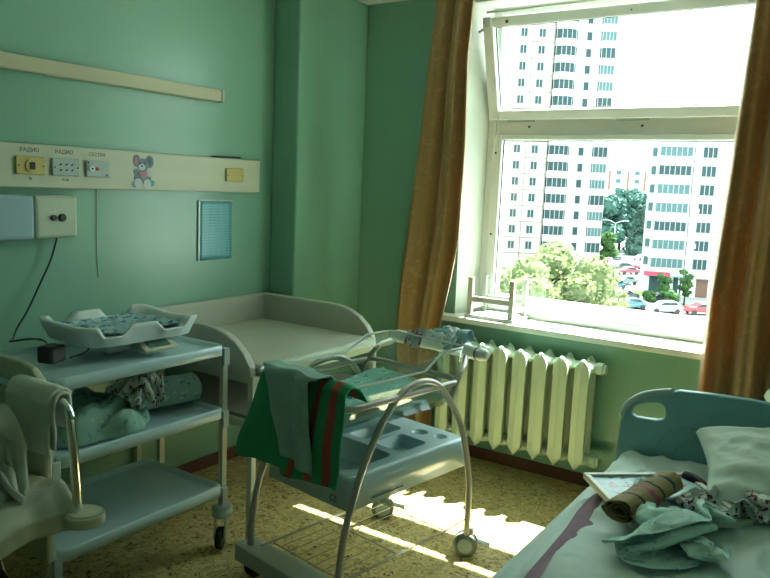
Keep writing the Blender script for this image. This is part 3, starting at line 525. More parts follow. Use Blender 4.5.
-14,-14,-14,-12,-14,-13,-10,-9,-6,-4,4,-5,3,4,4,4,6,4,5,5,10,7,5,-8,-5,-7,-7,-8,0,6,7,-8,0,10,-10,5,12,5,8,9,10,8,13,13,9,-96,12,15,3,6,11,13,12,-9,6,15,-7,-1,-13,-13,-13,-10,-12,-5,-10,-8,2,-4,0,5,4,4,5,4,6,3,-2,6,5,15,-3,-9,-4,-11,-5,-2,6,5,-11,-11,7,9,6,10,6,11,6,9,5,9,11,13,-104,14,14,13,10,-3,12,10,8,-8,4,12,-13,-7,-13,-4,-12,-13,
-7,-5,-4,-5,1,3,2,8,4,5,4,2,8,-3,-2,6,5,11,-9,-5,-8,-5,-3,0,-2,1,-13,7,8,6,12,10,6,6,8,9,1,9,11,-106,13,9,13,15,9,2,14,11,-10,1,11,-8,-13,-11,0,-10,-7,-7,-6,-6,-2,-1,6,2,-1,10,8,2,2,3,5,-2,2,6,1,2,-5,-8,-4,-6,1,-1,-3,-13,3,12,4,12,11,9,-5,8,13,5,-2,14,-107,13,12,7,12,15,4,14,10,3,-10,5,-4,-13,-6,-7,-14,-12,1,-7,11,-13,8,-3,
6,6,4,9,7,2,-1,8,0,1,3,-2,3,-6,0,-6,-6,-5,-12,-5,3,-2,10,10,0,7,11,12,-7,5,10,12,6,-108,13,12,15,5,11,13,12,15,4,-9,-9,-1,-14,-11,-9,-7,-9,-14,4,13,2,-5,9,6,5,5,7,5,7,-3,6,4,1,2,-1,-2,-3,0,-11,-3,-12,-6,-2,2,-2,7,1,8,5,2,12,14,4,5,4,7,-110,13,9,13,15,13,12,4,11,13,-5,-8,-12,-12,-14,-5,-14,-9,-14,11,5,13,1,-6,14,11,6,9,-1,5,
5,-3,7,6,3,-1,-4,-6,1,-6,-10,-5,-9,0,-4,3,7,5,-5,4,12,7,7,10,11,2,-3,-108,12,14,7,13,15,13,11,8,12,-7,-12,-12,-12,-13,-10,-9,-12,-14,4,14,11,-3,12,7,12,11,7,3,7,-3,2,4,6,7,1,-4,-5,-3,-4,-8,-11,-7,-3,0,4,6,-4,6,5,11,6,5,10,10,9,-11,-113,11,14,12,8,13,15,12,12,4,-11,-12,-7,-12,-14,-10,-12,-12,-14,3,13,13,12,2,12,13,-2,11,11,10,0,-3,10,-1,9,3,
0,-6,-4,-4,-12,-7,-11,0,-3,4,7,-3,8,7,11,8,-2,0,12,14,-2,-128,12,13,11,15,12,12,14,10,3,-14,-13,-12,-7,-13,-14,-12,-12,-8,-2,14,11,10,14,14,0,13,3,9,13,-11,7,10,7,8,6,1,-8,-12,-7,-1,-13,-1,-1,-5,1,6,2,6,4,8,14,2,1,-1,5,13,-131,12,8,14,14,11,14,4,14,2,-10,-14,-13,-13,-9,-10,-14,-13,-7,9,4,11,13,11,13,14,-1,13,-1,7,5,7,10,6,7,9,3,-11,-7,-6,-11,-6,
0,-3,-3,2,5,-1,6,12,-4,8,15,5,-1,4,0,-127,12,8,10,13,13,10,13,-5,-3,1,-12,-10,-8,-14,-14,-12,-9,-5,5,13,6,11,11,14,-5,15,15,13,-6,7,9,9,10,0,11,7,-5,-8,-7,-12,-5,-1,-3,-1,2,-9,11,10,1,2,5,13,14,-4,3,3,-135,12,7,11,13,9,11,14,5,-10,-14,0,-13,-12,-8,-14,-13,-8,-3,4,13,13,10,8,17,-4,4,13,9,12,7,0,4,13,7,8,9,-1,-5,-11,-8,-6,-2,-1,-1,-10,5,10,
9,-1,4,6,1,7,13,7,1,-144,11,8,12,11,14,-1,12,14,-12,-7,-12,-8,-7,-13,-14,-12,-9,1,2,11,11,13,9,14,8,-2,-1,15,14,-1,12,8,5,4,12,12,3,-1,-12,-7,-6,-5,-5,-10,3,8,8,11,-1,6,2,1,9,14,5,3,-153,9,12,12,9,13,8,3,1,8,-11,-12,-12,-12,-10,-12,-12,-9,1,9,6,14,13,-1,12,16,8,-11,7,11,10,10,8,6,7,7,13,0,10,-7,-8,-11,-10,-6,0,3,5,12,7,3,5,1,-1,7,
14,10,3,-161,9,12,12,11,11,11,6,-2,-8,4,-13,-13,-12,-12,-12,-11,-10,7,-3,11,13,12,11,10,2,8,8,0,10,10,9,10,4,7,6,9,6,8,1,-9,-9,-11,-7,0,4,7,0,12,10,-1,-2,2,5,11,5,9,-160,8,12,12,11,11,12,8,1,-7,-13,-8,-8,-12,-12,-13,-10,-10,0,9,7,9,13,13,10,8,6,8,-2,5,6,11,8,11,8,3,5,13,-3,-5,7,-13,-9,-7,9,4,6,3,14,5,-3,-4,10,-9,7,15,3,-152,5,12,
11,11,12,11,11,-9,-9,-3,-9,-13,-7,-12,-12,-10,-10,2,10,7,11,10,12,13,12,5,-3,6,5,7,-4,14,11,10,7,3,7,9,-5,-13,5,-9,-10,4,13,7,8,12,5,-9,1,-4,-7,11,13,9,-156,8,9,11,12,12,9,5,1,-8,-10,-6,-14,-10,-9,-11,-10,-10,6,7,10,11,11,9,14,12,3,0,8,-4,6,-3,2,12,12,-4,8,11,7,14,-9,-11,-8,6,2,3,10,12,13,-8,4,-6,-2,-1,7,11,11,-155,8,8,11,10,9,9,14,-7,
-8,-4,-13,-8,-8,-12,-12,-11,-8,8,8,11,10,9,11,12,13,-4,9,8,-2,1,0,-3,5,2,10,7,10,11,-4,11,-6,-12,6,0,7,4,6,17,4,2,-7,-1,1,7,6,12,-156,6,10,9,11,11,2,9,6,-10,-10,-9,-6,-11,-10,-10,-12,-6,7,9,10,11,8,10,9,5,9,9,5,1,3,0,-6,4,2,5,9,6,12,3,-8,0,1,2,6,9,7,-6,-3,5,12,13,-7,7,6,1,8,-157,9,9,9,12,10,7,5,2,-6,-8,-9,-8,-9,-11,
-10,-11,-6,7,10,10,10,9,11,6,5,12,9,4,0,5,-6,-1,3,0,5,4,7,10,7,-1,-1,1,3,-11,15,7,-4,-10,9,14,9,11,8,6,1,-4,-156,11,9,6,12,11,9,7,1,-5,-9,-8,-10,-11,-8,-11,-9,-6,7,5,14,12,7,12,8,1,11,10,7,-1,-2,0,-1,1,3,4,2,7,6,10,-7,7,-2,0,4,-11,12,-15,12,14,7,16,11,10,1,7,-3,-161,4,11,5,12,11,11,9,-5,2,-10,-10,-9,-12,-8,-9,-8,-6,0,11,12,
12,10,3,7,8,11,6,11,4,-2,-1,0,-2,3,5,0,6,7,7,1,2,2,-6,0,5,-8,7,11,8,9,2,17,12,6,0,6,-166,3,3,10,10,12,10,11,-2,-3,-12,-5,-11,-8,-7,-10,-9,-4,-2,11,12,8,12,6,6,5,12,8,10,8,-3,0,-8,3,1,3,4,4,7,7,6,1,-4,6,-4,-3,3,7,8,11,-3,12,14,6,6,9,-1,-163,3,1,9,10,10,11,8,5,-9,-8,-8,-6,-10,-6,-10,-12,1,-3,7,13,11,2,12,11,2,9,
11,11,3,5,-6,-4,-4,6,4,3,5,6,7,7,3,-5,5,-2,-5,8,3,11,8,0,13,12,11,5,6,2,-168,-1,4,2,8,12,10,12,6,-7,-7,-8,-11,-5,-8,-11,-10,-1,1,4,12,13,6,2,9,10,8,7,6,12,6,-2,-5,-9,7,3,3,6,7,6,8,6,-4,-1,4,-5,5,5,14,5,7,7,8,14,9,6,-2,-168,-3,1,5,4,8,11,12,9,-4,-7,-11,-6,-10,-9,-8,-10,2,2,1,11,13,10,0,6,8,10,8,2,11,11,0,-4,
-14,5,9,4,2,7,7,8,8,-1,0,-6,4,1,7,9,12,9,8,6,11,13,7,-1,-174,-2,0,4,4,7,7,9,12,0,-12,-6,-8,-7,-10,-10,-8,5,3,-3,8,13,12,3,6,5,11,11,-2,8,11,5,-7,-12,2,9,2,7,7,6,9,8,3,-4,-1,5,2,5,9,8,12,8,8,10,10,10,-1,-177,-2,1,2,4,5,8,7,7,5,-12,-6,-6,-9,-8,-10,-9,7,4,-2,6,11,3,12,8,2,6,11,8,6,6,7,-12,-7,6,3,5,7,7,
6,9,9,6,-4,2,2,7,5,8,7,9,12,9,8,8,7,4,-185,2,1,3,2,4,6,4,12,0,-11,-10,-3,-4,-10,-10,-6,7,5,-1,4,12,5,6,8,5,0,11,14,1,7,7,-11,-6,6,4,6,6,5,7,9,9,10,-4,-2,8,7,9,-2,11,13,9,10,5,12,7,2,-190,5,2,2,2,0,8,6,-7,-4,8,-9,-9,3,-12,-11,-3,7,8,0,1,9,8,3,9,9,-2,7,13,8,6,-4,-4,-3,3,5,6,5,6,8,8,10,9,3,-4,
7,-3,11,9,9,10,14,10,4,10,9,2,-193,5,1,-1,5,1,2,10,-4,-7,-8,7,-10,-5,-5,-9,-3,7,9,3,1,9,6,4,2,11,2,0,12,14,6,-2,-4,-3,2,4,6,5,6,8,7,10,-1,8,7,3,1,10,7,11,11,3,14,12,10,10,2,-199,6,1,-1,4,-2,3,-4,1,3,-6,-5,2,-6,-5,-10,-2,6,-1,8,9,9,7,3,-2,12,6,-3,6,7,12,7,-5,-3,1,4,6,4,3,7,10,10,2,8,4,6,4,12,7,11,8,
6,13,11,4,12,5,-201,6,2,-2,5,-8,2,1,2,2,-6,-4,2,-8,-5,-9,-2,7,0,8,9,3,6,9,-2,4,7,3,7,6,4,11,2,-4,-2,5,4,4,5,5,10,10,7,4,9,4,7,8,8,13,10,6,12,11,2,10,0,-196,5,3,-3,-3,1,-7,-3,8,0,-9,7,-7,2,-9,-8,1,-1,8,8,9,5,3,10,-1,4,7,1,5,9,-1,4,10,1,-3,4,4,4,5,4,9,11,1,12,9,6,7,7,4,11,3,8,12,12,12,1,8,
-195,3,4,-3,-3,-3,-9,1,-13,-1,13,2,-2,-4,-5,-3,0,-1,4,10,10,8,1,10,-2,6,2,7,2,5,3,0,10,3,0,3,4,5,5,3,7,11,-1,5,10,13,-1,8,11,13,5,9,8,15,15,-1,6,-206,12,7,-7,-11,3,-6,-13,-9,-1,14,-4,11,-1,-2,-3,-1,-1,3,11,11,6,3,6,1,7,3,6,3,3,2,-5,3,8,7,4,3,-1,6,9,4,11,2,6,7,6,12,8,11,10,9,7,5,18,3,7,9,-216,13,6,-2,-11,-10,
-8,1,-11,-9,4,14,10,3,-7,4,1,-7,6,6,14,13,1,2,4,-1,11,5,6,2,-8,4,1,4,2,10,5,-5,6,8,10,11,6,3,5,8,14,0,15,4,4,11,13,8,15,3,5,-212,6,9,0,-9,-10,-10,1,-8,-10,-4,6,14,11,2,4,-6,-2,7,6,11,10,9,2,-2,1,6,11,8,-3,-4,-6,8,6,-2,2,14,0,1,8,11,12,-6,11,10,2,11,10,14,9,-2,13,5,18,13,2,6,-233,14,15,-1,-5,-11,-10,-7,1,-11,-8,7,
9,15,12,-10,2,3,7,8,9,10,10,3,-9,5,7,10,8,-2,-3,-8,5,7,1,-2,4,12,-3,10,12,-5,14,8,3,10,10,8,10,16,2,11,5,16,6,12,0,-236,9,5,7,5,-10,-11,-9,2,-8,-12,5,9,13,1,9,4,4,6,1,12,-1,14,0,7,5,-6,15,-6,14,2,-9,3,7,3,-1,1,-2,10,10,-2,10,9,7,10,12,10,3,10,7,16,9,4,3,12,14,5,70,-6,-9,2,11,-8,-4,-9,-10,3,-9,-13,-9,-1,-4,-3,-1,0,
1,2,4,-1,4,-6,4,3,0,0,2,6,8,-6,7,12,14,-6,8,7,9,5,-9,-5,-10,-2,2,9,9,0,-6,-3,11,-15,-1,7,5,7,9,-1,-8,-9,-6,-2,12,-5,-12,-10,-7,0,-14,-1,-2,-1,-6,-1,0,2,2,3,3,-8,5,2,1,0,-2,-8,8,7,7,-7,8,14,9,0,5,12,11,-4,-10,-10,2,0,6,11,3,-6,0,-15,2,-9,-6,6,7,10,12,-6,0,-5,-6,-7,7,-7,-9,-12,3,-13,-13,-4,-3,6,7,0,-10,-4,-1,12,8,0,
-10,-4,1,7,0,-9,4,13,10,8,-2,14,7,0,7,13,4,-11,-6,3,-2,6,9,1,-2,-12,-15,10,-6,-10,-10,8,5,31,-3,2,-3,-9,-8,-8,11,-13,-6,-13,-7,-6,-12,4,8,7,-2,-8,-8,-10,5,11,11,-5,-10,-8,6,8,2,-8,14,-6,13,11,7,6,12,-1,13,-2,7,-4,-8,7,-15,5,12,2,-9,-7,-14,11,-10,-14,-8,10,41,5,-10,-4,5,-9,-10,6,-8,-4,-13,-8,-11,-6,5,7,8,-12,-11,-10,4,-4,5,14,2,-1,-11,-8,1,14,
3,3,-10,13,6,10,11,9,1,13,7,-6,2,2,6,-11,-10,-3,3,16,-11,-9,-9,-1,-12,-14,2,63,-5,3,-7,-6,0,-8,-6,7,-14,-3,-11,-13,-6,7,8,-2,-2,-9,-10,-6,7,-10,0,3,11,5,-8,-12,5,-1,8,-6,11,14,-5,13,9,11,11,9,8,2,0,4,-8,-5,-17,11,-13,16,-10,-13,-14,-7,-5,-13,83,-1,-7,1,-7,-3,-6,-2,-4,-13,-6,-5,-13,-3,1,6,8,-10,-6,-4,-7,-4,3,-10,-5,5,14,2,-10,-12,10,-9,3,8,14,-2,
6,14,13,2,12,1,7,14,-4,3,-9,1,-18,9,-15,-4,-2,-14,3,-13,0,79,-1,-8,-6,3,-5,-7,-5,-8,-7,-9,-6,-6,0,-3,6,0,1,-6,-6,-10,0,-4,-4,-3,-7,1,8,-14,10,-6,9,0,-8,11,7,12,-3,13,13,-3,13,10,8,13,-2,-8,-9,2,-15,-3,-5,-12,4,-10,-3,-13,82,4,-2,-8,-7,-3,3,-7,-6,-8,-8,-4,-6,0,-6,4,4,-6,-5,-12,4,-1,-5,-8,-3,-1,-7,-10,8,-9,13,7,-11,3,-3,14,9,-4,13,7,10,9,
12,9,1,7,-8,-4,-7,-11,3,-11,-6,3,-9,-12,-1,77,5,0,-4,-6,-5,-2,0,-7,-9,-6,-4,-5,-6,-2,4,2,-6,-7,-13,6,3,-8,-5,-3,-3,-9,-2,-11,-4,2,1,9,-13,2,14,14,-8,14,14,6,12,10,1,12,-3,3,-13,-1,-14,7,-11,1,-13,-8,9,-16,82,-5,-4,9,2,-5,-1,-2,-7,-9,-3,-5,-6,-5,-1,-3,-1,1,-11,-13,0,-9,12,-1,-2,-12,-3,-11,2,-3,-1,2,-10,-9,-2,12,14,9,-2,12,14,6,12,4,12,6,-11,3,
-12,-2,-10,6,-17,-8,-2,-10,9,75,-6,6,-3,-1,8,2,-12,-1,-9,-9,4,-6,-5,-6,4,-2,-4,-11,-11,-8,-8,6,-9,5,1,-9,-3,7,-10,1,-10,3,-13,-10,6,13,4,10,12,5,13,7,12,2,4,10,-15,8,-13,-1,-11,-3,-11,-12,-5,-6,94,-4,8,4,-5,-5,11,-6,-7,-14,-3,-8,9,-11,2,-1,2,-9,-12,-13,0,-5,-6,-6,-7,11,2,-2,-5,3,-14,-8,3,-8,-14,-3,9,14,11,10,4,13,9,0,5,4,12,1,-6,-6,-8,-12,-4,-8,
-12,10,-8,87,-1,8,4,3,-7,-8,5,-13,-6,4,-13,-7,7,5,0,-6,-11,-13,-13,5,-4,-8,0,-8,9,1,-5,3,-5,-12,-9,-10,2,-9,-12,5,14,13,2,12,13,1,5,4,10,7,4,-9,-13,3,-12,-16,-12,5,11,-10,92,2,6,-1,6,0,-6,-7,-7,-4,-11,4,-11,11,3,-3,-7,-10,-14,-13,-9,10,1,-9,3,-7,13,-1,-7,0,-13,-5,-12,-11,-12,2,-5,10,14,4,12,13,8,8,3,11,1,-8,-8,-14,7,-10,-17,1,-6,13,-10,98,6,1,
-4,8,3,-12,3,-14,-12,-3,-6,4,4,9,-6,-7,-10,-14,-9,-13,0,0,11,1,-4,5,6,-7,-8,-10,-10,-2,-12,-11,-12,-1,10,2,12,11,3,5,7,12,13,-5,4,-13,-18,5,-11,10,-17,-4,10,-9,105,6,-4,-3,7,5,-5,-14,2,-11,-11,5,4,-1,7,-7,-9,-9,-12,-14,1,0,-2,-5,1,14,6,-10,5,-7,-9,-11,-10,-4,-11,-11,-11,8,2,10,8,10,-6,6,15,11,8,-13,-7,-5,-15,13,-5,-16,10,-13,-5,117,7,-5,-5,7,-3,5,-12,-12,
-8,7,-7,11,3,-7,-3,-9,-9,-15,-9,6,4,-3,-4,-7,4,13,-2,7,-13,-13,-9,0,-9,-8,-10,-11,-5,8,8,11,3,5,6,-7,10,12,-3,-6,-11,-6,10,-11,3,-17,-3,-10,121,11,1,-9,-3,5,5,-8,-8,-7,-13,10,-6,11,-2,-7,-8,-10,-14,-3,6,-5,8,-2,-7,-7,9,14,2,-12,-12,-5,0,-9,-8,-11,-14,-2,-2,9,9,9,5,9,-2,-4,1,6,-13,-11,11,0,-5,-12,-13,-6,-6,129,2,10,-3,-7,-4,11,-13,-15,5,-6,-11,-1,8,10,
-9,-7,-11,-12,5,-1,-8,4,9,-4,-10,11,12,-3,-13,1,-5,-12,-7,-8,-14,-12,10,-4,2,9,9,7,0,4,6,3,-9,-12,-3,-15,-6,-4,6,-15,-9,-3,135,-5,10,7,-1,-11,-5,-1,-13,-11,9,-2,-11,11,-1,1,-9,-12,-3,2,-2,-9,9,-3,6,-7,13,3,-7,-14,-7,9,-3,-8,-13,-11,-12,-9,3,12,9,8,9,0,6,5,-12,-12,5,-17,-15,-7,9,-13,3,-13,-3,133,-9,6,10,2,1,-14,-9,-11,-1,-10,-1,3,6,7,-8,-6,-14,7,1,-7,
-7,10,-8,-5,14,6,4,-12,-3,-12,3,8,-11,-7,-10,-11,-12,-6,7,12,12,12,5,2,-5,-9,-6,-14,-11,6,-7,-17,-5,-1,3,-12,129,-5,0,5,8,4,-6,-12,-13,-11,-1,4,10,1,-5,-5,-8,-13,8,4,-1,-10,-1,6,-12,7,9,9,-4,-13,-5,9,5,-10,-5,-9,-11,-11,-11,-3,10,14,6,9,-7,0,-10,-14,-9,0,-4,-12,7,-10,-3,9,-12,115,2,1,-4,4,9,-2,-7,-14,-12,0,9,-5,-1,1,-3,-10,-12,5,-2,6,2,-11,9,-5,-8,8,
11,3,-14,8,6,3,-5,-11,-10,-4,-10,-11,-7,10,-7,4,15,0,-12,-11,6,-6,-7,-9,-4,6,-10,6,-7,-13,124,-12,2,-4,4,8,4,-2,-13,-15,8,-6,-2,-6,1,2,-11,-13,0,5,0,7,2,-12,-5,11,6,-7,10,-8,13,6,0,-8,1,-12,-1,-9,-10,-11,0,7,-13,4,15,-10,7,-14,-2,-5,-10,8,-5,0,-12,-14,2,122,-14,-10,4,-2,7,3,2,-12,-4,-10,0,-5,7,-1,-6,-8,-14,-6,11,4,-5,7,0,-11,2,9,7,-6,5,12,1,-8,
8,-9,5,-8,-3,-9,-11,-11,0,7,-11,12,10,-14,-13,-10,0,15,-1,-2,-12,-14,-6,-12,133,-12,-16,4,-3,-2,9,-3,-6,-10,-10,-2,8,-3,3,-10,-7,-7,-14,10,4,7,-10,2,6,-10,6,9,7,9,4,-8,-6,1,12,1,-2,-4,-12,-5,-13,-5,10,-10,11,-9,0,-11,-8,8,-13,5,-2,-5,-13,-14,-3,135,-13,-9,-15,-5,7,0,1,-4,-12,-6,4,-6,2,0,-4,-10,-9,-9,2,8,5,1,-12,2,12,7,-10,10,7,7,-1,-3,-9,13,-1,0,9,-10,
-4,-10,-10,8,0,-11,8,-13,3,-8,-14,0,-12,-4,9,-3,-10,-15,135,-10,-13,-4,-13,-6,1,3,-2,-11,0,-7,3,-5,-2,-2,-9,5,-14,-7,6,4,9,-14,-1,8,11,3,-7,8,8,4,-4,-8,7,8,1,13,-2,-7,-7,-12,-5,-1,12,-12,4,-11,-10,-3,-12,-3,-15,-1,7,-4,-15,131,-8,-13,3,-14,-10,-9,-1,2,-8,-6,2,-3,2,-5,-7,-8,8,-4,-16,0,6,8,3,-13,5,10,7,-11,4,9,8,-6,-9,7,8,13,7,4,1,-7,-11,-9,7,2,
-12,-3,-12,0,-14,-6,-12,-10,-5,0,13,-7,118,-8,-12,8,-12,-6,-11,-12,-7,-5,-7,3,3,-4,0,-10,-11,10,-2,-15,-2,8,-3,9,7,-14,8,6,4,-3,1,9,-8,-5,10,14,6,9,2,10,-4,-6,-12,7,-4,-7,-12,-10,-1,-13,-11,-4,-13,3,-12,3,13,118,-13,-12,9,-8,-6,-7,-11,-9,-14,-8,-8,4,4,-6,-9,-10,10,1,-15,-6,10,6,-6,12,2,-13,9,6,-7,12,-1,-8,-4,14,11,13,3,12,9,-2,-3,-9,-9,-9,3,-10,-12,-13,-4,-2,
-10,0,-15,0,-8,16,117,-6,-14,8,-4,-15,-2,-9,-12,-13,-13,-10,-1,7,-8,-8,-8,9,5,-14,-11,11,12,-12,10,6,-14,3,7,-1,12,-7,-7,0,12,12,11,14,10,8,6,-5,-9,-14,-2,-12,-10,-10,3,-7,-10,-5,-9,-8,-8,-5,10,128,-5,-14,-5,7,-12,-13,-4,-12,-10,-10,-12,-10,1,2,-12,-8,8,5,-8,-13,11,12,-4,-5,10,-1,-14,6,6,9,2,-11,-2,11,11,14,13,6,10,12,3,-13,-12,-13,-5,-10,-1,-12,-5,3,-14,-9,-5,-8,-8,5,
128,-2,-12,-11,10,-13,-7,-12,-13,-12,-5,-11,-12,4,-4,-12,-6,13,-8,-6,-3,8,14,3,-15,7,4,-15,-2,7,8,11,-4,-10,9,13,12,11,14,11,8,6,-14,-3,-13,-7,-13,-4,-12,-9,-6,6,-7,-10,-3,-3,-12,130,-5,-7,-15,10,1,-13,-14,-13,-14,-12,-4,-12,-6,-2,-11,-5,12,4,-12,-4,14,-3,11,-15,-1,13,0,-13,0,3,10,8,-11,4,13,14,10,14,13,10,4,-8,-13,-5,-13,-5,-13,-13,1,-10,11,-8,-10,4,-11,2,117,-13,-6,-13,1,10,
-11,-14,-10,-14,-9,-11,-4,-14,-9,-11,-3,6,13,1,-11,12,-10,12,-14,0,13,8,-8,-12,-6,9,11,1,-4,13,12,13,14,10,12,4,-13,-1,-7,-8,-11,-13,-1,-2,1,-13,-4,9,-9,2,-9,113,-10,-14,-13,8,-2,-5,-14,-7,-14,-5,-14,-15,1,-13,-14,3,-6,8,11,3,-3,-13,12,0,-12,10,13,2,-10,-14,-5,11,4,-1,13,13,13,12,9,12,7,-14,-9,-7,3,-14,9,-10,1,-12,-1,0,-1,-5,6,-11,92,0,-11,-11,-10,1,-1,-1,-11,-14,-4,-14,
-7,-14,-11,-14,-1,-3,4,10,8,-2,-12,9,11,-13,2,13,5,-15,-10,-13,5,5,8,11,14,11,11,11,12,9,-1,-13,-12,-11,0,12,-7,-10,-2,0,9,-3,-1,-11,-2,71,6,-11,-15,-9,-4,0,6,-5,-11,-13,-4,-8,-14,-8,-12,-6,7,-12,4,5,7,-5,13,8,-2,-11,3,12,-14,-8,-9,-9,14,11,1,13,9,11,11,10,10,5,-1,-11,-10,-1,-13,0,13,-2,1,-6,13,-10,-6,-12,58,8,-9,-14,-11,-5,-3,7,1,-9,-14,-12,2,-2,-14,-12,2,3,
-12,-7,-3,5,9,13,-5,14,0,-7,4,-13,-11,-12,2,2,14,12,1,14,14,0,10,8,1,10,-1,-4,-8,-3,-8,-1,15,1,-3,-1,1,-8,-9,43,-1,-2,-14,-13,-5,-4,3,7,-4,-13,-11,-10,4,-3,-1,0,-2,-12,-10,-6,1,6,13,12,-7,13,0,-11,-9,-14,-5,-8,3,13,14,13,7,1,8,3,9,1,10,-8,11,4,-6,3,-7,13,2,-6,-9,12,-8,-14,25,-5,8,-13,-11,-8,-6,0,7,1,-7,-13,-10,-3,-6,3,1,4,-3,-8,-4,6,-2,13,
-1,0,-6,4,-12,2,-14,3,-13,0,12,12,12,-2,6,7,14,-1,9,-4,8,5,7,9,-1,3,-2,8,-11,5,-6,-2,-7,]),
2:(50,39,[
-202,-10,2,1,5,7,7,7,10,10,11,11,11,13,13,14,8,13,6,7,8,6,5,8,13,10,12,6,10,15,12,-9,1,8,14,12,4,1,2,11,12,-3,14,0,14,12,9,-2,6,2,5,-359,-1,0,0,6,6,7,8,7,11,11,11,9,9,13,13,13,6,12,11,8,7,6,-5,9,11,13,14,3,9,14,8,-7,4,7,5,4,6,13,6,4,6,6,11,12,11,12,9,5,3,5,-358,-1,1,-1,5,0,7,8,9,11,11,12,11,8,10,11,11,12,
7,13,12,9,-3,-2,4,8,13,13,15,-7,9,14,12,6,8,-6,-6,9,14,4,7,14,7,5,10,12,13,12,9,4,5,-355,-1,1,-1,-3,6,6,7,7,10,13,8,14,11,10,10,0,14,13,10,13,12,1,-3,-1,1,11,14,12,2,12,0,12,13,-6,2,4,12,6,11,8,4,11,9,8,12,12,13,10,10,5,-352,1,-1,0,-11,8,-5,12,12,9,14,11,8,14,10,-2,6,14,13,14,13,10,7,0,-2,-6,5,12,11,14,11,1,-1,7,16,6,
-4,14,9,10,8,6,7,8,8,8,11,11,12,12,11,-347,-1,0,-10,-1,-9,5,12,11,9,14,12,5,14,11,-6,7,12,13,13,14,13,10,-3,-3,-1,0,10,8,13,13,13,6,-9,9,14,8,-1,10,14,11,9,6,7,6,8,10,10,11,12,11,-341,1,-6,-6,-8,-4,4,10,11,8,13,5,13,13,13,-8,11,8,13,14,13,13,12,6,-2,-2,-2,-1,11,11,10,4,12,10,9,9,-6,13,12,7,11,11,7,9,6,6,10,9,10,9,12,-332,-5,-4,
-2,-9,-2,3,9,11,-2,7,8,12,12,11,10,-2,10,14,12,13,9,12,14,0,-9,0,3,11,-4,10,11,9,9,12,13,7,5,7,11,11,11,11,9,7,4,10,8,9,10,7,-320,-5,-5,-5,-8,2,-7,14,8,6,5,0,6,9,13,11,9,11,6,13,13,10,12,6,-6,9,-5,6,11,0,-5,9,12,11,12,10,13,8,8,8,12,11,12,9,3,10,10,9,9,9,-2,-313,-3,-4,-6,-7,-13,9,0,14,3,12,7,6,-3,10,11,12,11,11,12,11,
13,10,-8,1,4,13,7,8,5,-7,0,9,10,11,13,15,11,13,5,10,9,12,12,4,11,10,10,6,4,-3,-325,2,-6,-6,-1,-3,-8,13,13,-1,5,9,10,10,10,9,10,10,9,14,6,13,-2,8,11,-5,6,9,12,12,-1,-6,3,11,10,13,12,8,14,13,1,13,11,13,9,9,8,7,6,3,-2,-328,-8,8,-11,-7,-5,6,11,11,8,-6,5,9,10,11,12,13,13,13,0,15,12,0,13,11,-4,9,4,11,8,12,-4,-3,14,11,4,10,15,6,
10,15,1,13,8,1,10,6,8,10,8,0,-324,-3,-10,8,-6,-16,9,9,13,-3,10,8,8,-1,12,13,13,11,11,13,0,12,7,9,14,7,-1,11,10,10,13,0,-4,10,9,10,-2,14,14,11,4,8,7,0,2,7,7,7,8,10,10,-336,2,5,-3,-5,-15,6,13,13,-4,5,4,12,13,11,9,10,14,11,13,-6,7,14,13,1,10,14,0,11,9,12,15,-4,12,4,10,-4,8,13,14,13,6,7,5,-2,3,9,7,4,-1,12,-344,4,3,-2,8,-11,
0,13,13,8,4,-6,8,10,12,14,13,12,10,0,12,1,13,14,1,9,9,12,11,6,11,2,16,2,11,14,-1,0,14,13,10,13,6,6,2,0,8,4,1,-6,10,-341,6,-10,2,8,1,1,12,7,13,1,2,-2,13,12,11,12,11,3,5,13,12,7,7,15,3,8,13,13,11,1,12,12,8,3,12,12,-7,11,10,14,9,1,11,8,4,3,2,1,-10,7,-346,9,-7,-5,7,1,10,13,14,11,-9,-3,13,7,8,14,8,11,3,13,14,8,6,11,
14,12,4,9,14,6,13,12,-1,8,10,9,10,7,-1,14,13,4,1,7,11,-3,2,1,10,3,-6,-348,6,-9,-1,4,10,12,12,11,13,1,-13,4,9,13,11,13,2,9,14,13,11,13,11,6,11,14,3,11,12,14,10,8,-7,14,5,10,12,0,13,11,-1,10,5,5,-2,-3,0,8,13,-5,-357,15,-10,-1,15,-1,14,8,12,11,6,-11,-1,12,13,7,13,9,4,11,12,14,14,13,9,9,13,13,9,7,12,3,10,1,12,1,10,6,12,7,12,0,
8,-4,7,0,-2,-2,11,13,-1,-348,5,4,-10,3,12,7,11,8,8,11,2,-2,0,13,13,6,12,11,10,8,11,11,14,8,14,9,13,13,13,-7,15,9,8,-9,14,6,8,7,12,13,8,2,-4,-3,-3,-1,5,12,13,3,-336,7,-2,-6,-13,8,11,9,10,12,1,9,-3,13,-2,13,14,9,12,10,11,12,13,4,13,14,12,12,14,4,10,-5,11,5,6,7,11,0,12,9,14,7,-5,-5,-3,-2,1,7,13,12,7,-330,4,-10,-5,-9,4,10,11,10,
12,-3,8,14,10,-1,2,14,13,14,13,13,5,13,7,13,13,14,12,12,15,-1,-11,9,13,14,-2,12,-2,13,8,12,5,-8,-5,-4,-1,2,10,13,12,10,-322,-8,-8,-7,5,-7,14,6,12,2,13,2,12,12,-9,13,14,8,14,14,13,13,5,13,12,13,14,12,7,10,5,7,-3,13,1,10,3,9,-2,13,11,2,-4,-9,-4,0,4,13,10,11,12,-315,-5,-11,0,-12,3,12,12,1,13,6,12,11,-4,3,8,10,14,11,11,14,11,11,14,13,11,12,
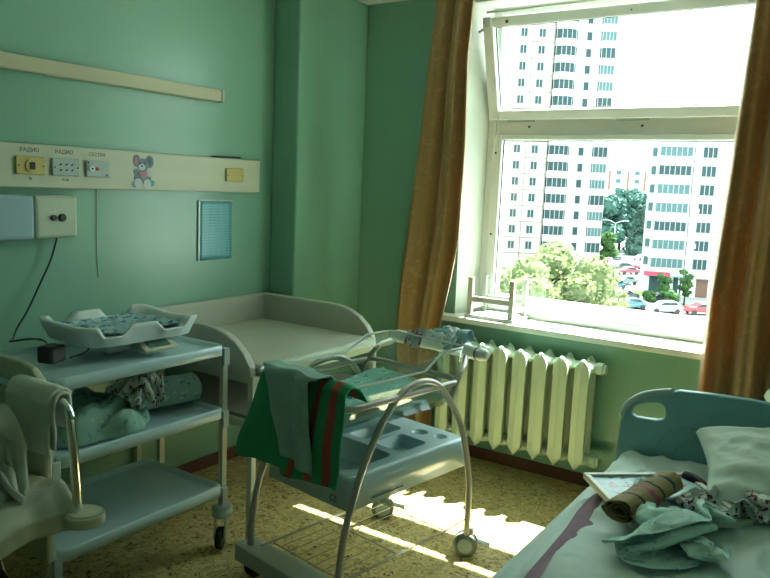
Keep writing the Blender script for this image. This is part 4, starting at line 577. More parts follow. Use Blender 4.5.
5,12,4,10,8,8,-3,7,12,0,10,0,2,10,2,3,-8,-8,2,7,12,9,11,11,-305,-3,-8,-13,-10,12,6,13,0,14,3,15,7,11,-6,11,12,7,11,11,13,6,14,14,9,13,13,4,8,10,6,10,-1,14,7,-7,11,9,-9,10,12,14,-12,-6,-7,0,8,12,13,6,11,-297,-3,-9,-13,-12,8,12,13,0,13,4,13,12,-6,14,11,5,13,10,12,3,13,11,12,14,8,10,11,13,-5,12,11,11,-5,11,-1,-2,5,15,4,11,1,4,-14,-6,
-4,8,14,10,12,6,-287,-5,-10,-14,-11,8,11,8,13,0,14,7,12,-10,9,11,10,13,12,14,13,5,13,13,10,14,6,11,13,1,5,9,9,-7,11,16,-12,15,11,-4,11,12,-4,-13,-13,-6,9,13,12,11,5,-290,4,-10,-14,-11,6,10,13,8,5,7,7,13,-7,11,14,12,12,8,12,10,14,11,10,13,8,13,12,10,9,-13,9,8,-3,12,2,16,-3,7,15,9,9,-10,-10,-12,-12,10,13,13,2,7,-273,-12,0,-14,-10,4,14,10,12,12,-10,7,
12,10,10,7,8,8,15,8,13,12,13,13,8,11,12,10,10,8,-5,-3,8,9,12,-4,13,1,15,12,-3,12,-6,-10,-12,-12,7,12,11,10,-5,-267,-10,-6,-2,-13,6,13,13,8,14,-10,1,9,13,9,11,12,11,1,13,11,14,10,12,13,14,7,12,12,0,-11,7,7,13,-1,13,-3,15,6,11,12,3,-8,-10,-10,-11,14,13,-5,10,13,-271,-12,-12,0,-9,7,12,9,13,11,-6,1,9,11,12,-3,11,10,9,11,14,9,13,14,13,4,12,12,10,-4,
-3,9,12,0,13,6,11,0,12,10,13,-11,-1,-5,-13,2,-3,12,6,6,8,-264,-14,-10,-7,5,11,1,12,2,7,9,9,-1,11,6,11,2,12,12,7,13,9,12,12,11,14,-2,8,8,10,-2,12,11,1,11,5,14,-6,10,15,12,-9,-10,-6,0,-12,-1,13,9,13,-8,-253,-6,-9,-12,11,5,6,10,9,2,11,8,0,11,6,11,-2,4,14,12,13,11,0,12,12,12,14,7,-7,1,10,13,12,8,-5,14,3,13,5,10,11,5,-6,-11,-14,-10,-1,9,
12,3,13,-248,-11,-8,-13,5,15,8,6,11,4,1,12,4,6,8,11,2,-3,10,14,6,11,11,10,12,1,11,15,8,0,-4,10,8,9,11,-4,15,6,11,4,8,11,-8,-11,-8,-14,6,13,-6,18,4,-236,-11,-12,-7,-5,14,14,10,6,9,-2,12,5,5,11,8,6,-6,5,11,13,8,7,13,-2,8,13,8,13,-2,13,-6,13,10,10,-3,13,0,11,13,13,0,-8,-11,-11,-7,11,4,2,16,11,-239,-11,-11,-12,0,10,13,12,5,13,-3,12,3,8,8,
11,9,-4,-4,7,13,10,11,4,-7,12,13,10,0,13,6,13,-8,11,9,9,5,12,0,12,15,-1,-9,-10,-9,9,-5,2,14,11,13,-240,-6,-10,-11,1,2,12,9,13,13,-3,11,8,4,11,7,11,1,-5,-1,12,13,9,-8,2,5,14,4,8,13,9,12,-4,6,5,8,9,5,9,10,13,-5,-8,-9,-5,12,9,-5,10,8,13,-249,9,-9,-8,-9,10,4,13,12,-3,14,13,2,11,11,8,11,1,-1,-7,9,13,10,-5,0,0,6,10,12,1,13,6,9,
-2,15,-2,10,5,13,0,14,11,-8,-11,-8,5,14,8,7,11,-4,-252,14,6,-9,-11,1,13,3,8,10,12,5,11,3,14,14,11,-1,5,-8,1,13,11,2,1,1,-2,4,7,14,-5,11,6,10,1,13,3,12,-2,15,3,12,3,-8,-11,-3,11,14,11,14,5,-271,14,13,-5,-7,-1,12,8,5,8,2,13,11,6,11,12,11,6,-8,5,-9,13,8,8,4,1,3,-4,0,1,10,4,8,1,12,5,14,0,14,1,13,6,8,-5,-5,-8,12,13,13,3,13,
-117,-8,-14,-14,-12,-11,-10,-10,-8,-5,-1,5,2,-6,-5,-2,4,0,-3,8,11,2,-3,-1,-2,0,1,4,-6,1,0,1,5,6,4,7,-13,-2,0,-6,8,4,-5,-8,1,-6,-7,-4,-12,-12,-13,140,-11,-14,-14,-10,-6,-12,-11,-11,-5,-5,1,10,5,-3,-4,-4,8,-6,-3,2,5,5,9,0,0,1,-1,0,-5,4,-3,9,8,1,-14,-5,11,-6,1,-10,12,-12,-7,-2,9,-1,-10,-13,-13,-12,135,-14,-14,-9,-8,-13,-12,-11,-1,-5,-4,-8,5,8,6,2,-5,-2,
4,-5,-3,0,11,9,4,2,0,-1,-2,-3,-4,7,2,5,-1,-7,-4,-3,3,8,-9,-4,0,-15,-6,-2,7,-1,-8,-13,-13,126,-12,-14,-12,-14,3,-12,-12,-11,-6,0,6,-5,2,3,6,9,1,-2,-1,-4,-5,6,11,7,6,2,-3,0,-2,-6,2,7,6,-10,-1,0,-4,1,-7,3,2,-10,-11,-11,-4,-6,5,-3,-5,-14,119,-12,-14,-13,-1,-10,-13,-6,-5,-6,-3,1,7,-4,3,10,8,-1,3,-1,-4,-9,3,8,9,8,5,0,-6,3,-5,2,4,-7,4,-8,
8,-5,-8,-2,-7,3,3,-11,-12,-10,-8,-6,-2,2,-5,109,-11,-13,-4,-13,-11,-13,7,-2,-5,-5,-4,10,-3,4,9,8,3,-4,-3,-3,-4,-1,9,8,8,8,2,-9,-2,3,1,-5,4,-3,-1,-2,-1,-6,1,-8,-9,0,4,-12,-11,-10,-8,-8,-2,1,104,-6,-9,-9,-11,-11,-16,-5,-4,12,-4,6,4,2,1,10,4,7,-2,-3,-3,-5,-2,1,7,9,9,10,-9,-1,1,-8,8,-4,-2,1,-2,-5,-4,1,-9,-6,-2,-6,1,-10,-9,-10,-8,-10,0,95,-12,-8,
-6,-8,-3,-15,-11,-4,15,8,6,6,1,-2,5,11,-10,-3,7,4,-4,-2,-2,6,8,9,9,-5,-10,-4,7,-8,8,3,2,-9,-9,9,0,-10,-6,-7,-5,-5,-1,-9,-11,-8,-8,-11,86,-11,-10,-10,7,-14,-14,4,-11,9,13,12,10,3,0,-1,1,1,-12,-2,0,8,-2,11,0,9,10,6,-1,-11,-4,-7,-2,0,3,10,-1,-8,7,4,-8,-6,-7,-6,-3,-4,-8,-10,-9,-9,-12,82,-11,-11,-10,-7,2,-9,-15,6,10,7,8,11,11,3,0,1,-7,-5,-3,-7,
2,6,4,10,7,3,7,5,-13,0,-6,-5,-2,-2,0,3,9,0,7,-3,-6,-6,-6,-4,-8,-8,-7,-9,-9,-11,66,-1,-12,-7,-5,-9,-13,-1,7,10,5,10,9,6,5,4,3,-5,-5,-5,-6,0,0,10,-2,12,10,5,-3,-7,-11,8,-2,-2,-2,0,2,7,3,3,1,-5,-7,-5,-6,-7,-7,-8,-9,-9,-10,62,-8,-9,-4,-6,-13,-4,-3,8,7,7,9,6,7,6,7,2,-2,-5,-13,0,1,0,-6,4,12,2,14,3,-12,-10,5,6,-4,-6,10,0,1,9,
2,-4,-1,-4,-9,-12,-5,-9,-7,-4,-6,-10,57,-11,-9,-9,-7,-2,-2,-3,6,6,5,8,7,11,6,-5,5,-8,-7,0,4,2,2,-9,1,6,10,-6,6,6,-9,-2,10,-5,-5,2,11,3,0,-2,10,-3,-4,-13,-12,-8,-8,-8,-7,-2,-3,42,0,-8,-9,-8,-1,-6,4,5,5,4,5,5,1,7,10,-8,-1,0,-1,4,1,-1,-2,-7,9,1,5,3,-10,6,1,10,-6,-2,1,11,4,1,-1,-5,-6,-5,-7,-2,-7,-9,-7,-5,-5,0,26,-10,3,-12,8,-2,
-6,5,4,1,6,7,0,5,3,3,4,1,0,-9,6,4,0,-2,-6,-3,10,7,-9,4,0,-2,2,10,-1,-1,9,8,0,-1,-5,-6,-6,-6,-6,-3,-9,-6,-5,-4,0,19,-8,-9,-6,12,2,-7,6,4,2,5,7,1,4,4,3,3,1,-10,0,2,3,6,-11,3,-1,0,1,2,6,-6,6,1,8,-5,7,5,10,3,-3,-4,-6,-9,-3,-6,-6,-6,-5,-5,-4,0,-5,9,-7,-9,10,-5,8,6,3,4,2,0,6,9,0,4,-5,5,-10,4,1,2,3,-9,
2,2,1,2,-3,9,-3,2,-1,4,3,8,4,7,8,-2,-4,-7,-9,-6,-4,-10,-8,-7,5,-3,0,-10,4,-11,-1,6,3,2,5,9,5,1,0,-1,10,6,-2,3,-4,-4,3,-2,8,0,-10,6,1,-3,5,1,-2,1,7,-2,7,2,4,7,7,8,-1,-4,-9,-7,-6,-6,-10,-10,-6,1,5,2,-16,-1,-3,-1,-1,8,3,4,5,8,3,1,-2,-3,5,12,2,-3,-4,-1,-3,0,-2,2,3,6,-2,-2,-9,10,6,-5,8,9,3,5,-3,13,4,5,-3,-9,
-8,-10,-4,-10,-8,-8,4,5,4,-29,9,-9,5,-4,8,6,5,3,7,5,-3,-2,-2,-4,6,11,7,-8,-2,1,-5,2,2,3,1,-10,-4,2,5,8,1,11,9,-8,6,5,6,10,6,-2,-9,-8,-10,-10,-13,-7,0,5,5,6,-40,3,4,3,-3,5,8,1,9,7,-6,8,-2,-5,-2,4,2,10,-7,8,-9,4,-4,7,0,-3,-2,-5,-4,8,3,9,7,-1,8,6,4,6,6,9,-1,-9,-11,-13,-11,-9,-6,3,5,6,6,-44,4,0,4,1,4,1,7,10,
5,-8,4,4,-2,-2,-3,1,2,2,2,2,4,-6,7,0,-1,0,-4,-4,2,9,5,5,6,3,9,6,5,6,-1,6,-10,-11,-12,-12,-8,-5,4,6,6,7,-48,2,2,3,2,5,2,1,3,10,0,4,1,0,-5,-1,-2,7,2,2,1,-4,3,0,-6,0,-1,2,2,-1,13,-1,12,0,5,9,8,6,0,5,4,-13,-13,-7,-12,-8,-3,4,7,7,8,-51,1,3,1,-1,8,5,0,-1,5,8,-1,0,3,-2,-3,-1,-3,7,-7,-1,7,9,-3,-4,2,0,
-4,7,-5,9,5,9,1,9,9,9,5,1,-12,11,-10,-10,-6,-12,-6,-2,4,7,8,7,-52,1,1,-1,1,4,10,2,-1,1,9,1,-1,-1,3,-8,-1,2,-3,3,-1,2,0,0,5,-1,4,-4,-1,4,7,0,12,0,10,3,11,10,-11,2,2,-1,-10,-10,-6,-7,-2,5,6,9,9,-55,1,1,-1,1,3,10,3,0,-2,9,3,-2,-7,5,-4,0,0,-2,-3,5,-4,6,1,1,2,2,0,-4,3,-1,9,6,9,10,3,1,9,-1,5,-5,-2,-8,-7,-5,
-8,-1,4,7,7,11,-56,1,1,0,1,3,3,9,-4,1,-1,10,0,-8,-6,-2,7,-1,2,0,-7,8,-2,0,7,2,2,2,-3,2,-1,7,7,9,8,7,4,-6,10,7,-6,-6,-4,-7,-5,-9,0,4,6,9,9,-59,4,1,0,1,4,2,2,2,2,-4,10,0,-8,-7,2,-6,3,7,-6,3,0,2,4,-4,9,4,-1,3,0,-3,3,10,13,-2,6,6,5,6,-3,4,-3,-6,-5,-7,-7,0,4,5,7,11,-60,-1,7,0,2,3,0,4,3,-3,-1,-5,
6,-8,0,-1,-3,2,2,2,1,2,1,-1,2,3,5,6,2,0,-3,-2,13,10,5,6,4,6,2,-1,4,-2,-4,-11,-8,-2,2,4,5,7,10,-65,1,4,5,2,3,0,1,1,1,0,-7,-1,1,-8,7,-4,-6,11,1,1,2,-9,7,5,-1,6,5,7,-3,-8,6,8,7,6,6,5,0,11,-1,-1,6,-5,-9,-10,-2,-2,2,8,7,6,-60,3,2,6,3,2,1,-1,2,2,-3,-6,-6,7,-7,-9,-8,10,10,6,-2,-11,-1,2,4,9,6,7,5,-5,
-2,7,5,8,5,8,1,4,6,6,-2,-3,3,-13,-4,-6,-3,4,8,10,-3,-55,2,5,3,3,-4,10,-5,2,-3,5,-11,-4,-7,9,-9,-6,-4,4,12,5,-3,-1,0,4,3,12,-6,3,11,-3,5,8,9,3,10,2,3,6,2,-1,0,-1,-11,-5,-6,-1,3,9,8,-7,-57,8,5,5,-7,6,6,-1,-10,7,-3,-4,-5,-10,9,-7,-2,-5,-6,2,3,6,9,5,4,3,4,-1,7,4,5,5,7,6,2,1,11,5,8,3,-1,-5,-6,-5,-4,-4,1,3,
-9,8,1,-58,8,9,8,-6,-1,1,7,-11,3,5,-6,-7,-9,6,-2,-6,1,-8,-4,8,7,5,-9,6,13,8,4,-1,4,12,6,-2,13,2,1,6,12,8,3,-3,-3,-6,-8,-1,-4,0,-4,1,-1,10,-64,8,9,3,2,-1,0,-2,-2,-1,8,-7,-8,-8,1,1,-8,4,-5,-3,-5,10,-8,4,9,12,1,11,7,4,2,12,4,6,9,1,3,12,9,1,-3,1,-7,-8,-10,4,-2,-1,0,1,3,-62,4,9,9,1,-5,5,-1,-1,-5,8,-7,-8,-8,3,
0,-11,1,2,-13,4,-9,2,12,6,6,5,9,8,5,8,1,12,9,10,4,-1,8,12,-2,3,0,-5,-9,-8,-6,8,-3,-3,4,3,-63,1,9,9,-1,1,-6,10,-5,-5,10,-8,-10,-6,-5,6,-10,-8,6,-10,-8,-1,6,10,10,8,1,12,11,5,-1,6,14,11,-3,6,11,3,12,3,1,-5,-4,-4,-7,-6,-1,5,-3,-3,-3,-53,2,6,9,5,-5,0,-1,5,-12,4,0,-11,-5,-6,7,-8,-9,-6,3,-11,0,5,11,9,10,4,4,6,14,3,5,12,
12,1,4,7,4,7,8,3,-3,-5,-3,-6,-8,0,-1,2,-6,2,-56,1,1,10,8,-1,-6,6,-6,-9,-8,13,-6,-11,2,1,-7,-7,-10,4,-10,-1,5,7,9,9,11,6,5,6,7,9,12,6,6,5,9,4,3,2,11,-1,-5,-5,-4,-7,-5,3,-6,1,-13,-41,2,-6,11,8,2,-7,-2,1,-6,-12,1,5,-10,-8,7,1,-11,-4,-3,-3,-4,6,5,7,10,7,10,8,-1,10,11,2,12,7,10,1,10,4,1,5,10,-5,-5,-7,-5,-6,-4,1,-13,4,
14,-6,-2,-2,5,7,7,6,7,8,8,7,9,1,-1,-2,-10,-6,13,9,5,12,13,12,3,11,6,-12,-7,3,-8,-10,-15,-10,2,-6,-5,-14,-16,8,-2,-16,-3,-9,-4,1,9,-13,-5,6,-4,-2,9,1,0,-8,11,4,4,2,8,7,8,7,9,5,3,-4,-11,-3,7,11,12,11,10,11,8,4,4,-14,-10,4,-11,-10,-12,-12,4,-12,-6,-1,-15,13,-8,-10,-5,-4,0,-7,-7,-2,4,-5,1,-1,-1,12,-11,-4,4,4,10,8,7,1,8,8,8,8,8,-7,
-12,-2,8,11,9,11,13,11,6,1,-1,-13,-9,2,-8,-12,-13,-11,-12,-11,-1,13,9,-2,-15,0,-3,-7,-2,-7,-8,-2,-1,0,-6,-1,8,5,-13,-2,0,6,8,7,9,0,8,8,8,11,2,-2,-11,2,6,12,9,11,13,9,-2,7,-14,-4,-14,-5,-7,-9,-14,-14,-2,-14,7,13,13,-2,-3,-2,-6,-6,-4,-8,-9,0,-7,-7,2,4,11,-7,0,0,1,-9,5,9,8,0,8,10,9,0,6,-2,-2,-4,12,12,11,9,12,7,-6,1,-6,-15,-14,-9,-1,-10,
-14,0,-6,-11,8,13,13,0,0,0,-6,-6,-7,-7,-8,-12,-9,6,9,3,5,-1,-5,-7,-11,1,4,9,1,8,9,10,6,-3,-3,-1,1,9,11,11,11,12,10,-8,-4,0,-7,-13,-12,-11,4,-12,-16,-5,7,3,0,13,12,5,1,-2,-4,-5,-8,-7,-39,13,7,8,5,5,0,-9,-8,-4,0,-11,-3,7,5,8,9,9,1,2,-3,-3,7,13,12,10,10,11,5,-9,-9,-10,0,-10,-11,-11,-13,7,-7,-13,2,4,12,9,13,7,-3,2,-6,1,-7,-55,6,10,
12,-3,14,-6,6,-8,0,-9,-9,-6,8,-8,8,9,3,2,2,2,10,7,-1,12,8,10,11,8,-10,-9,-7,-8,-7,-7,-6,-8,-10,10,-9,1,-4,5,10,11,13,4,-4,7,-6,6,-69,7,7,8,12,5,6,-2,-1,-8,-5,-5,-8,-10,5,-9,9,8,-7,5,5,6,7,6,12,5,9,10,10,-7,-13,-9,-9,-7,-8,-5,-4,-11,9,11,0,-5,-4,9,13,10,6,-3,5,6,8,-67,7,6,8,11,3,5,4,-4,-10,0,-8,-8,-9,-9,-8,9,-3,10,-6,-1,
5,8,11,10,10,2,11,11,-4,-12,-14,-10,-9,-8,-6,-3,-2,3,12,9,-9,3,4,13,3,6,7,9,10,8,-75,14,-2,10,13,12,1,6,-6,-10,-11,-5,2,-7,-8,-10,-10,7,9,-1,-12,2,13,7,8,6,8,8,7,2,-8,-12,-14,-7,-10,-2,-7,12,2,-6,15,-2,3,2,9,8,9,9,10,10,9,-76,8,8,6,8,2,14,8,-9,-7,-11,-9,-10,-6,-7,-2,-1,1,-1,-6,4,-7,14,-4,8,8,10,5,9,-1,2,-14,-13,-1,-4,-11,-10,5,9,
8,0,13,-2,7,7,9,8,10,9,10,10,-73,8,6,7,9,-1,11,10,-6,-12,-7,-8,-10,-8,-5,3,-2,1,0,-10,-13,-3,12,-7,4,9,10,5,9,8,-1,-15,-12,-6,12,-9,-11,-2,-4,7,10,11,11,6,8,9,8,10,9,10,9,-86,15,9,11,9,0,12,3,-4,-13,-12,-12,6,-5,-4,-4,5,-1,-8,-8,-13,-11,2,1,13,-2,2,13,5,3,2,-5,-10,-5,14,-9,-10,-12,6,2,-3,12,10,12,13,12,5,10,13,13,7,-88,9,15,6,11,8,
13,-5,1,-11,-13,-12,-11,10,4,0,-1,-7,-9,-12,-1,-13,-3,0,13,10,-5,-2,-2,13,-8,15,-1,-11,8,-6,-13,-12,-2,6,7,0,12,11,12,14,6,13,13,12,9,-81,9,6,13,4,14,13,-4,-12,-3,-12,-13,-14,4,6,8,-7,-8,-9,-13,-6,9,-11,5,-3,14,11,0,-5,-7,13,-5,9,-8,-12,4,-5,-11,-8,10,0,8,11,8,9,12,12,13,13,10,12,-82,7,11,8,8,13,3,-1,-3,-7,-11,-14,-4,-8,11,-2,-11,-5,-10,2,-3,-11,12,4,
-3,-8,14,11,2,-9,2,9,-14,-11,-9,8,10,-10,-12,0,6,10,12,10,8,8,12,12,9,14,13,-82,12,-1,13,13,9,-9,-2,5,-3,-15,-5,-14,5,0,-8,2,-14,-9,-1,-5,3,0,0,12,-9,1,12,8,9,0,-9,-12,-12,-2,14,4,-5,-14,-3,7,11,7,12,11,10,9,13,11,4,13,-78,-1,11,14,3,13,3,-11,-3,7,-12,-10,-14,-7,0,3,5,-10,-13,-9,-6,-1,0,6,8,11,-2,-1,3,7,6,-15,9,-11,-11,16,-9,2,6,-12,7,10,
8,9,11,11,10,12,6,1,13,-84,10,11,9,12,-1,12,-7,-10,9,-8,-14,-14,-14,-5,3,6,2,-2,-10,-12,7,-7,-3,10,2,-4,-1,7,5,11,4,-2,-7,-11,-5,13,9,-7,-5,4,9,11,8,10,3,11,14,5,-2,13,-87,11,14,12,8,10,-1,-10,4,2,-13,-8,-14,-2,-14,-4,-3,3,-1,5,0,-6,3,-11,-3,-1,6,-4,-1,10,11,9,-9,12,-12,-11,8,13,5,-8,2,8,7,1,7,11,13,11,3,-3,10,-86,13,10,13,11,14,-12,4,-1,
-4,-12,-11,2,-9,-14,-14,-3,0,0,3,5,13,4,-11,-3,-3,-3,-5,5,-4,13,8,10,3,-5,-13,-1,14,2,10,-3,9,-5,4,8,10,13,9,4,-5,6,-84,11,11,12,13,13,0,-14,-5,11,-8,-12,-8,-7,-9,-3,-2,-8,-3,4,2,1,14,6,-2,-3,-4,-4,-14,9,-4,15,6,-3,13,-9,-11,8,14,2,8,7,1,-8,7,11,13,1,8,-4,1,-79,13,8,13,9,11,5,-9,-14,4,12,-8,-8,-14,-13,-10,10,2,-5,4,3,-1,-4,2,1,9,-7,
-13,-2,11,3,-10,4,15,7,-2,-13,9,15,6,-3,8,11,-9,0,12,12,-4,10,1,-5,-78,14,11,3,10,7,10,-5,-15,0,11,0,-12,-10,-13,-1,-8,13,7,-10,-2,13,2,0,-9,-4,0,-13,11,9,-12,12,-9,0,8,12,0,5,5,10,5,-2,5,7,-11,12,12,-6,0,9,1,-83,13,11,3,9,11,2,-1,-14,-6,11,5,-7,-11,-3,-8,-12,6,8,9,-14,0,8,6,1,-12,-10,-7,6,14,6,5,-8,-10,-1,13,19,-11,6,13,-7,14,14,-1,-12,
10,12,1,-8,-2,6,-78,13,10,3,9,11,-8,8,-4,-14,-1,8,-5,-9,-8,-8,9,6,4,4,-3,-11,-5,5,8,2,-12,-10,0,13,14,-7,10,-12,0,6,14,3,-7,10,4,3,15,-2,-4,9,10,3,-1,-5,-9,-71,13,10,2,10,12,-11,-1,12,-14,-12,7,-5,-9,-5,1,-8,7,8,-1,10,3,-8,-10,-2,8,5,-7,-10,11,7,12,6,-10,6,-14,3,16,-10,2,8,10,11,8,1,2,10,3,3,-14,-5,-71,7,13,3,9,14,-1,-9,8,-7,-11,-10,
-5,-8,9,-12,10,-10,3,12,2,7,4,-4,-12,-8,5,9,-11,11,13,14,2,-2,-4,-14,-1,15,-3,-10,14,5,12,0,0,7,13,7,6,-9,-10,-64,-9,12,12,7,12,6,-4,-12,0,-11,-12,-10,8,-8,1,7,4,-9,5,9,4,-5,0,1,-4,-11,5,5,13,9,10,-11,-3,14,-1,-14,-5,4,-9,11,12,11,3,-5,8,9,3,13,8,-4,-82,-6,6,12,10,12,8,-12,3,-10,-13,-12,8,-8,-2,13,4,-2,-3,-5,-2,1,-5,-1,0,11,-2,-4,10,11,
15,-4,5,-13,5,10,-10,-15,-7,7,5,8,12,-1,4,13,14,-8,8,12,-13,-62,-4,-9,12,13,7,11,4,-15,-11,-11,-4,14,-2,-11,3,14,7,-5,-3,-3,-11,-8,6,-7,1,9,8,10,6,14,2,-2,-12,-8,12,-6,-14,-8,-2,6,12,10,5,14,2,15,3,-10,10,9,-86,10,-10,7,7,12,11,10,-8,-13,-6,-10,14,3,-11,-5,14,13,1,-5,-6,-6,-10,-6,-4,-4,3,12,12,13,9,2,2,-9,-14,-5,11,-4,-11,-10,9,13,11,7,-1,8,14,10,
4,-16,0,-67,-1,6,1,13,-1,10,12,3,-14,-13,-3,11,10,-11,-10,13,14,6,-1,-10,-7,-8,-3,-4,-5,1,-1,12,13,8,8,-11,3,-8,-14,1,7,-4,-14,12,8,9,1,11,4,12,2,15,-2,-12,-70,0,0,11,14,-5,3,9,13,-11,-12,-3,10,12,-9,-12,8,13,13,-8,1,-6,-8,-2,-11,1,3,-5,-1,14,-1,8,2,-11,2,-15,-5,8,5,-6,-4,15,8,3,-3,12,10,12,14,2,-11,-73,6,0,-1,15,9,-6,5,14,-7,-12,-2,12,9,-12,
-9,5,14,14,2,-4,-3,-8,-5,-11,5,2,-2,-13,-3,10,-1,6,3,-7,-9,-15,2,8,-8,4,14,10,0,8,8,11,14,1,10,-4,-83,12,-1,-3,14,15,5,-7,4,6,-12,-2,7,13,-7,-11,2,12,13,10,-1,-5,-9,-5,-11,-12,-4,7,1,-4,-13,1,7,7,-15,-8,7,-13,1,9,-8,13,10,10,11,5,10,13,9,-12,-6,-66,11,9,-6,10,7,14,5,-6,9,-5,-6,9,-6,8,-11,-1,12,12,13,3,-6,-8,-8,-10,-11,-12,-10,1,5,4,-13,-2,
11,-2,-14,-4,12,4,-13,3,11,10,8,10,10,0,12,12,-4,-14,-60,-1,13,5,0,13,2,13,10,5,-2,-7,-5,9,-3,-5,-3,13,9,11,10,-4,-9,-11,-11,-11,-9,-12,-11,-4,12,1,-7,-8,14,-5,-11,4,14,-1,-9,6,14,10,7,12,7,3,-4,3,-6,-63,-1,3,8,8,14,-2,12,13,10,7,-6,-8,8,0,-4,-10,7,11,13,10,1,-11,-9,-12,-10,-12,-8,-12,-14,-1,7,-12,8,-3,9,4,-10,2,14,2,-8,12,12,11,10,-4,-3,4,-6,6,]),
3:(52,52,[
-402,8,9,8,4,5,4,4,4,6,8,9,11,10,11,11,11,11,11,11,10,11,10,11,11,10,9,7,6,5,2,9,-1,1,5,11,14,15,14,14,14,13,12,12,9,-4,-2,-3,-9,9,15,15,9,-404,8,9,7,6,4,4,4,5,6,8,6,10,11,12,11,11,12,11,10,11,10,11,10,11,9,7,6,5,5,5,9,0,3,6,8,14,15,14,12,14,12,12,14,12,-3,-3,-7,-7,-4,17,13,17,-397,9,8,7,6,5,4,2,6,6,8,5,10,12,
11,11,12,11,11,11,10,11,10,10,11,10,6,7,3,3,6,9,2,4,6,8,11,16,13,11,14,13,13,14,13,0,-4,-6,-7,-7,-2,16,17,-380,9,8,7,6,4,5,2,3,8,6,8,10,12,9,12,11,12,12,10,11,10,10,11,10,9,7,7,4,1,5,8,7,2,6,9,9,12,14,13,13,13,15,14,13,3,-7,-4,-6,-6,-10,5,17,-362,8,9,7,5,5,2,2,5,8,4,7,11,12,9,13,12,11,12,11,10,10,10,11,10,8,7,7,
4,0,7,7,5,5,7,9,10,12,11,13,13,13,14,15,12,6,-7,-6,-6,-7,-10,6,3,-346,9,8,7,5,3,3,3,4,4,8,9,10,10,11,11,13,12,11,11,9,11,11,9,8,6,6,4,0,12,7,7,6,4,9,9,10,8,14,13,12,13,14,14,13,6,-5,-9,-9,-8,-3,-8,-11,-317,8,8,8,4,4,2,4,4,4,5,7,13,7,12,13,12,13,11,11,9,11,8,4,1,0,9,10,10,8,-1,14,9,9,7,11,11,9,8,12,12,14,
15,14,13,8,-4,-9,-10,-5,-7,-11,-8,-315,8,9,7,5,3,3,2,-1,9,6,1,12,12,13,13,12,13,11,11,9,1,-4,1,6,13,13,7,5,-2,13,13,6,8,14,15,11,11,9,8,12,14,14,15,13,9,-3,-9,-10,-4,-9,-13,-3,-316,9,9,7,4,2,0,1,3,-2,6,11,13,13,12,13,13,12,10,1,-4,-1,0,13,13,12,4,4,-1,11,11,15,7,12,13,10,10,16,9,13,12,12,15,15,14,9,-3,-8,-10,-11,-9,-6,-11,-306,9,8,
7,-1,2,3,-1,0,5,3,12,11,9,15,14,15,7,-4,-3,2,2,13,13,9,6,1,4,11,11,11,10,11,12,11,14,12,11,12,11,14,11,15,15,15,10,-3,-7,-11,-11,-11,-13,1,-307,10,7,5,2,2,2,-2,2,4,0,5,14,14,15,13,7,2,-4,5,6,0,9,10,2,6,9,11,11,12,10,11,11,11,12,13,14,12,13,5,13,14,15,15,15,13,-7,-9,-7,-10,-12,-14,-12,-288,10,8,4,1,-5,8,-4,0,4,6,-2,16,8,8,16,-1,
6,9,9,6,0,-1,7,8,10,11,10,11,11,11,10,11,11,13,13,14,13,11,6,11,14,15,15,15,14,-4,-9,-10,-11,-12,-13,-11,-283,9,8,4,0,-3,-4,4,-6,2,7,7,12,13,-3,7,11,12,10,8,6,-4,3,5,10,8,4,14,10,10,12,12,12,12,12,13,15,13,8,9,10,13,15,15,16,14,-2,-9,-12,-11,-12,-12,-12,-278,9,7,5,0,-4,-6,4,-4,2,0,14,12,0,5,12,12,11,10,8,4,-1,-7,10,8,8,8,7,12,12,12,
13,12,12,12,14,7,17,12,11,10,9,15,15,16,8,6,-9,-11,-12,-13,-12,-12,-272,1,-1,13,6,-7,-4,4,-2,-2,-3,13,4,9,12,11,12,10,9,5,-5,-2,7,10,3,8,10,10,9,12,11,12,12,12,14,13,10,3,13,13,13,14,15,14,15,14,-1,-4,-14,-12,-13,-10,-12,-266,1,-9,-3,9,5,4,-9,3,7,-3,4,10,11,11,2,12,14,11,-3,-5,8,8,8,2,9,10,9,7,13,12,11,12,12,13,13,13,7,4,13,13,15,14,15,14,
16,5,-12,-12,-11,-12,-12,-7,-265,-5,-4,-4,7,2,0,0,1,4,4,4,10,11,-4,11,12,12,13,-5,3,8,7,3,2,12,8,7,9,12,12,10,13,13,12,8,14,13,8,6,13,14,14,16,13,11,11,-10,-10,-13,-12,-12,-2,-267,-3,-4,-7,-4,12,2,1,-1,2,6,7,11,-9,10,11,13,14,4,7,3,-6,13,5,6,6,7,9,9,7,9,12,14,14,15,10,14,13,11,7,7,14,15,15,15,13,0,-1,-13,-13,-9,-12,3,-269,-3,-10,1,-6,-1,
5,8,2,3,7,9,-9,9,11,9,12,13,8,3,-11,7,11,9,5,7,7,8,9,6,6,13,13,13,14,14,14,13,12,5,9,12,15,15,15,12,4,-3,-13,-13,-11,-6,-6,-260,-5,-10,-11,9,-1,0,7,8,3,-2,2,9,8,11,8,8,8,12,-12,3,10,7,9,9,9,6,7,10,5,7,8,6,16,14,16,16,15,9,9,10,10,14,15,14,12,6,-3,-13,-12,-12,-10,-12,-248,-6,-10,-7,3,4,-3,6,3,5,2,4,10,8,12,8,9,7,-10,2,
10,5,10,8,8,9,9,7,7,9,5,7,2,14,13,14,15,16,17,11,10,10,11,15,14,10,9,-4,-14,-12,-12,-13,-12,-241,-6,-12,-4,4,1,-2,5,1,7,4,5,7,11,6,12,-1,0,5,6,8,6,4,-6,8,8,16,14,12,10,7,6,-4,13,12,15,15,11,16,14,14,12,13,13,11,11,11,-5,-14,-11,-14,-15,-14,-232,-7,-11,-3,-1,7,-1,-2,3,3,9,10,7,11,6,3,3,5,4,6,-9,-1,15,-7,6,8,14,16,5,17,16,-5,10,10,
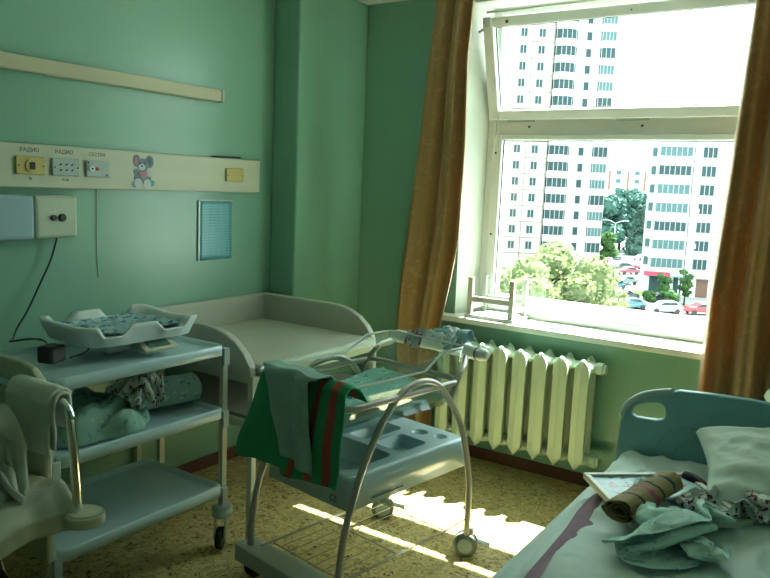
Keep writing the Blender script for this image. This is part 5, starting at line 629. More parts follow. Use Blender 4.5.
9,13,16,17,-2,17,16,13,12,17,9,10,16,0,-14,-12,-14,-15,-13,-228,-10,-9,2,-8,1,5,4,0,5,6,12,10,9,8,3,4,3,5,-1,-2,-15,3,4,11,3,13,17,11,13,14,2,7,8,16,11,8,16,11,3,14,14,17,12,8,17,17,4,-14,-14,-14,-14,-11,-226,-10,-6,-9,1,3,2,3,2,4,10,7,14,11,8,2,4,4,4,-11,-9,-5,1,4,10,10,3,16,13,12,13,14,7,7,0,18,13,12,11,11,7,11,17,6,17,16,16,8,
-15,-12,-14,-14,-13,-224,-9,-13,-1,5,3,2,2,2,4,6,12,14,12,3,7,5,5,-12,-7,-6,-3,-3,9,9,9,6,6,-2,16,10,12,8,14,16,5,13,14,17,13,12,2,13,15,12,17,15,10,-13,-14,-11,-13,-13,-229,-11,-7,5,5,3,1,2,3,4,6,10,15,12,6,6,2,-15,-2,1,0,-3,-12,-6,10,-1,4,8,7,17,1,12,16,16,17,15,16,6,17,4,17,14,6,16,14,17,11,16,-13,-13,-13,-16,-8,-233,-10,0,8,5,2,3,2,1,
5,6,0,8,11,15,11,-17,2,4,3,-1,-10,-12,-8,-8,-3,2,6,17,6,13,17,16,12,17,17,17,9,16,4,17,7,16,16,17,12,17,13,-10,-12,-16,-12,-6,-241,-5,7,8,4,3,2,2,3,3,7,0,5,5,7,12,0,4,4,2,-11,-5,-9,-9,-10,-13,-7,9,13,16,11,16,11,17,12,17,17,17,12,7,17,15,11,16,13,17,16,14,-9,-14,-16,-4,-18,-237,1,10,8,3,5,1,2,2,3,9,3,4,6,7,7,6,-4,10,-11,-7,3,-15,
-15,-11,-3,-5,1,3,17,18,10,11,18,11,17,17,15,6,16,17,16,17,12,17,14,17,14,-6,-16,-16,-16,-12,-231,11,8,6,4,6,2,2,2,3,9,4,7,4,8,-6,4,10,-3,0,-7,-11,-13,-3,-10,-10,3,0,1,7,13,10,17,10,18,11,11,15,18,16,17,16,10,18,17,17,15,15,-6,-16,-16,-15,-17,-219,14,9,5,2,2,4,4,3,2,9,2,6,13,-9,6,7,1,6,-4,-10,-9,-11,-3,-10,-12,-11,-16,10,14,18,14,11,12,12,12,11,
17,17,18,17,17,11,16,17,14,15,17,-2,-17,-17,-15,-17,-209,13,9,9,3,0,2,3,4,4,8,7,4,1,6,3,7,2,-2,-3,-9,-6,-11,-5,-14,-7,-13,-11,-6,13,14,11,14,13,17,7,18,16,14,18,17,15,16,11,16,16,17,17,0,-17,-17,-17,-13,-199,10,10,9,2,3,3,3,2,5,6,10,3,4,-1,11,-9,6,7,-5,-6,-9,-11,-8,-14,-10,-7,-11,-12,-2,13,16,16,14,15,9,17,17,15,16,17,16,10,16,17,17,17,17,-1,-17,-17,
-17,-13,-184,10,9,7,5,3,2,3,4,4,7,10,6,0,2,-6,8,7,-1,-3,-7,-10,-5,-13,-11,-10,-10,-13,-8,-12,5,17,14,17,14,16,12,18,17,13,17,11,16,17,17,17,17,17,0,-18,-17,-17,-12,-170,10,9,7,5,2,2,3,4,4,8,-4,11,11,-7,2,-3,3,4,4,-7,-8,-7,-11,-12,-11,-11,-11,-9,-12,-11,15,16,17,17,14,17,14,14,17,17,11,16,18,16,17,16,18,-3,-17,-17,-18,-17,-147,10,9,7,4,2,3,3,3,5,7,0,
6,2,5,-1,-1,2,7,2,-8,-6,-10,-10,-12,-13,-12,-8,-12,-13,-12,2,17,17,16,15,16,17,16,15,17,12,17,17,16,16,17,17,-4,-18,-17,-17,-17,-129,10,8,6,5,2,2,3,4,3,7,4,1,7,0,1,1,2,6,1,-8,-5,-11,-12,-13,-11,-12,-12,-11,-12,-11,-8,12,17,17,16,17,15,17,17,16,12,17,17,15,17,17,15,-5,-17,-17,-18,-17,-110,9,8,6,4,2,2,3,4,3,2,10,3,2,4,1,1,2,1,0,-1,-7,-12,-12,-13,-12,
-12,-11,-12,-12,-11,-11,-1,17,17,17,16,17,16,17,17,13,17,17,17,15,17,14,-7,-17,-17,-17,-17,-92,8,8,6,3,4,1,3,2,0,6,10,6,2,2,-1,5,2,0,-3,-5,-3,-12,-13,-13,-12,-11,-12,-11,-10,-12,-11,-9,9,17,16,17,17,17,17,17,16,15,16,18,16,16,13,-8,-17,-18,-17,-17,-73,8,7,6,2,3,2,3,2,2,4,10,8,3,0,-1,-2,-1,11,-6,-2,-11,-8,-12,-12,-13,-10,-12,-11,-11,-11,-11,-11,-3,14,17,17,17,17,18,
15,17,16,17,17,17,15,13,-10,-17,-17,-17,-17,-55,8,6,6,2,2,3,3,0,3,4,11,9,-6,6,1,-6,4,8,-4,-6,-6,-13,-14,-9,-11,-10,-12,-11,-11,-11,-11,-10,-11,6,16,18,17,17,17,15,17,17,17,17,17,16,11,-11,-17,-17,-17,-16,-37,7,5,6,3,2,3,0,2,0,7,10,9,-5,-1,-6,12,5,-12,9,-7,-9,-11,-12,-6,-11,-11,-11,-11,-12,-10,-12,-10,-11,-5,12,18,17,17,16,17,16,17,17,17,16,17,10,-11,-17,-17,-18,-17,-16,
6,5,0,0,11,0,3,-7,5,8,11,9,-4,-2,-5,-2,3,7,6,-9,-10,-9,-12,-11,-6,-10,-11,-12,-11,-11,-11,-11,-10,-10,1,18,17,17,17,17,16,16,17,17,16,18,7,-12,-17,-16,-18,-17,3,6,5,0,-3,7,4,-5,0,6,7,12,9,-3,-3,-4,-2,6,4,3,-11,-5,-10,-11,-10,-10,-10,-8,-11,-11,-11,-11,-11,-10,-10,-7,10,17,17,17,17,16,17,17,17,15,18,6,-16,-15,-16,-17,-17,22,1,0,1,3,5,4,-1,0,3,7,11,12,-3,-3,
-4,-2,-1,13,-3,-5,-6,-12,-9,-10,-10,-11,-8,-13,-10,-10,-12,-11,-9,-9,-9,-2,15,17,18,16,17,17,16,17,15,18,2,-12,-17,-17,-17,-16,40,2,-1,2,2,-5,3,3,5,4,8,10,4,5,-2,-8,-7,10,4,4,-4,-8,-11,-9,-10,-10,-10,-11,-12,-11,-9,-12,-10,-8,-10,-10,-7,6,17,17,16,17,17,16,17,15,17,-5,-7,-16,-17,-17,-17,58,2,0,3,0,-4,1,4,4,2,9,11,9,-4,-3,-6,-4,4,12,3,-3,-9,-10,-9,-10,-10,-10,-12,-11,
-11,-10,-12,-9,-8,-10,-9,-9,4,5,17,16,16,17,16,17,15,16,2,-17,-16,-17,-16,-16,76,1,0,3,-1,-3,2,-4,0,10,9,13,1,3,-1,-7,-3,3,11,2,-2,-6,-11,-8,-10,-11,-10,-11,-11,-12,-10,-11,-9,-9,-9,-9,-10,-10,4,16,17,16,16,17,15,17,14,2,-15,-17,-18,-16,-15,94,0,0,0,-1,0,2,-7,-3,9,11,14,7,-1,-1,-7,-2,1,9,0,-1,-1,-11,-7,-10,-11,-12,-10,-11,-12,-11,-9,-9,-9,-9,-10,-10,-9,-6,10,17,16,16,
16,15,17,13,3,-17,-17,-17,-16,-15,113,0,0,-1,0,-1,1,-9,-4,8,11,11,7,7,-6,-1,-3,0,5,3,0,-1,-11,-8,-12,-10,-9,-11,-11,-11,-11,-9,-9,-9,-10,-10,-10,-9,-7,-2,15,17,14,16,16,16,10,4,-16,-17,-15,-17,-15,132,0,0,-1,-1,-1,-2,-10,-4,7,11,-2,4,15,6,-4,0,-3,10,3,-2,-5,-8,-10,-10,-10,-10,-10,-11,-11,-10,-9,-9,-10,-9,-10,-10,-9,-8,-8,6,17,15,14,15,7,12,11,-17,-13,-17,-17,-15,151,0,-1,0,
-2,0,-6,-10,-5,7,6,-5,2,9,11,9,1,-3,2,11,-4,-6,-7,-9,-9,-10,-10,-11,-10,-11,-10,-9,-10,-10,-9,-10,-10,-9,-8,-8,-7,15,15,15,17,9,17,-2,-16,-11,-17,-17,-16,-177,12,15,15,15,16,17,17,17,16,15,15,14,13,14,13,14,13,14,13,14,14,13,14,13,13,15,14,15,16,15,6,-11,17,16,13,10,10,10,9,10,12,11,12,0,-17,-17,-17,-13,-2,8,-3,4,-509,13,15,14,17,16,17,17,16,16,15,14,14,14,13,13,12,13,
13,14,14,14,13,14,13,13,14,14,15,15,16,10,-11,15,16,13,9,9,10,11,9,12,12,10,3,-16,-11,-15,-15,-13,3,1,2,-502,13,15,16,16,17,16,17,16,16,15,14,13,12,14,12,13,12,13,13,14,14,14,13,14,14,13,15,13,14,16,13,-7,14,14,13,7,7,11,12,10,12,10,9,5,-11,-12,-13,-16,-15,-8,1,1,-491,14,15,16,16,17,17,16,16,15,14,15,12,12,13,12,12,13,13,13,14,14,13,14,14,14,14,14,14,12,16,10,
11,-2,16,15,3,9,11,11,11,11,9,9,6,-5,-16,-11,-14,-14,-14,-8,2,-480,14,15,16,16,17,16,16,16,15,15,12,12,13,12,12,13,12,12,14,14,14,13,14,14,14,14,14,15,11,15,16,3,3,15,13,11,5,6,11,11,12,8,10,6,-4,-14,-13,-13,-13,-14,-5,-12,-468,14,15,15,16,17,16,17,13,16,14,13,13,11,13,12,11,13,12,13,14,14,14,13,14,14,14,14,14,12,15,16,13,8,1,14,12,-1,10,10,11,11,10,8,6,-2,
-12,-15,-13,-13,-12,-13,-6,-465,14,15,15,17,16,16,17,16,13,11,14,12,14,13,8,12,12,13,13,14,13,14,14,15,15,12,13,13,14,16,11,13,14,14,0,13,3,1,11,12,9,10,8,7,0,-12,-14,-14,-7,-16,-5,-13,-466,15,14,16,17,15,16,16,14,14,15,14,12,12,11,9,10,13,12,14,13,15,16,15,13,11,11,14,15,15,11,12,14,14,11,8,8,6,4,4,13,9,8,9,7,2,-11,-13,-14,-6,-14,-9,-1,-475,15,14,16,16,14,15,
16,15,14,15,13,12,12,11,11,10,10,13,14,15,16,15,11,11,12,15,15,16,11,13,8,14,13,9,11,6,5,3,10,12,12,7,5,9,3,-10,-13,-14,-11,-8,-8,-10,-464,14,13,16,12,15,16,15,15,16,16,12,13,12,10,9,9,13,14,14,15,15,12,10,13,14,15,15,11,12,13,8,13,12,11,11,10,-2,7,13,9,11,7,7,7,5,-10,-12,-12,-11,-14,-9,0,-466,14,12,15,15,12,18,12,18,17,12,16,11,8,10,9,13,13,14,15,15,
9,13,13,14,14,14,10,10,14,13,9,11,13,11,11,10,8,7,2,11,10,5,7,7,9,-12,-12,-12,-10,-12,-6,-11,-454,13,13,17,11,16,12,16,17,17,16,14,4,13,13,5,15,12,14,14,14,11,9,13,14,14,13,15,5,13,13,14,9,9,12,11,10,8,6,3,9,11,5,6,8,9,-4,-15,-14,-13,-5,-12,-11,-446,12,14,17,17,14,14,9,16,17,16,12,9,11,6,13,12,12,13,15,14,6,17,16,7,16,16,6,11,14,11,11,10,8,10,
11,10,8,3,6,9,10,8,5,5,10,-3,-11,-12,-12,-11,-12,-12,-438,12,16,15,17,13,15,15,8,17,17,9,8,9,9,13,12,13,13,14,14,13,13,8,15,15,16,15,9,0,12,11,10,11,7,11,11,5,6,8,9,6,8,8,7,1,2,-10,-11,-12,-12,-12,-13,-428,17,17,7,15,14,16,14,17,8,8,12,8,9,13,12,12,14,13,14,10,13,16,10,17,15,13,14,13,3,-1,12,13,12,6,12,11,0,7,7,8,7,8,8,7,9,-7,-6,-10,
-12,-12,-13,-13,-414,17,10,16,14,13,11,8,17,15,12,-4,12,12,13,14,12,11,13,10,12,15,16,13,13,13,13,13,12,10,4,0,12,12,12,11,9,9,-7,7,8,8,8,8,7,8,4,-13,-12,-11,-11,-11,-7,-404,9,16,16,-4,10,10,15,15,16,17,-3,11,14,13,12,12,12,11,9,15,13,16,9,15,12,12,12,13,11,9,-5,10,11,13,12,9,11,1,-6,7,9,8,8,9,4,5,-7,-13,-12,-12,-11,6,-396,5,17,15,6,-1,2,9,17,18,
13,1,13,11,13,13,11,10,11,16,16,12,5,16,15,6,12,12,13,8,9,7,11,9,6,13,7,11,8,-4,-4,10,8,10,8,6,-2,-2,-11,-12,-13,-11,14,-384,3,10,9,15,12,1,-10,13,17,15,2,14,11,14,8,12,11,15,15,10,15,11,12,10,11,14,6,11,7,6,11,8,11,11,9,9,6,12,-6,-2,7,9,9,7,5,2,-3,-12,-10,-9,-4,-3,-358,5,10,9,9,1,16,-9,-4,14,10,14,13,10,14,5,14,14,13,8,14,11,10,12,
15,15,15,11,4,17,2,2,16,5,10,5,7,8,11,-2,0,0,9,8,7,4,4,-3,-11,-8,-12,-7,-4,-331,7,11,7,-16,11,7,16,0,-15,16,13,13,14,10,14,13,7,7,13,14,6,12,16,14,15,15,15,13,6,14,-9,7,10,11,10,9,8,0,4,2,0,-1,8,6,5,5,-4,-10,-8,-11,-10,-5,-303,7,13,3,-16,-12,7,17,15,-13,3,16,15,9,14,12,6,8,13,15,5,15,17,17,16,15,7,10,12,13,15,-1,-11,11,12,10,7,4,
0,3,5,3,3,1,5,5,6,-4,-10,-8,-10,-9,-9,-275,8,13,0,-12,-15,-12,12,16,16,-3,1,16,9,14,5,9,11,14,15,15,15,10,16,16,15,12,4,17,4,8,-4,-4,10,14,11,2,4,2,1,1,3,3,2,5,6,3,-2,-10,-8,-8,-9,-10,-248,10,12,-7,-4,-14,-13,-14,18,15,15,-6,7,15,15,4,11,16,14,17,10,5,16,17,13,17,11,5,4,4,6,-1,16,11,4,1,3,-1,11,-9,3,2,3,5,5,3,4,0,-8,-11,-8,-8,
-9,-223,13,4,3,-9,-16,-17,-7,-4,16,13,16,-2,9,14,14,12,11,17,0,7,14,18,17,13,12,7,1,3,13,-2,6,16,11,0,-2,9,-2,9,0,-7,0,5,6,3,3,3,2,-8,-8,-8,-10,-10,-192,10,10,-2,-12,-17,-17,-16,0,2,16,11,12,5,11,16,14,14,1,5,10,15,16,12,11,12,10,9,16,-8,7,9,14,-1,-1,5,-3,9,1,2,0,-9,7,7,-2,3,3,3,-7,-8,-7,-5,-8,-167,10,8,-6,-15,-15,-17,-16,-17,4,10,13,10,
10,15,15,12,4,4,11,16,16,4,13,10,17,14,5,13,-4,17,8,0,-8,-1,7,2,1,1,4,0,-2,3,2,-1,3,2,4,-6,-8,-7,-6,-7,-133,10,3,-10,-15,-16,-16,-17,-17,-9,9,14,14,12,9,13,3,11,10,17,13,7,6,11,12,17,16,11,-4,13,6,1,-1,3,1,-3,-1,1,1,4,-1,1,1,2,0,3,3,2,-5,-6,-5,-8,-6,-100,7,-2,-13,-16,-16,-16,-16,-17,-16,3,14,12,14,14,13,11,3,13,16,11,16,-4,10,13,6,15,
11,7,-2,6,0,2,0,9,-3,-3,-5,2,4,0,8,-5,-1,1,4,2,2,-4,-8,-2,-5,-2,-74,5,-14,-13,-16,-14,-16,-17,-16,-16,-2,16,14,12,8,10,16,16,4,9,15,16,9,6,11,9,13,-14,7,4,-1,3,6,1,3,-3,-2,-7,6,3,4,0,-1,-5,2,4,1,2,-3,-6,-4,-4,7,-49,-4,-16,-15,-16,-14,-15,-16,-17,-17,-5,15,16,14,-1,15,17,5,16,16,6,14,11,11,13,10,-1,-12,12,-16,8,-2,3,4,-1,5,-7,-5,2,2,4,
3,-5,1,4,-1,-1,2,-2,-5,-6,3,0,-21,-7,-15,-17,-17,-16,-15,-14,-16,-16,-11,17,16,9,15,10,8,16,10,15,13,14,7,11,14,-10,-8,0,-1,-4,-2,3,-2,4,5,3,-9,5,1,-1,0,0,-5,5,-2,1,0,0,-2,-4,-4,1,-2,7,-11,-14,-14,-17,-17,-17,-16,-15,-15,-7,4,14,17,12,16,8,17,16,15,4,16,8,12,9,-15,-2,-13,-10,5,-9,8,-5,3,2,3,-1,0,-3,0,0,2,-4,4,-2,0,-2,0,-1,-3,-2,-2,-2,33,-13,
-14,-14,-17,-13,-17,-17,-17,-15,-3,-2,16,12,17,9,15,17,14,6,15,13,12,13,-1,-14,-11,-14,-11,0,-3,0,-2,3,-1,2,0,0,-2,3,-2,0,3,-2,-2,-2,-1,0,-1,-2,-1,-2,3,53,-13,-15,-16,-14,-12,-17,-17,-16,-17,-11,1,12,18,11,16,10,13,16,16,15,14,6,10,-13,-13,-14,-10,-14,-6,-4,0,1,0,-1,5,-2,-1,0,3,-1,0,-1,-1,-2,-2,-2,0,0,0,0,-1,3,76,-13,-15,-15,-15,-11,-17,-16,-17,-17,-16,11,9,11,16,13,
17,14,14,9,16,15,9,-10,-13,-14,-13,-9,-9,-12,-12,-1,1,0,0,4,2,-5,2,0,0,0,-1,-1,-3,-2,-1,-1,0,1,1,1,2,102,-14,-15,-15,-15,-10,-16,-17,-17,-16,-16,-3,17,16,12,17,14,15,8,14,16,12,-3,-12,-13,-10,-12,-13,-13,-10,-12,-8,1,0,3,2,1,1,-3,-1,0,-1,0,-1,-3,-2,-1,-1,0,1,1,1,1,131,-14,-15,-16,-14,-11,-15,-17,-17,-16,-15,-9,13,13,17,18,17,15,10,14,16,2,-12,-13,-9,-14,-12,-12,-12,-12,
-12,-12,-2,1,2,2,1,0,0,-2,-1,-1,0,-2,-3,-1,-1,-1,0,1,1,1,1,159,-15,-14,-17,-14,-11,-14,-17,-17,-16,-11,-14,8,17,14,17,17,17,16,13,1,-4,-13,-12,-11,-11,-12,-13,-13,-12,-12,-12,-9,2,1,1,3,0,-2,-1,-2,-1,1,-2,-2,-3,0,-2,0,1,1,2,1,187,-15,-15,-16,-12,-15,-12,-17,-16,-16,-15,-12,3,16,16,17,16,17,18,-5,-3,1,-13,-11,-12,-11,-12,-10,-12,-14,-13,-13,-12,-2,1,3,1,-1,-1,-2,-1,0,-1,-2,
-2,-2,-1,-1,0,1,1,1,2,214,-15,-15,-16,-11,-13,-14,-17,-17,-16,-14,-12,-1,13,18,16,17,17,13,3,-16,-9,-9,-11,-12,-9,-14,-8,-12,-13,-14,-13,-13,-9,0,2,1,0,-1,-2,0,-1,-1,-2,-2,-2,-1,-2,1,1,1,1,1,242,-15,-16,-16,-11,-12,-14,-17,-16,-17,-13,-12,-4,16,15,16,15,6,15,5,-12,-16,-11,-6,-15,-11,-14,-9,-13,-14,-13,-13,-13,-13,-5,2,1,0,-1,-2,0,-1,-2,-1,-2,-3,-1,-1,0,2,1,1,1,269,-16,-14,-16,-17,
-9,-12,-17,-16,-14,-15,-12,-4,16,15,16,4,4,5,7,-15,-4,-13,-13,-10,-12,-13,-13,-13,-13,-13,-14,-12,-13,-12,-1,1,1,-1,-1,-1,-1,-2,-1,-2,-2,-2,-2,1,2,1,1,3,293,-15,-16,-15,-17,-12,-16,-12,-9,-15,-16,-12,-4,14,15,17,12,4,-15,0,-11,-10,-12,-12,-13,-10,-13,-12,-13,-13,-13,-14,-13,-12,-14,-8,1,1,-1,-1,-1,-2,-1,-2,-2,-2,-2,-1,1,2,2,2,2,317,-15,-16,-18,-16,-6,-16,-7,-13,-16,-15,-13,-5,13,16,16,10,-4,-11,
-18,-12,-5,-12,-10,-12,-13,-12,-11,-13,-13,-14,-13,-14,-11,-14,-13,-3,0,0,-1,-2,-1,-1,-2,-2,-2,-2,-1,2,2,2,2,2,341,-17,-18,-17,-17,-1,-11,-12,-12,-16,-12,-12,-8,12,16,16,-11,-11,-1,-16,-14,-7,-12,-9,-11,-13,-13,-11,-12,-14,-13,-11,-13,-13,-14,-15,-10,-1,-1,-1,-1,-1,-2,-2,-2,-2,-1,-1,2,2,2,2,2,363,-18,-17,-16,-14,-17,-11,-10,-1,-10,-16,-12,1,5,15,11,-7,-13,-17,-9,-16,-11,-6,-14,-10,-12,-13,-13,-13,-13,-13,-11,-13,
-12,-14,-15,-15,-7,0,-1,-1,-2,-1,-2,-2,-2,-2,1,1,2,2,2,2,384,-17,-17,-15,-16,-17,-14,-10,-1,0,-14,-13,-8,15,15,2,-12,-16,-9,-17,-16,-16,-3,-15,-11,-12,-13,-12,-14,-12,-14,-11,-13,-12,-14,-14,-13,-9,-11,0,-2,-1,-2,-1,-2,-2,-2,2,2,1,2,2,1,406,-17,-18,-15,-17,-17,-14,2,1,-7,-13,-12,-3,-1,16,-1,-13,-17,-11,-17,-17,-16,-5,-12,-13,-14,-12,-13,-13,-11,-14,-12,-13,-13,-13,-15,-13,-15,-10,-3,-2,-1,-2,-2,-1,-2,-2,
2,2,1,2,1,2,427,-17,-17,-17,-17,-17,-10,7,3,-13,-12,-10,-11,7,5,-3,-14,-17,-14,-17,-16,-15,-9,-12,-13,-14,-12,-13,-13,-10,-13,-13,-13,-14,-14,-13,-15,-14,-15,-8,-1,-2,-1,-2,-1,-3,-1,2,2,1,1,2,1,450,-18,-17,-17,-17,-17,-4,8,4,-11,-11,-13,-11,-10,-3,6,-13,-16,-17,-17,-16,-14,-12,-13,-13,-13,-13,-13,-13,-9,-14,-13,-14,-14,-14,-14,-14,-14,-15,-14,-4,-1,-2,-1,-1,-3,-1,2,3,0,3,0,1,471,-17,-17,-18,-17,-17,2,9,
5,-9,-14,-13,-13,-3,-13,-12,-9,-14,-12,-17,-17,-16,-16,-13,-13,-13,-13,-13,-13,-9,-14,-13,-14,-14,-14,-15,-14,-14,-15,-16,-10,-2,-1,-1,-1,3,-3,-2,3,2,0,1,1,493,-18,-17,-17,-17,-17,8,9,5,-9,-15,-13,-12,-10,-10,-14,-17,-13,-17,-12,-16,-16,-16,-14,-15,-14,-13,-12,-12,-14,-14,-14,-14,-14,-14,-15,-14,-15,-15,-15,-15,-5,-1,-2,0,4,4,-8,1,2,0,0,1,4,10,-1,-2,-9,3,-1,0,2,-1,-1,-1,0,0,-1,0,1,0,0,-1,0,1,
0,2,5,-3,-4,7,6,6,7,-14,-13,2,3,-2,-3,0,1,1,0,3,4,5,-14,4,1,2,7,-14,5,9,-14,1,9,-3,-5,1,3,0,1,-1,-6,1,7,2,-1,-1,-2,-2,-4,2,-1,0,1,-2,2,4,-6,9,8,7,6,5,-11,-13,-8,0,9,-4,-2,3,4,-1,5,4,-1,-13,-5,13,5,5,-11,-3,-11,5,-5,7,-2,-2,2,1,0,-6,0,1,5,9,1,-6,2,-3,-3,-5,2,-1,0,2,-4,3,-1,0,10,6,10,9,4,-7,-16,-8,-10,7,
11,-4,4,5,1,2,2,-3,-11,-13,13,8,5,-6,-15,-5,6,-5,4,-2,0,0,-3,0,4,5,-4,8,-5,7,-3,-7,0,-5,0,1,1,2,-1,-3,1,0,3,8,7,9,13,5,-12,-12,-17,-4,1,14,9,3,3,1,2,-3,-3,-10,-16,3,12,9,-7,-2,-15,1,-4,3,1,-1,-3,3,5,6,-6,4,-8,11,-6,-2,-7,1,0,5,0,1,0,-2,-4,1,3,6,7,7,9,13,3,-6,-16,-16,-4,-8,9,11,12,3,3,2,-4,-2,-10,-16,-8,10,10,8,
0,-15,-13,0,4,0,-4,6,4,4,2,-10,-5,6,8,-5,-10,1,6,-1,-3,4,-2,-4,0,0,5,6,9,9,8,10,4,-2,-4,-9,-15,-15,-6,5,16,4,4,5,4,5,-6,-9,-17,-10,-1,8,7,12,-7,-12,-8,5,-2,-2,3,4,7,1,-6,-10,13,-8,1,5,-1,-8,-1,3,-1,-3,4,-1,6,10,8,8,9,7,-5,-7,-6,2,-5,-6,-8,-13,-1,15,15,6,6,2,-1,-4,-9,-16,-12,-5,3,15,2,-12,-7,4,2,-4,-1,2,6,8,-6,-11,3,6,
10,2,-2,-5,-7,-6,-1,-1,4,7,8,6,8,10,4,1,-7,-8,-8,0,1,-8,-6,1,1,-11,12,15,14,-5,5,4,-3,-8,-15,-13,-7,0,15,-6,6,-17,7,2,-6,-1,3,11,-8,-6,7,10,7,-1,-1,-3,-3,-4,-6,-6,6,11,6,8,8,5,-1,-5,-8,-7,-7,-7,-1,4,-7,-1,5,-9,12,5,14,7,-3,-4,6,7,-6,-14,-13,-9,1,6,13,-13,-10,10,-1,-8,0,12,-8,-4,8,9,4,-7,3,-4,-8,-2,1,0,9,9,9,9,8,-4,-5,-8,
-8,-8,-8,9,-5,1,-11,2,3,-6,-1,7,13,11,-4,4,8,-6,4,6,-13,-14,-10,5,7,3,-4,-17,14,-3,-10,8,7,-12,0,11,1,0,-11,-4,-2,2,4,6,9,11,9,8,6,-15,-7,-7,-9,-8,-7,9,6,2,1,-10,-8,0,6,0,-5,8,10,17,5,1,-7,-1,7,-7,-11,-8,-10,10,-3,-9,-4,17,-6,-8,0,14,2,-9,-6,-1,0,3,9,-7,9,6,5,9,11,6,1,-8,-14,-15,-8,-6,-3,-1,0,12,3,3,1,-10,-9,4,1,-4,7,13,
16,9,3,-8,-5,5,-6,-17,-1,-2,-3,-11,5,-6,21,-8,-6,-2,3,9,10,-14,5,1,3,-10,9,-2,16,10,6,4,-1,-6,-8,-16,2,-4,-12,1,5,-8,-9,1,4,6,8,-10,-7,-1,2,6,15,14,11,6,-4,-6,-5,-4,-17,-9,-5,-5,7,0,-2,21,-9,-1,-5,0,12,-5,9,-15,1,-5,2,10,15,13,2,0,3,-5,-6,-10,-11,-10,12,1,1,1,-2,-8,-13,-1,3,8,4,-10,-2,11,-3,10,11,11,13,-1,-2,-4,-15,-16,-11,-7,0,0,-1,1,
27,4,1,-8,-7,-9,-2,10,-2,-15,15,5,14,11,4,4,-4,-5,-6,-9,-12,-11,-1,9,-5,1,5,4,7,-12,-13,-2,4,2,8,1,-7,17,11,8,9,6,-4,-7,-3,-5,-16,-15,3,0,0,-4,0,24,5,11,-6,-4,-12,-11,-12,-1,0,13,17,8,6,0,-9,-3,-2,-3,-14,-12,-1,-2,7,11,-7,4,8,10,-7,-12,-12,0,3,-3,2,4,14,15,9,9,0,-5,-5,-6,0,-16,-3,-3,-7,6,2,-15,34,14,5,-4,-15,-13,-14,-9,8,4,-2,17,9,2,
-11,-4,-4,-3,-2,-13,8,-8,1,14,-10,4,9,11,7,-3,-9,-13,-4,-3,1,9,4,-4,15,15,8,-6,-4,-2,6,-13,-12,-13,5,1,3,-3,-16,43,16,1,3,-16,-12,-17,-14,-3,1,8,15,6,-9,-6,-4,-3,3,-11,3,6,10,-10,-4,-3,16,10,8,7,-14,-12,11,-4,-4,-4,6,-7,-3,11,15,16,-3,-3,2,0,-10,-18,-17,-1,1,7,-3,-9,49,17,10,-16,-4,-13,-16,-12,-10,-5,6,15,-8,8,-3,-12,-5,0,5,9,9,5,-7,-9,-12,11,7,14,
11,-15,-14,3,8,3,1,-1,-5,-10,2,15,15,11,-1,-1,-5,-11,-17,-17,-1,5,-10,16,-16,58,16,11,-10,-13,-16,-7,-12,-15,-12,14,-10,7,10,-1,-14,7,5,2,9,9,-10,-13,-7,-2,1,5,12,14,1,-15,-16,2,5,1,4,0,0,-10,15,14,14,6,-1,-7,-12,-16,-17,5,-8,-2,13,-13,64,15,9,-14,-8,-12,-15,-4,-17,-6,-12,11,3,-4,9,-7,-7,14,12,11,-4,-15,-7,0,-1,0,-1,2,10,14,-9,-14,-16,-1,1,1,1,0,0,12,14,14,
14,0,-8,-13,-14,-17,6,-10,7,3,-12,72,15,3,-17,-5,-13,-15,-1,-5,-10,-16,-2,-1,10,-9,-3,16,15,11,7,-15,-5,1,1,-1,-1,0,-3,2,1,6,-15,-13,2,3,1,-2,-14,8,8,9,11,12,11,-12,-13,-12,-16,5,-11,2,0,2,75,14,-4,-17,-11,-6,-13,-13,7,-6,-15,-13,-2,11,-11,17,13,12,10,5,-3,-6,2,1,-1,-1,-1,-1,1,0,-4,-16,-13,-10,-3,-1,2,2,17,6,3,11,12,-3,-14,-13,-1,-17,4,-8,6,2,-5,80,12,-9,
-16,-14,-11,-9,-10,-2,4,-5,-12,-12,-1,5,16,12,5,9,-4,14,7,2,3,-3,1,-2,-1,-12,-12,8,-17,-1,-10,-6,-14,15,-7,7,14,10,9,4,-12,-14,1,-3,-17,-5,0,5,7,-9,87,5,-16,-14,-15,-5,3,-16,-17,2,7,-4,-11,-9,7,9,12,13,-1,14,13,9,4,2,-3,-9,-16,4,-10,4,-11,-11,0,-12,-18,0,4,13,-11,12,15,13,-4,-15,-5,4,-5,-15,-7,9,6,2,-7,88,-11,-6,-18,-11,-5,0,-3,-17,-17,1,7,2,-11,13,3,8,
9,12,15,13,8,6,-8,-9,-10,-12,-14,-3,-1,-11,-9,-3,-10,-5,16,-12,-4,0,11,12,15,-8,7,-12,2,-8,-13,-7,5,12,-10,-8,104,-9,-14,-16,-8,-7,-4,-5,-4,-17,-12,2,4,7,5,8,12,8,16,14,6,7,-13,-9,-9,-4,-11,-14,-9,-4,-4,-10,-6,0,2,4,8,-16,1,16,-2,11,16,-4,-10,0,-13,-7,-10,8,10,-4,-13,107,-10,-17,-12,-7,-7,-5,-5,-1,-14,-13,11,5,7,3,5,7,13,13,3,11,-12,-11,-11,-7,-3,-9,-12,-5,-8,-11,
-3,5,12,3,-3,-5,-14,7,16,-6,16,8,-4,-3,-13,1,-10,-13,12,-5,9,-16,113,-15,-16,-7,-6,-6,-6,-6,-5,-4,-16,10,11,10,5,5,-13,17,11,4,-8,-2,-13,-12,-8,-5,-9,-11,-9,5,-12,1,13,0,-8,-2,-3,-2,12,15,-1,-6,12,6,-11,1,-4,-10,-14,7,-8,16,0,100,-16,-6,-7,-5,-9,-5,-4,-6,-5,-15,-5,9,12,14,-14,3,6,13,-9,-6,6,0,-1,-9,-14,-13,-10,-16,-4,0,14,-12,-1,13,0,-1,-6,15,-6,-4,5,6,12,-3,
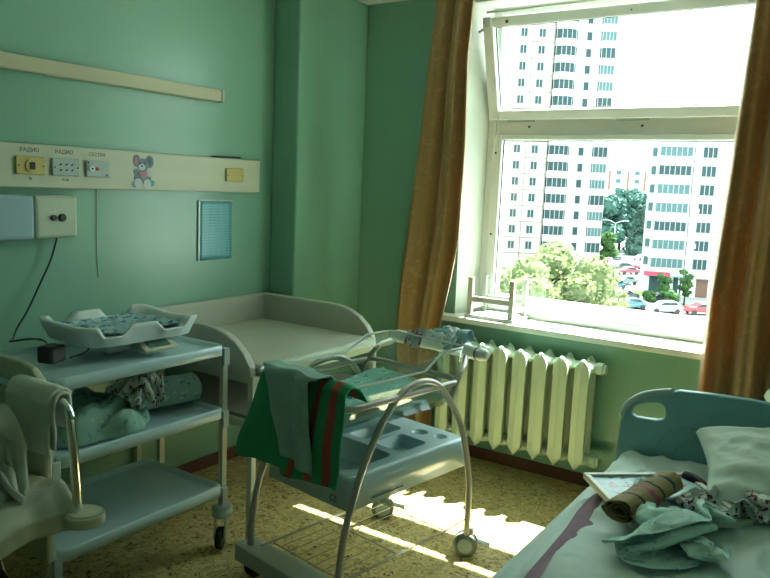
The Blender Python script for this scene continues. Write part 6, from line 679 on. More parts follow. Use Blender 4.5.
-10,4,-10,-15,-1,6,5,-12,118,-12,-1,-4,-6,-9,-8,-5,-3,-5,-14,-7,-3,10,16,6,4,-14,-4,8,-15,-2,1,13,-2,-9,-16,-11,-11,-8,10,-12,-4,12,0,-12,10,6,0,0,-3,-6,13,1,-5,1,8,-9,-15,5,1,-9,4,104,6,-1,-2,-3,-6,-8,-9,-6,-3,-12,-4,-3,-7,6,12,14,-6,-14,-6,6,-4,-12,12,1,-7,-11,-11,-14,7,-2,-5,-14,11,-12,12,-10,-1,0,1,0,0,12,-5,7,10,-8,0,-17,0,-2,8,-5,93,3,1,6,2,2,
-4,-6,-8,-7,-13,-16,9,3,-11,6,14,2,-7,-9,-13,1,-11,11,-6,-3,-11,3,-14,-12,6,-11,10,-11,0,16,-1,-5,-9,-1,4,6,-5,13,7,-7,-4,5,-18,4,3,2,-11,85,-1,3,5,1,12,-2,-1,-2,-7,-15,-15,-5,12,0,-10,-1,3,3,-15,-6,-4,-7,7,-11,-4,12,1,-9,-16,-12,6,-5,10,-8,14,-5,2,-8,5,1,-8,14,7,-6,1,1,-1,-18,-3,1,1,12,62,-1,2,3,8,12,-4,0,2,1,-12,-15,-11,2,13,1,-11,-9,-8,7,
-4,-4,-15,-6,-2,2,4,-5,5,-11,-16,-2,9,5,-11,3,11,-1,-3,-10,-4,14,7,3,0,-1,-6,2,-17,5,3,2,-12,67,1,2,4,8,13,0,-3,1,1,1,-13,-10,-8,-1,12,1,-9,-9,-14,-2,3,-12,-10,-4,1,2,9,-12,-5,-4,-9,8,3,0,-10,5,9,-10,-2,-3,13,4,0,6,-4,-3,1,-17,1,-1,1,1,59,2,2,4,8,14,3,-4,1,3,4,-17,2,-4,-12,2,10,-8,-14,-10,3,-11,-13,-6,3,8,2,-7,-4,1,-5,-15,0,4,
-6,8,-6,-1,6,-9,1,13,2,-1,7,-4,5,-6,-17,2,0,1,-2,59,0,3,3,8,14,7,-3,2,6,-3,-15,-12,8,3,1,1,-7,-13,-10,-4,-17,-1,-3,6,-2,0,5,-3,-3,-6,-11,-12,-1,2,7,-1,-9,0,6,-6,13,-1,0,8,4,2,-8,-17,1,1,0,-3,58,0,3,1,9,13,10,0,2,6,-12,-4,-16,-3,10,1,-2,3,-8,-10,-18,-15,3,3,-2,5,3,-1,-3,-3,-4,-6,-15,0,1,-1,-7,5,-5,4,-5,12,3,-2,2,7,5,-10,
-16,1,0,-2,0,58,-3,3,1,13,7,13,3,5,-8,5,-8,-16,-8,6,-4,7,0,-1,-17,-16,-17,4,0,0,2,8,-8,-2,2,-1,-1,-10,-14,2,-5,3,3,-5,3,-3,7,9,-3,1,4,8,-11,-15,0,-1,3,-2,57,-3,-2,3,14,11,9,6,-2,-5,10,-7,-16,-12,-2,-3,-1,0,6,-16,-8,-9,-12,3,5,9,-2,-10,-2,0,-1,3,0,-14,-10,4,2,-4,-2,0,8,3,7,-3,5,1,7,-12,-15,-1,1,4,-5,59,0,-1,-5,13,13,9,2,-4,
5,9,-7,-14,-2,-7,-6,6,-15,-1,-17,-12,2,3,7,1,-10,0,-8,-1,-1,0,1,5,-4,-16,-2,2,0,1,-2,9,4,0,4,0,3,6,-14,-13,-1,2,3,-6,60,2,-7,0,3,15,12,-4,7,9,5,-8,-15,-6,10,-2,-14,-16,-11,-13,1,15,1,-1,-12,-7,-4,-2,0,0,-1,0,6,2,-12,-11,-2,0,1,7,1,7,3,1,4,4,2,-15,-13,4,1,2,-1,50,5,-5,10,4,-7,8,11,14,5,-2,-7,-15,-9,9,1,-13,-17,-6,-15,10,9,-9,
-2,4,-13,-6,-5,-1,-1,0,0,3,7,-3,-15,-1,0,-1,-2,5,7,5,3,4,3,0,-15,-12,3,-4,-1,-1,54,6,2,0,-2,15,0,15,11,-2,-4,-1,-14,-12,7,2,-14,-16,-12,-4,5,15,-8,-7,8,-7,-7,-10,-2,-2,-2,2,2,8,0,-10,-13,-1,-1,3,3,7,4,3,4,7,-1,-16,-7,-8,7,0,-2,43,-2,0,0,2,16,14,12,12,5,-10,-8,-10,-13,5,4,-13,-13,-12,7,-8,15,-4,-12,9,-5,-5,-9,1,-4,-4,6,3,-8,5,0,-14,
-9,2,0,4,5,5,4,5,7,-1,-17,-13,2,0,3,-7,37,2,-3,4,10,-2,13,13,17,13,-1,-7,-16,-17,8,-10,-15,4,0,-16,4,12,-11,-5,10,-8,-6,3,-2,-2,-6,7,-1,-10,-1,-1,2,-15,-4,5,3,5,4,4,5,8,-2,-16,-16,5,3,-5,-2,26,2,-2,9,4,-1,10,14,17,17,1,-4,-14,-8,-10,-15,-12,-1,7,3,2,0,-13,1,9,-7,-6,-1,1,-4,2,7,-4,-9,-5,1,9,-13,-14,2,5,6,6,4,5,8,-6,-18,-5,-6,2,
4,-7,17,0,1,7,3,1,10,17,17,13,4,3,-17,-18,-7,-16,-11,-2,7,3,3,5,-12,10,4,-2,-7,-3,-2,6,1,4,-6,-8,-7,0,4,2,-13,-6,3,6,7,4,8,4,-10,-17,-8,3,-1,4,-8,9,-1,0,4,4,4,14,15,16,7,6,6,-11,-16,-17,-16,-9,-5,5,2,4,10,-9,10,5,4,-1,-4,-4,8,4,-5,-8,-5,-4,3,1,1,-6,-12,0,6,8,5,8,0,-12,-17,-1,-4,2,5,-9,2,1,0,2,3,5,17,12,17,11,7,-4,
-12,-13,-16,-16,-10,-6,1,5,6,10,-6,9,3,4,7,2,-5,10,0,-7,-6,-4,-3,-1,2,3,-3,-10,-7,6,8,7,8,-4,-14,-17,-4,4,7,-2,-9,0,1,1,3,-2,5,16,12,16,13,3,-10,-12,-8,-10,-11,-15,11,-8,-1,2,3,3,4,5,5,5,5,4,10,-3,-6,-4,-4,-2,-2,0,3,-1,-4,-13,2,9,9,8,-15,-13,-12,-2,12,-1,-3,-8,0,2,0,2,-4,5,14,11,16,13,-5,-10,-13,-11,-8,-5,3,12,-2,-7,5,2,3,3,3,4,
5,5,7,0,-4,-2,-3,-3,-2,-2,-1,-1,-2,-1,-5,-8,8,10,4,-14,1,-15,-8,12,-3,-4,-7,])}
def crumpled(k,name,m,loc,rz=0,sc=(1,1,1),parent=None,rx=0,ry=0,solid=.003,sub=1):
    nx,nz,q=CLOTH[k]; n=len(q)//3; ax=[]
    for a in range(3):
        p=0; L=[]
        for i in q[a*n:(a+1)*n]: p+=i; L.append(p/1000)
        ax.append(L)
    V=[(x*sc[0],y*sc[1],z*sc[2]+.002) for x,y,z in zip(*ax)]
    F=[(j*(nx+1)+i,j*(nx+1)+i+1,(j+1)*(nx+1)+i+1,(j+1)*(nx+1)+i) for j in range(nz) for i in range(nx)]
    me=bpy.data.meshes.new(name); me.from_pydata(V,[],F); me.shade_smooth(); me.materials.append(m)
    uv=me.uv_layers.new(name='UVMap')
    for l in me.loops: uv.data[l.index].uv=((l.vertex_index%(nx+1))/nx,(l.vertex_index//(nx+1))/nz)
    o=bpy.data.objects.new(name,me); COL.objects.link(o); o.location=loc; o.rotation_euler=(rx,ry,rz)
    if parent: o.parent=parent
    if solid: w=o.modifiers.new('s','SOLIDIFY'); w.thickness=solid; w.offset=0
    if sub: w=o.modifiers.new('u','SUBSURF'); w.levels=sub; w.render_levels=sub
    return o
def weld(o,d=.0005):
    bm=bmesh.new(); bm.from_mesh(o.data); bmesh.ops.remove_doubles(bm,verts=bm.verts,dist=d); bmesh.ops.recalc_face_normals(bm,faces=bm.faces); bm.to_mesh(o.data); bm.free(); return o
def roll_cloth(length,r,seed,turns=3.2,squash=.75,wr=.006,n=90):
    """rolled cloth along X with a visible spiral at its ends"""
    def f(u,v):
        a=v*turns*2*PI; rr_=r*(.30+.70*v)*(1+.06*noise.noise(Vector((u*3,a*.3,seed))))
        x=(u-.5)*length+.008*noise.noise(Vector((a*.5,seed,0)))*(1 if abs(u-.5)>.45 else 0)
        w=wr*(fbm((u*length*9,a*1.2,seed),3))
        return (x,math.cos(a)*(rr_+w),math.sin(a)*(rr_+w)*squash)
    return MB().grid(f,n,int(turns*32))
def pillow(lx,ly,h,seed,wr=.012):
    def f(u,v,s_):
        x,y=2*u-1,2*v-1; pin=1-.10*(x*x*(1-y*y)+y*y*(1-x*x))
        e=max(0,(1-x**4))**.5*max(0,(1-y**4))**.5
        z=s_*h/2*(e**.85)*(1+.12*noise.noise(Vector((x*1.5,y*1.5,seed))))+ (wr*ridge((x*2.6+noise.noise(Vector((x,y,seed)))*1.4,y*2.6,seed))*.7+wr*.5*fbm((x*4,y*4,seed)))*min(1,e*2)*(1 if s_>0 else .2)
        return (x*lx/2*pin,y*ly/2*pin,z)
    m=MB(); m.grid(lambda u,v:f(u,v,1),60,50); m.grid(lambda u,v:f(u,v,-1),60,50); return m
greenp=pattern('pale_green_print','8FB5A6','5F9A90',34,.30,coord='Object',second='A9C9BA')
dots=pattern('magenta_dot_cotton','B8C6BE','6E1F45',26,.33,coord='UV')
# middle shelf bundle
lm=thing('rolled_blanket','pale green patterned blanket rolled at the right of middle shelf','blanket',(.50,-1.80,.585))
weld(roll_cloth(.34,.075,3,2.6,.85,.008).build('blanket_roll',greenp,lm,rot=(0,0,R(80)),loc=(0,0,.062),solid=.004))
tag(weld(heap(.34,.42,.10,13,1.3).build('folded_blanket',creased(greenp,7,.8,.02),loc=(.53,-2.10,.585),solid=.003)),'pale green patterned blanket spread at the left of middle shelf','blanket')
tag(crumpled(1,'dotted_cloth',dots,(.575,-1.93,.625),.25,(.52,.36,1.05),ry=.25),'white cloth with dark pink dots heaped on the middle shelf blankets','cloth')
tag(crumpled(2,'green_cloth',mat('teal_green_cotton',(.20,.42,.38),rough=.9,var=.15),(.38,-1.93,.585),.2,(.6,.62,.95)),'dark teal cloth bunched behind the dotted cloth','cloth')
# ------------------------------------------------------------------ bassinet trolley (local: x across, y=-b along)
bt=thing('bassinet_trolley','baby bassinet on a wheeled frame with arched grey tubes','bassinet',(1.30,-.94,0),R(-9))
arch=[(.081,.095),(.081,.28),(.105,.41),(.15,.55),(.20,.635),(.248,.694),(.305,.755),(.375,.788),(.44,.793),(.50,.780),(.56,.745),(.62,.68),(.67,.605),(.717,.52),(.752,.43),(.776,.36),(.795,.27),(.805,.18),(.808,.10)]
for a in(-.24,.24):
    MB().tube(smooth_path([(a,-b,z) for b,z in arch],4),.0125,12).build('arch_tube',tubeM,bt)
# base bar at the near end
m=MB(); n=12
rings=[]
for x,k in((-.30,.75),(-.285,1),(-.12,1),(-.10,1.08),(.10,1.08),(.12,1),(.285,1),(.30,.75)):
    rings.append([(x,-.80-.048*k*max(-1,min(1,1.5*math.cos(a))),.088+.032*k*max(-1,min(1,1.4*math.sin(a)))) for a in[2*PI*j/16 for j in range(16)]])
m.loft(rings); m.build('base_bar',greyP,bt,bevel=.003)
for x in(-.22,.22):
    a=bpy.data.objects.new('caster',None); COL.objects.link(a); a.parent=bt; a.location=(x,-.80,0)
    m=MB(); m.loft([[(yy,r_*math.cos(2*PI*k/20),.04+r_*math.sin(2*PI*k/20)) for k in range(20)] for yy,r_ in((-.022,.032),(-.016,.04),(.016,.04),(.022,.032))]); m.build('wheel',dark,a)
    MB().cyl((0,0,.045),(0,0,.075),.01).build('caster_stem',steel,a)
for x,rz in((-.24,.5),(.24,.3)):
    a=bpy.data.objects.new('caster',None); COL.objects.link(a); a.parent=bt; a.location=(x*.97+.012,-.06,0); a.rotation_euler=(0,0,rz+R(12)); a.scale=(1.22,1.22,1.22)
    m=MB(); m.loft([[(-.015+r_*math.cos(2*PI*k/26),yy,.041+r_*math.sin(2*PI*k/26)) for k in range(26)] for yy,r_ in((-.022,.032),(-.020,.038),(-.016,.041),(-.004,.041),(-.003,.03),(.003,.03),(.004,.041),(.016,.041),(.020,.038),(.022,.032))]); m.build('wheel',mat('grey_green_tyre',(.16,.20,.19),rough=.5),a)
    m=MB(); m.loft([[(-.015+r_*math.cos(2*PI*k/26),yy,.041+r_*math.sin(2*PI*k/26)) for k in range(26)] for yy,r_ in((-.025,.024),(-.022,.027),(.022,.027),(.025,.024))]); m.build('wheel_cover',mat('caster_hub',(.30,.42,.43),rough=.35),a)
    m=MB(); m.cyl((0,0,.06),(0,0,.10),.011); m.build('caster_stem',steel,a)
    m=MB(); m.box((.045,0,.05),(.045,.026,.008),Matrix.Rotation(R(12),3,'Y')); m.build('brake_pedal',greyP,a,bevel=.003)
# moulded storage tray
def rrect(x0,x1,y0,y1,r,n=5):
    pts=[]
    for cx,cy,a0 in((x1-r,y1-r,0),(x0+r,y1-r,90),(x0+r,y0+r,180),(x1-r,y0+r,270)):
        for k in range(n+1): a=R(a0+90*k/n); pts.append((cx+r*math.cos(a),cy+r*math.sin(a)))
    return pts
def circ(cx,cy,r,n=20): return [(cx+r*math.cos(2*PI*k/n),cy+r*math.sin(2*PI*k/n)) for k in range(n)]
holes=[(rrect(-.19,-.02,-.42,-.20,.03),.07),(rrect(.015,.16,-.42,-.26,.03),.05),(rrect(-.19,.16,-.70,-.46,.035),.08),(circ(.055,-.185,.034),.03),(circ(.145,-.165,.028),.03)]
m=MB(); zt=.505
out_top=rrect(-.205,.205,-.735,-.095,.03); out_bot=rrect(-.225,.225,-.755,-.080,.03)
ed=[]; 
def addloop(pts,z): 
    vs=[m.bm.verts.new((a,b,z)) for a,b in pts]; return vs
L0=addloop(out_top,zt); loops=[addloop(h,zt) for h,_ in holes]
for lp in [L0]+loops: ed+=[m.bm.edges.new((lp[i],lp[(i+1)%len(lp)])) for i in range(len(lp))]
bmesh.ops.triangle_fill(m.bm,edges=ed,use_beauty=True,use_dissolve=False)
for (h,d),lp in zip(holes,loops):
    cx=sum(a for a,b in h)/len(h); cy=sum(b for a,b in h)/len(h)
    lo=addloop([(cx+(a-cx)*.86,cy+(b-cy)*.86) for a,b in h],zt-d)
    for i in range(len(lp)): j=(i+1)%len(lp); m.bm.faces.new((lp[i],lp[j],lo[j],lo[i])).smooth=True
    m.bm.faces.new(lo)
mid=addloop(rrect(-.217,.217,-.747,-.086,.03),zt-.012); lob=addloop(out_bot,.39)
for A,B in((L0,mid),(mid,lob)):
    for i in range(len(A)): j=(i+1)%len(A); m.bm.faces.new((A[i],A[j],B[j],B[i])).smooth=True
m.bm.faces.new(lob); m.build('storage_tray',blueP,bt)
grey_ink=mat('grey_print',(.05,.07,.07),rough=.6)
text('CE',.032,(.150,-.7555,.418),(PI/2-.1,0,0),grey_ink,bt)
for x,w_,h_ in((-.05,.07,.008),(-.17,.05,.02)): MB().box((x,-.7525,.45),(w_,.001,h_)).build('printed_label',mat('label_print',(.12,.2,.2),rough=.6),bt)
MB().box((.2245,-.56,.41),(.0012,.17,.006)).build('printed_line',mat('label_print',(.1,.1,.1)),bt)
# wire rack under the tray
m=MB(); zr=.125
for k in range(9): x=-.19+.38*k/8; m.tube([(x,-.17,zr),(x,-.74,zr)],.0016,6)
for k in range(3): y=-.17-.57*k/2; m.tube([(-.2,y,zr),(.2,y,zr)],.0028,6)
for x in(-.2,.2): m.tube([(x,-.17,zr),(x,-.79,zr)],.003,6)
for x in(-.2,.2): m.tube([(x,-.17,zr),(x*1.19,-.085,zr+.04)],.003,6)
m.build('wire_rack',steel,bt)
# holder ring and handle
ringp=[]
for a,b in rrect(-.24,.24,-.80,-.175,.06,6): ringp.append((a,b,.757+.0))
MB().loop(ringp,.0115,12).build('holder_ring',tubeM,bt)
for s_ in(-1,1):
    MB().tube(smooth_path([(s_*.24,-.245,.69),(s_*.24,-.225,.72),(s_*.235,-.19,.775),(s_*.23,-.165,.797),(s_*.225-.015,-.12,.812),(s_*.205-.045,-.05,.818)],4),.011,10).build('handle_arm',tubeM,bt)
def hshape():
    m=MB(); rings=[]
    for x,r_ in((-.262,.012),(-.255,.022),(-.235,.028),(-.15,.029),(0,.027),(.15,.029),(.235,.028),(.255,.022),(.262,.012)):
        rings.append([(x,.04+r_*math.cos(2*PI*k/18)*1.15,.818+r_*math.sin(2*PI*k/18)) for k in range(18)])
    return m.loft(rings)
hshape().build('push_handle',whiteP,bt,loc=(-.052,-.005,.003))
MB().loft([[(x,.04+r_*math.cos(2*PI*k/18)*1.15,.818+r_*math.sin(2*PI*k/18)) for k in range(18)] for x,r_ in((.205,.0284),(.207,.0295),(.211,.0295),(.213,.0284))]).build('handle_band',grey_ink,bt,loc=(-.045,-.005,.003))
# clear tub
acr=glass('clear_acrylic',(.90,.97,.96),.09)
def tubz(b): return .815 if b>.34 else (.875 if b<.27 else .875-.06*(b-.27)/.07)
rim_o=rrect(-.205,.205,-.83,-.10,.05,6)
m=MB(); low=rrect(-.165,.165,-.76,-.15,.05,6)
A=[m.bm.verts.new((a,b,tubz(-b))) for a,b in rim_o]; B=[m.bm.verts.new((a*.98,b,.74)) for a,b in rrect(-.20,.20,-.82,-.11,.05,6)]; Cc=[m.bm.verts.new((a,b,.645)) for a,b in low]
for P,Q in((A,B),(B,Cc)):
    for i in range(len(P)): j=(i+1)%len(P); m.bm.faces.new((P[i],P[j],Q[j],Q[i])).smooth=True
m.bm.faces.new(Cc); tb=m.build('clear_tub',acr,bt,solid=.004)
pr=[]
for i,(a,b) in enumerate(rim_o): pr.append(Vector((a,b,tubz(-b))))
dense=[]
for i in range(len(pr)):
    p,q=pr[i],pr[(i+1)%len(pr)]
    for k in range(6 if (p-q).length>.1 else 1):
        z=p.lerp(q,k/6 if (p-q).length>.1 else 0); dense.append((z.x,z.y,tubz(-z.y)))
MB().loop(dense,.005,8).build('tub_rim',mat('rim_acrylic',(.62,.72,.70),rough=.12,coat=.5),bt)
o=MB().bb(-.155,.155,-.745,-.165,.655,.70).build('tub_mattress',mat('teal_mattress',(.20,.46,.44),rough=.6,var=.1),bt,bevel=.015)
# blue green sheet in the tub
shp=pattern('aqua_print_sheet','86C2B6','A9D2C4',14,.36,coord='UV',second='4E9C93')
def shf(u,v):
    x=-.17+.34*u; y=-.78+.60*v; e=abs(x)/.17
    return (x,y,.708+.012*max(0,e-.7)/.3+.012*fbm((x*9,y*7,4))+(.016*max(0,(v-.8))/.2))
tag(MB().grid(shf,40,60).build('bassinet_sheet',shp,loc=(1.30,-.94,0),rot=(0,0,R(-9)),solid=.002),'aqua printed sheet lying inside the clear bassinet tub','sheet')
# towel over the near end
tw=stripes('green_striped_towel','3C9A70',[(.58,.635,'A65A52'),(.71,.775,'A65A52'),(.86,.925,'A65A52')])
def towelf(off=0,fl=1.0,u0=0,u1=1,zb=.508,inner=.10,seed=0,ztop=.0):
    def f(u,v):
        uu=u0+(u1-u0)*u
        L_in=inner; top=.840+.018*math.sin(uu*PI)+ztop
        if v<.2: # inside the tub
            s_=v/.2; b=.755+.045*s_; z=top-.05*(1-s_)**1.3; k=0
        elif v<.3:
            s_=(v-.2)/.1; b=.80+.055*s_; z=top+.012*math.sin(s_*PI)-.012*s_; k=0
        else:
            s_=(v-.3)/.7; b=.855+.018*s_; z=top-.012-(top-.012-zb)*s_; k=s_
        lo=-.12-.105*k**.9; hi=.285-.022*k
        x=lo+(hi-lo)*uu
        fold=(math.sin(uu*11+seed+k*.8)*.55+math.sin(uu*23+seed*2+1)*.25+.8*noise.noise(Vector((uu*3,k*2,seed))))
        b+=fl*(.010+.020*k)*fold+off
        z+=.006*noise.noise(Vector((uu*5,v*3,seed+2)))*(1-k)
        return (x,-b,z)
    return f
tag(MB().grid(towelf(),120,90).build('striped_towel',tw,loc=(1.30,-.94,0),rot=(0,0,R(-9)),solid=.006),'green terry towel with brown red stripes draped over bassinet foot','towel')
gauze=mat('grey_green_gauze',(.30,.48,.42),rough=.95,var=.12,scale=40,bump=.3,bscale=50)
def gz(u,v):
    k=max(0,(v-.3)/.7)
    b=.80+.075*min(1,max(0,(v-.12)/.2)) if v<.32 else .878+.012*k
    if v<.12: b=.70+.10*v/.12
    top=.868; z=top-.09*(1-min(1,v/.12))**1.2 if v<.12 else (top+.006 if v<.3 else top-.275*k)
    c=.058+.075*k; w=.125-.055*k**.6 ; lo=c-w*(1 if v>.3 else 1.1); hi=c+w*(.95 if v>.3 else 1.15)
    x=lo+(hi-lo)*u
    if k>0: z-= .04*u*k
    b+=.012+.010*math.sin(u*9+k*2)+.010*noise.noise(Vector((u*4,k*3,9)))
    return (x,-b-.012,z)
tag(MB().grid(gz,70,70).build('gauze_cloth',gauze,loc=(1.30,-.94,0),rot=(0,0,R(-9)),solid=.003),'thin grey green gauze cloth hanging over the striped towel','cloth')
# bag and card on the handle
pk=thing('diaper_packet','crumpled white plastic packet with a pink card on bassinet handle','packet',(1.285,-.94,.828),R(-9))
pkm=mat('crumpled_film',(.74,.84,.86),rough=.22,scale=9,bump=.5,bscale=40,col2='6FA3B4')
crumpled(1,'film_wrap',pkm,(0,0,-.004),1.45,(.42,.44,.50),parent=pk,solid=.001)
m=MB(); m.loft([[(x,-.0+r_*1.1*math.cos(2*PI*k/16),.052+r_*math.sin(2*PI*k/16)) for k in range(16)] for x,r_ in((-.02,.022),(.10,.024),(.15,.026))],cap=False); m.build('film_tube',mat('blue_film',(.30,.55,.62),rough=.25),pk,solid=.002,rot=(0,R(-4),R(8)))
c_=MB().box((-.062,-.098,.030),(.085,.003,.066),Matrix.Rotation(R(-14),3,'X')@Matrix.Rotation(R(8),3,'Y')).build('name_card',pattern('pink_card','B04A6E','C9C7C8',26,.5,coord='Object',bump=0),pk); c_['label']='pink printed name card'
tag(weld(heap(.07,.05,.025,47,1.2,30,30).build('paper_scrap',mat('ivory_paper',(.75,.72,.58),rough=.7),loc=(1.32,-.885,.878),rot=(0,0,0),solid=.001)),'small ivory paper scrap on top of the packet','paper')
# patterned cloth tied on the left handle arm
tie=pattern('dark_dot_ribbon','9FA6A0','2A1A22',20,.3,coord='UV')
def tief(u,v):
    p=smooth_tie[min(len(smooth_tie)-1,int(v*(len(smooth_tie)-1)))]
    a=u*2*PI; r_=.017+.004*noise.noise(Vector((u*3,v*6,1)))+.012*max(0,v-.5)
    return (p.x+r_*math.cos(a),p.y+r_*math.sin(a)*.8,p.z+r_*.7*math.sin(a+1))
smooth_tie=smooth_path([(-.222,-.06,.815),(-.228,-.12,.812),(-.235,-.17,.80),(-.24,-.205,.765),(-.243,-.235,.72),(-.24,-.25,.67)],8)
tag(weld(MB().grid(tief,16,48).build('dotted_wrap',tie,loc=(1.30,-.94,0),rot=(0,0,R(-9)),solid=.002)),'pale dark-dotted cloth wrapped round the left handle arm','cloth')
# ------------------------------------------------------------------ right bed
bed=thing('hospital_bed','hospital bed with a moulded blue headboard and wrinkled sheet','bed',(2.48,-1.85,0))
hb=[(-.455,.30),(-.465,.50),(-.458,.63),(-.44,.685),(-.42,.712),(-.385,.742),(-.34,.762),(-.28,.775)]
hb=[(a*.968,b) for a,b in hb]+[(-.24,.790),(-.12,.798),(0,.802)]
outer=hb+[(-a,b) for a,b in reversed(hb[:-1])]
hl=[(-.405,.668),(-.385,.658),(-.31,.662),(-.285,.672),(-.277,.690),(-.283,.715),(-.30,.730),(-.35,.722),(-.385,.706),(-.403,.690)]
holes_=[hl,[(-a,b) for a,b in reversed(hl)]]
MB().prism(outer,holes_,lambda a,b,t:(a,t,b),1.02,1.055).build('headboard',mat('headboard_blue',(.18,.41,.46),rough=.38,var=.05),bed,bevel=.007)
m=MB(); m.tube(smooth_path([(-.438,1.034,.65),(-.424,1.034,.69),(-.40,1.034,.718),(-.366,1.034,.744),(-.32,1.034,.762),(-.26,1.034,.778)],4),.0155,12); m.build('grip_tube',mat('pale_grip',(.35,.50,.50),rough=.3),bed)
m=MB(); m.tube(smooth_path([(-.33,1.018,.50),(-.30,1.018,.57),(-.25,1.018,.63),(-.17,1.018,.665),(0,1.018,.672),(.2,1.018,.665),(.33,1.018,.60)],6),.004,6)
m.tube(smooth_path([(-.22,1.018,.52),(-.235,1.018,.56),(-.20,1.018,.605),(-.12,1.018,.625),(.1,1.018,.625)],6),.003,6); m.build('moulded_ridge',_M['headboard_blue'],bed)
for x in(-.40,.40):
    for y in(1.0,-.93): m=MB(); m.cyl((x,y,.08),(x,y,.45),.018); m.cyl((x,y,0),(x,y,.08),.03); m.build('leg',steel,bed)
MB().bb(-.42,.42,-.97,1.01,.30,.36).build('bed_frame',greyP,bed,bevel=.005)
MB().bb(-.425,.425,-.95,1.01,.36,.515).build('mattress',linenM,bed,bevel=.03)
def sheetf(x0,x1,y0,y1,zt,drop,seed,amp=.006,edge=.06,left=True,right=False,near=0):
    def f(u,v):
        w=x1-x0; tot=w+(drop if left else 0)+(drop if right else 0); s_=u*tot-(drop if left else 0)
        y=y0+(y1-y0)*v
        wob=.012*noise.noise(Vector((y*3,seed,0)))+max(0,-y-.83)*.045
        if s_<0: x=x0+wob-.010+.016*noise.noise(Vector((y*7,s_*4,seed))); z=zt+s_
        elif s_>w: x=x1; z=zt-(s_-w)
        else: x=x0+s_+wob*max(0,1-s_*4); z=zt
        if s_>-.03:
            wx=noise.noise(Vector((x*2.2,y*2.2,seed)))
            z+=amp*(1.2*ridge((x*4+wx*2,y*3.2-wx*1.5,seed))+.8*ridge((x*9-wx,y*7+wx*3,seed+2))*.6+.6*fbm((x*5,y*5,seed)))
            if s_<.04: z-=.02*(1-max(0,s_)/.04)**2
        return (x,y,z)
    return f
tag(MB().grid(sheetf(2.065,2.90,-2.85,-.835,.520,.16,4,.0105),110,170).build('bed_sheet',linenM,solid=.002),'wrinkled pale aqua sheet spread over the right bed mattress','sheet')
tag(MB().grid(sheetf(2.10,2.33,-2.75,-1.38,.553,.0,6,.0022,left=False),30,80).build('mauve_blanket',mat('mauve_wool',(.34,.22,.30),rough=.95,var=.15,scale=30),solid=.004),'strip of mauve blanket showing along the bed edge','blanket')
def topsheet(u,v):
    y=-2.80+1.62*v; xl=2.148+(-y-.83)*.045+.016*noise.noise(Vector((y*3,2,0)))+.10*max(0,v-.86)/.14; x=xl+(2.87-xl)*u
    wx=noise.noise(Vector((x*2,y*2,8)))
    z=.568+.014*ridge((x*4+wx*2.4,y*3-wx*2,8))+.006*ridge((x*8-wx*2,y*7+wx*2,11))+.004*fbm((x*6,y*6,2))-.010*(1-min(1,u*12))-.008*(1-min(1,(1-v)*12))
    return (x,y,z)
tag(MB().grid(topsheet,90,150).build('top_sheet',linenM,solid=.002),'rumpled upper sheet covering the middle of the right bed','sheet')
pl=pillow(.62,.46,.15,5).build('pillow',mat('pillow_linen',(.60,.72,.66),rough=.9,bump=.2,bscale=14,spec=.15),loc=(2.68,-1.05,.638),rot=(R(14),R(-3),R(14)))
tag(weld(pl),'plump white pillow leaning on the blue headboard','pillow')
# framed tray with floral insert
ftx=thing('framed_tray','white rimmed tray with floral lining lying on the bed','tray',(2.080,-1.365,.580),R(40))
m=MB(); LX,LY=.36,.36
m.bb(0,LX,-.018,0,0,.02); m.bb(0,LX,-LY,-LY+.018,0,.02); m.bb(0,.018,-LY+.018,-.018,0,.02); m.bb(LX-.018,LX,-LY+.018,-.018,0,.02); m.build('rim',mat('tray_rim_cream',(.68,.68,.54),rough=.4),ftx,bevel=.003)
MB().bb(.016,LX-.016,-LY+.016,-.016,.006,.012).build('floral_lining',pattern('floral_vinyl','A9CDD4','4C8FA6',9,.33,coord='Object',second='C58E96',rough=.3,bump=0) if 0 else pattern('floral_vinyl','A9CDD4','4C8FA6',26,.36,coord='Object',second='B98892',rough=.3,bump=0),ftx)
brown=stripes('brown_oilcloth','8C7E50',[(.20,.24,'3A3428'),(.40,.47,'A8506E'),(.56,.59,'3A3428'),(.80,.84,'2B3F60')],rough=.7,bump=.1)
br=thing('rolled_oilcloth','olive brown oilcloth with pink stripe rolled up on the tray','oilcloth',(2.312,-1.51,.636),R(80))
weld(roll_cloth(.33,.050,8,3.0,.68,.006).build('oilcloth_roll',brown,br,solid=.003))
tag(crumpled(1,'aqua_swaddle',pattern('aqua_swaddle_print','C4E4DE','93C6C8',30,.24,coord='UV'),(2.39,-1.585,.574),.35,(1.05,.80,.58)),'crumpled aqua swaddling cloth in the middle of the bed','cloth')
tag(crumpled(2,'dotted_gown',pattern('crimson_dot_cotton',(.60,.68,.64),'7A2448',20,.34,coord='UV'),(2.51,-1.36,.574),.5,(.78,.52,.72)),'white cloth with crimson dots beside the pillow on the bed','cloth')
tag(weld(heap(.12,.06,.025,67,1,40,40).build('dark_sock',mat('dark_knit',(.03,.03,.03),rough=.9),loc=(2.385,-1.17,.570),rot=(0,0,-.6),solid=.002)),'small black cloth item between swaddle and pillow','sock')
# cabinet with pillow behind the headboard
cb=thing('bedside_cabinet','low white cabinet standing behind the blue headboard','cabinet',(2.82,-.50,0))
MB().bb(-.2,.2,-.17,.17,0,.645).build('body',white,cb,bevel=.004)
d=MB().bb(-.19,.19,-.185,-.17,.04,.58).build('door',white,cb,bevel=.004); MB().cyl((.14,-.185,.35),(.14,-.20,.35),.012).build('handle',steel,d)
tag(weld(pillow(.56,.36,.19,15).build('pillow',_M['pillow_linen'],loc=(2.77,-.50,.745),rot=(0,R(-6),R(8)))),'white pillow showing just above the blue headboard','pillow')
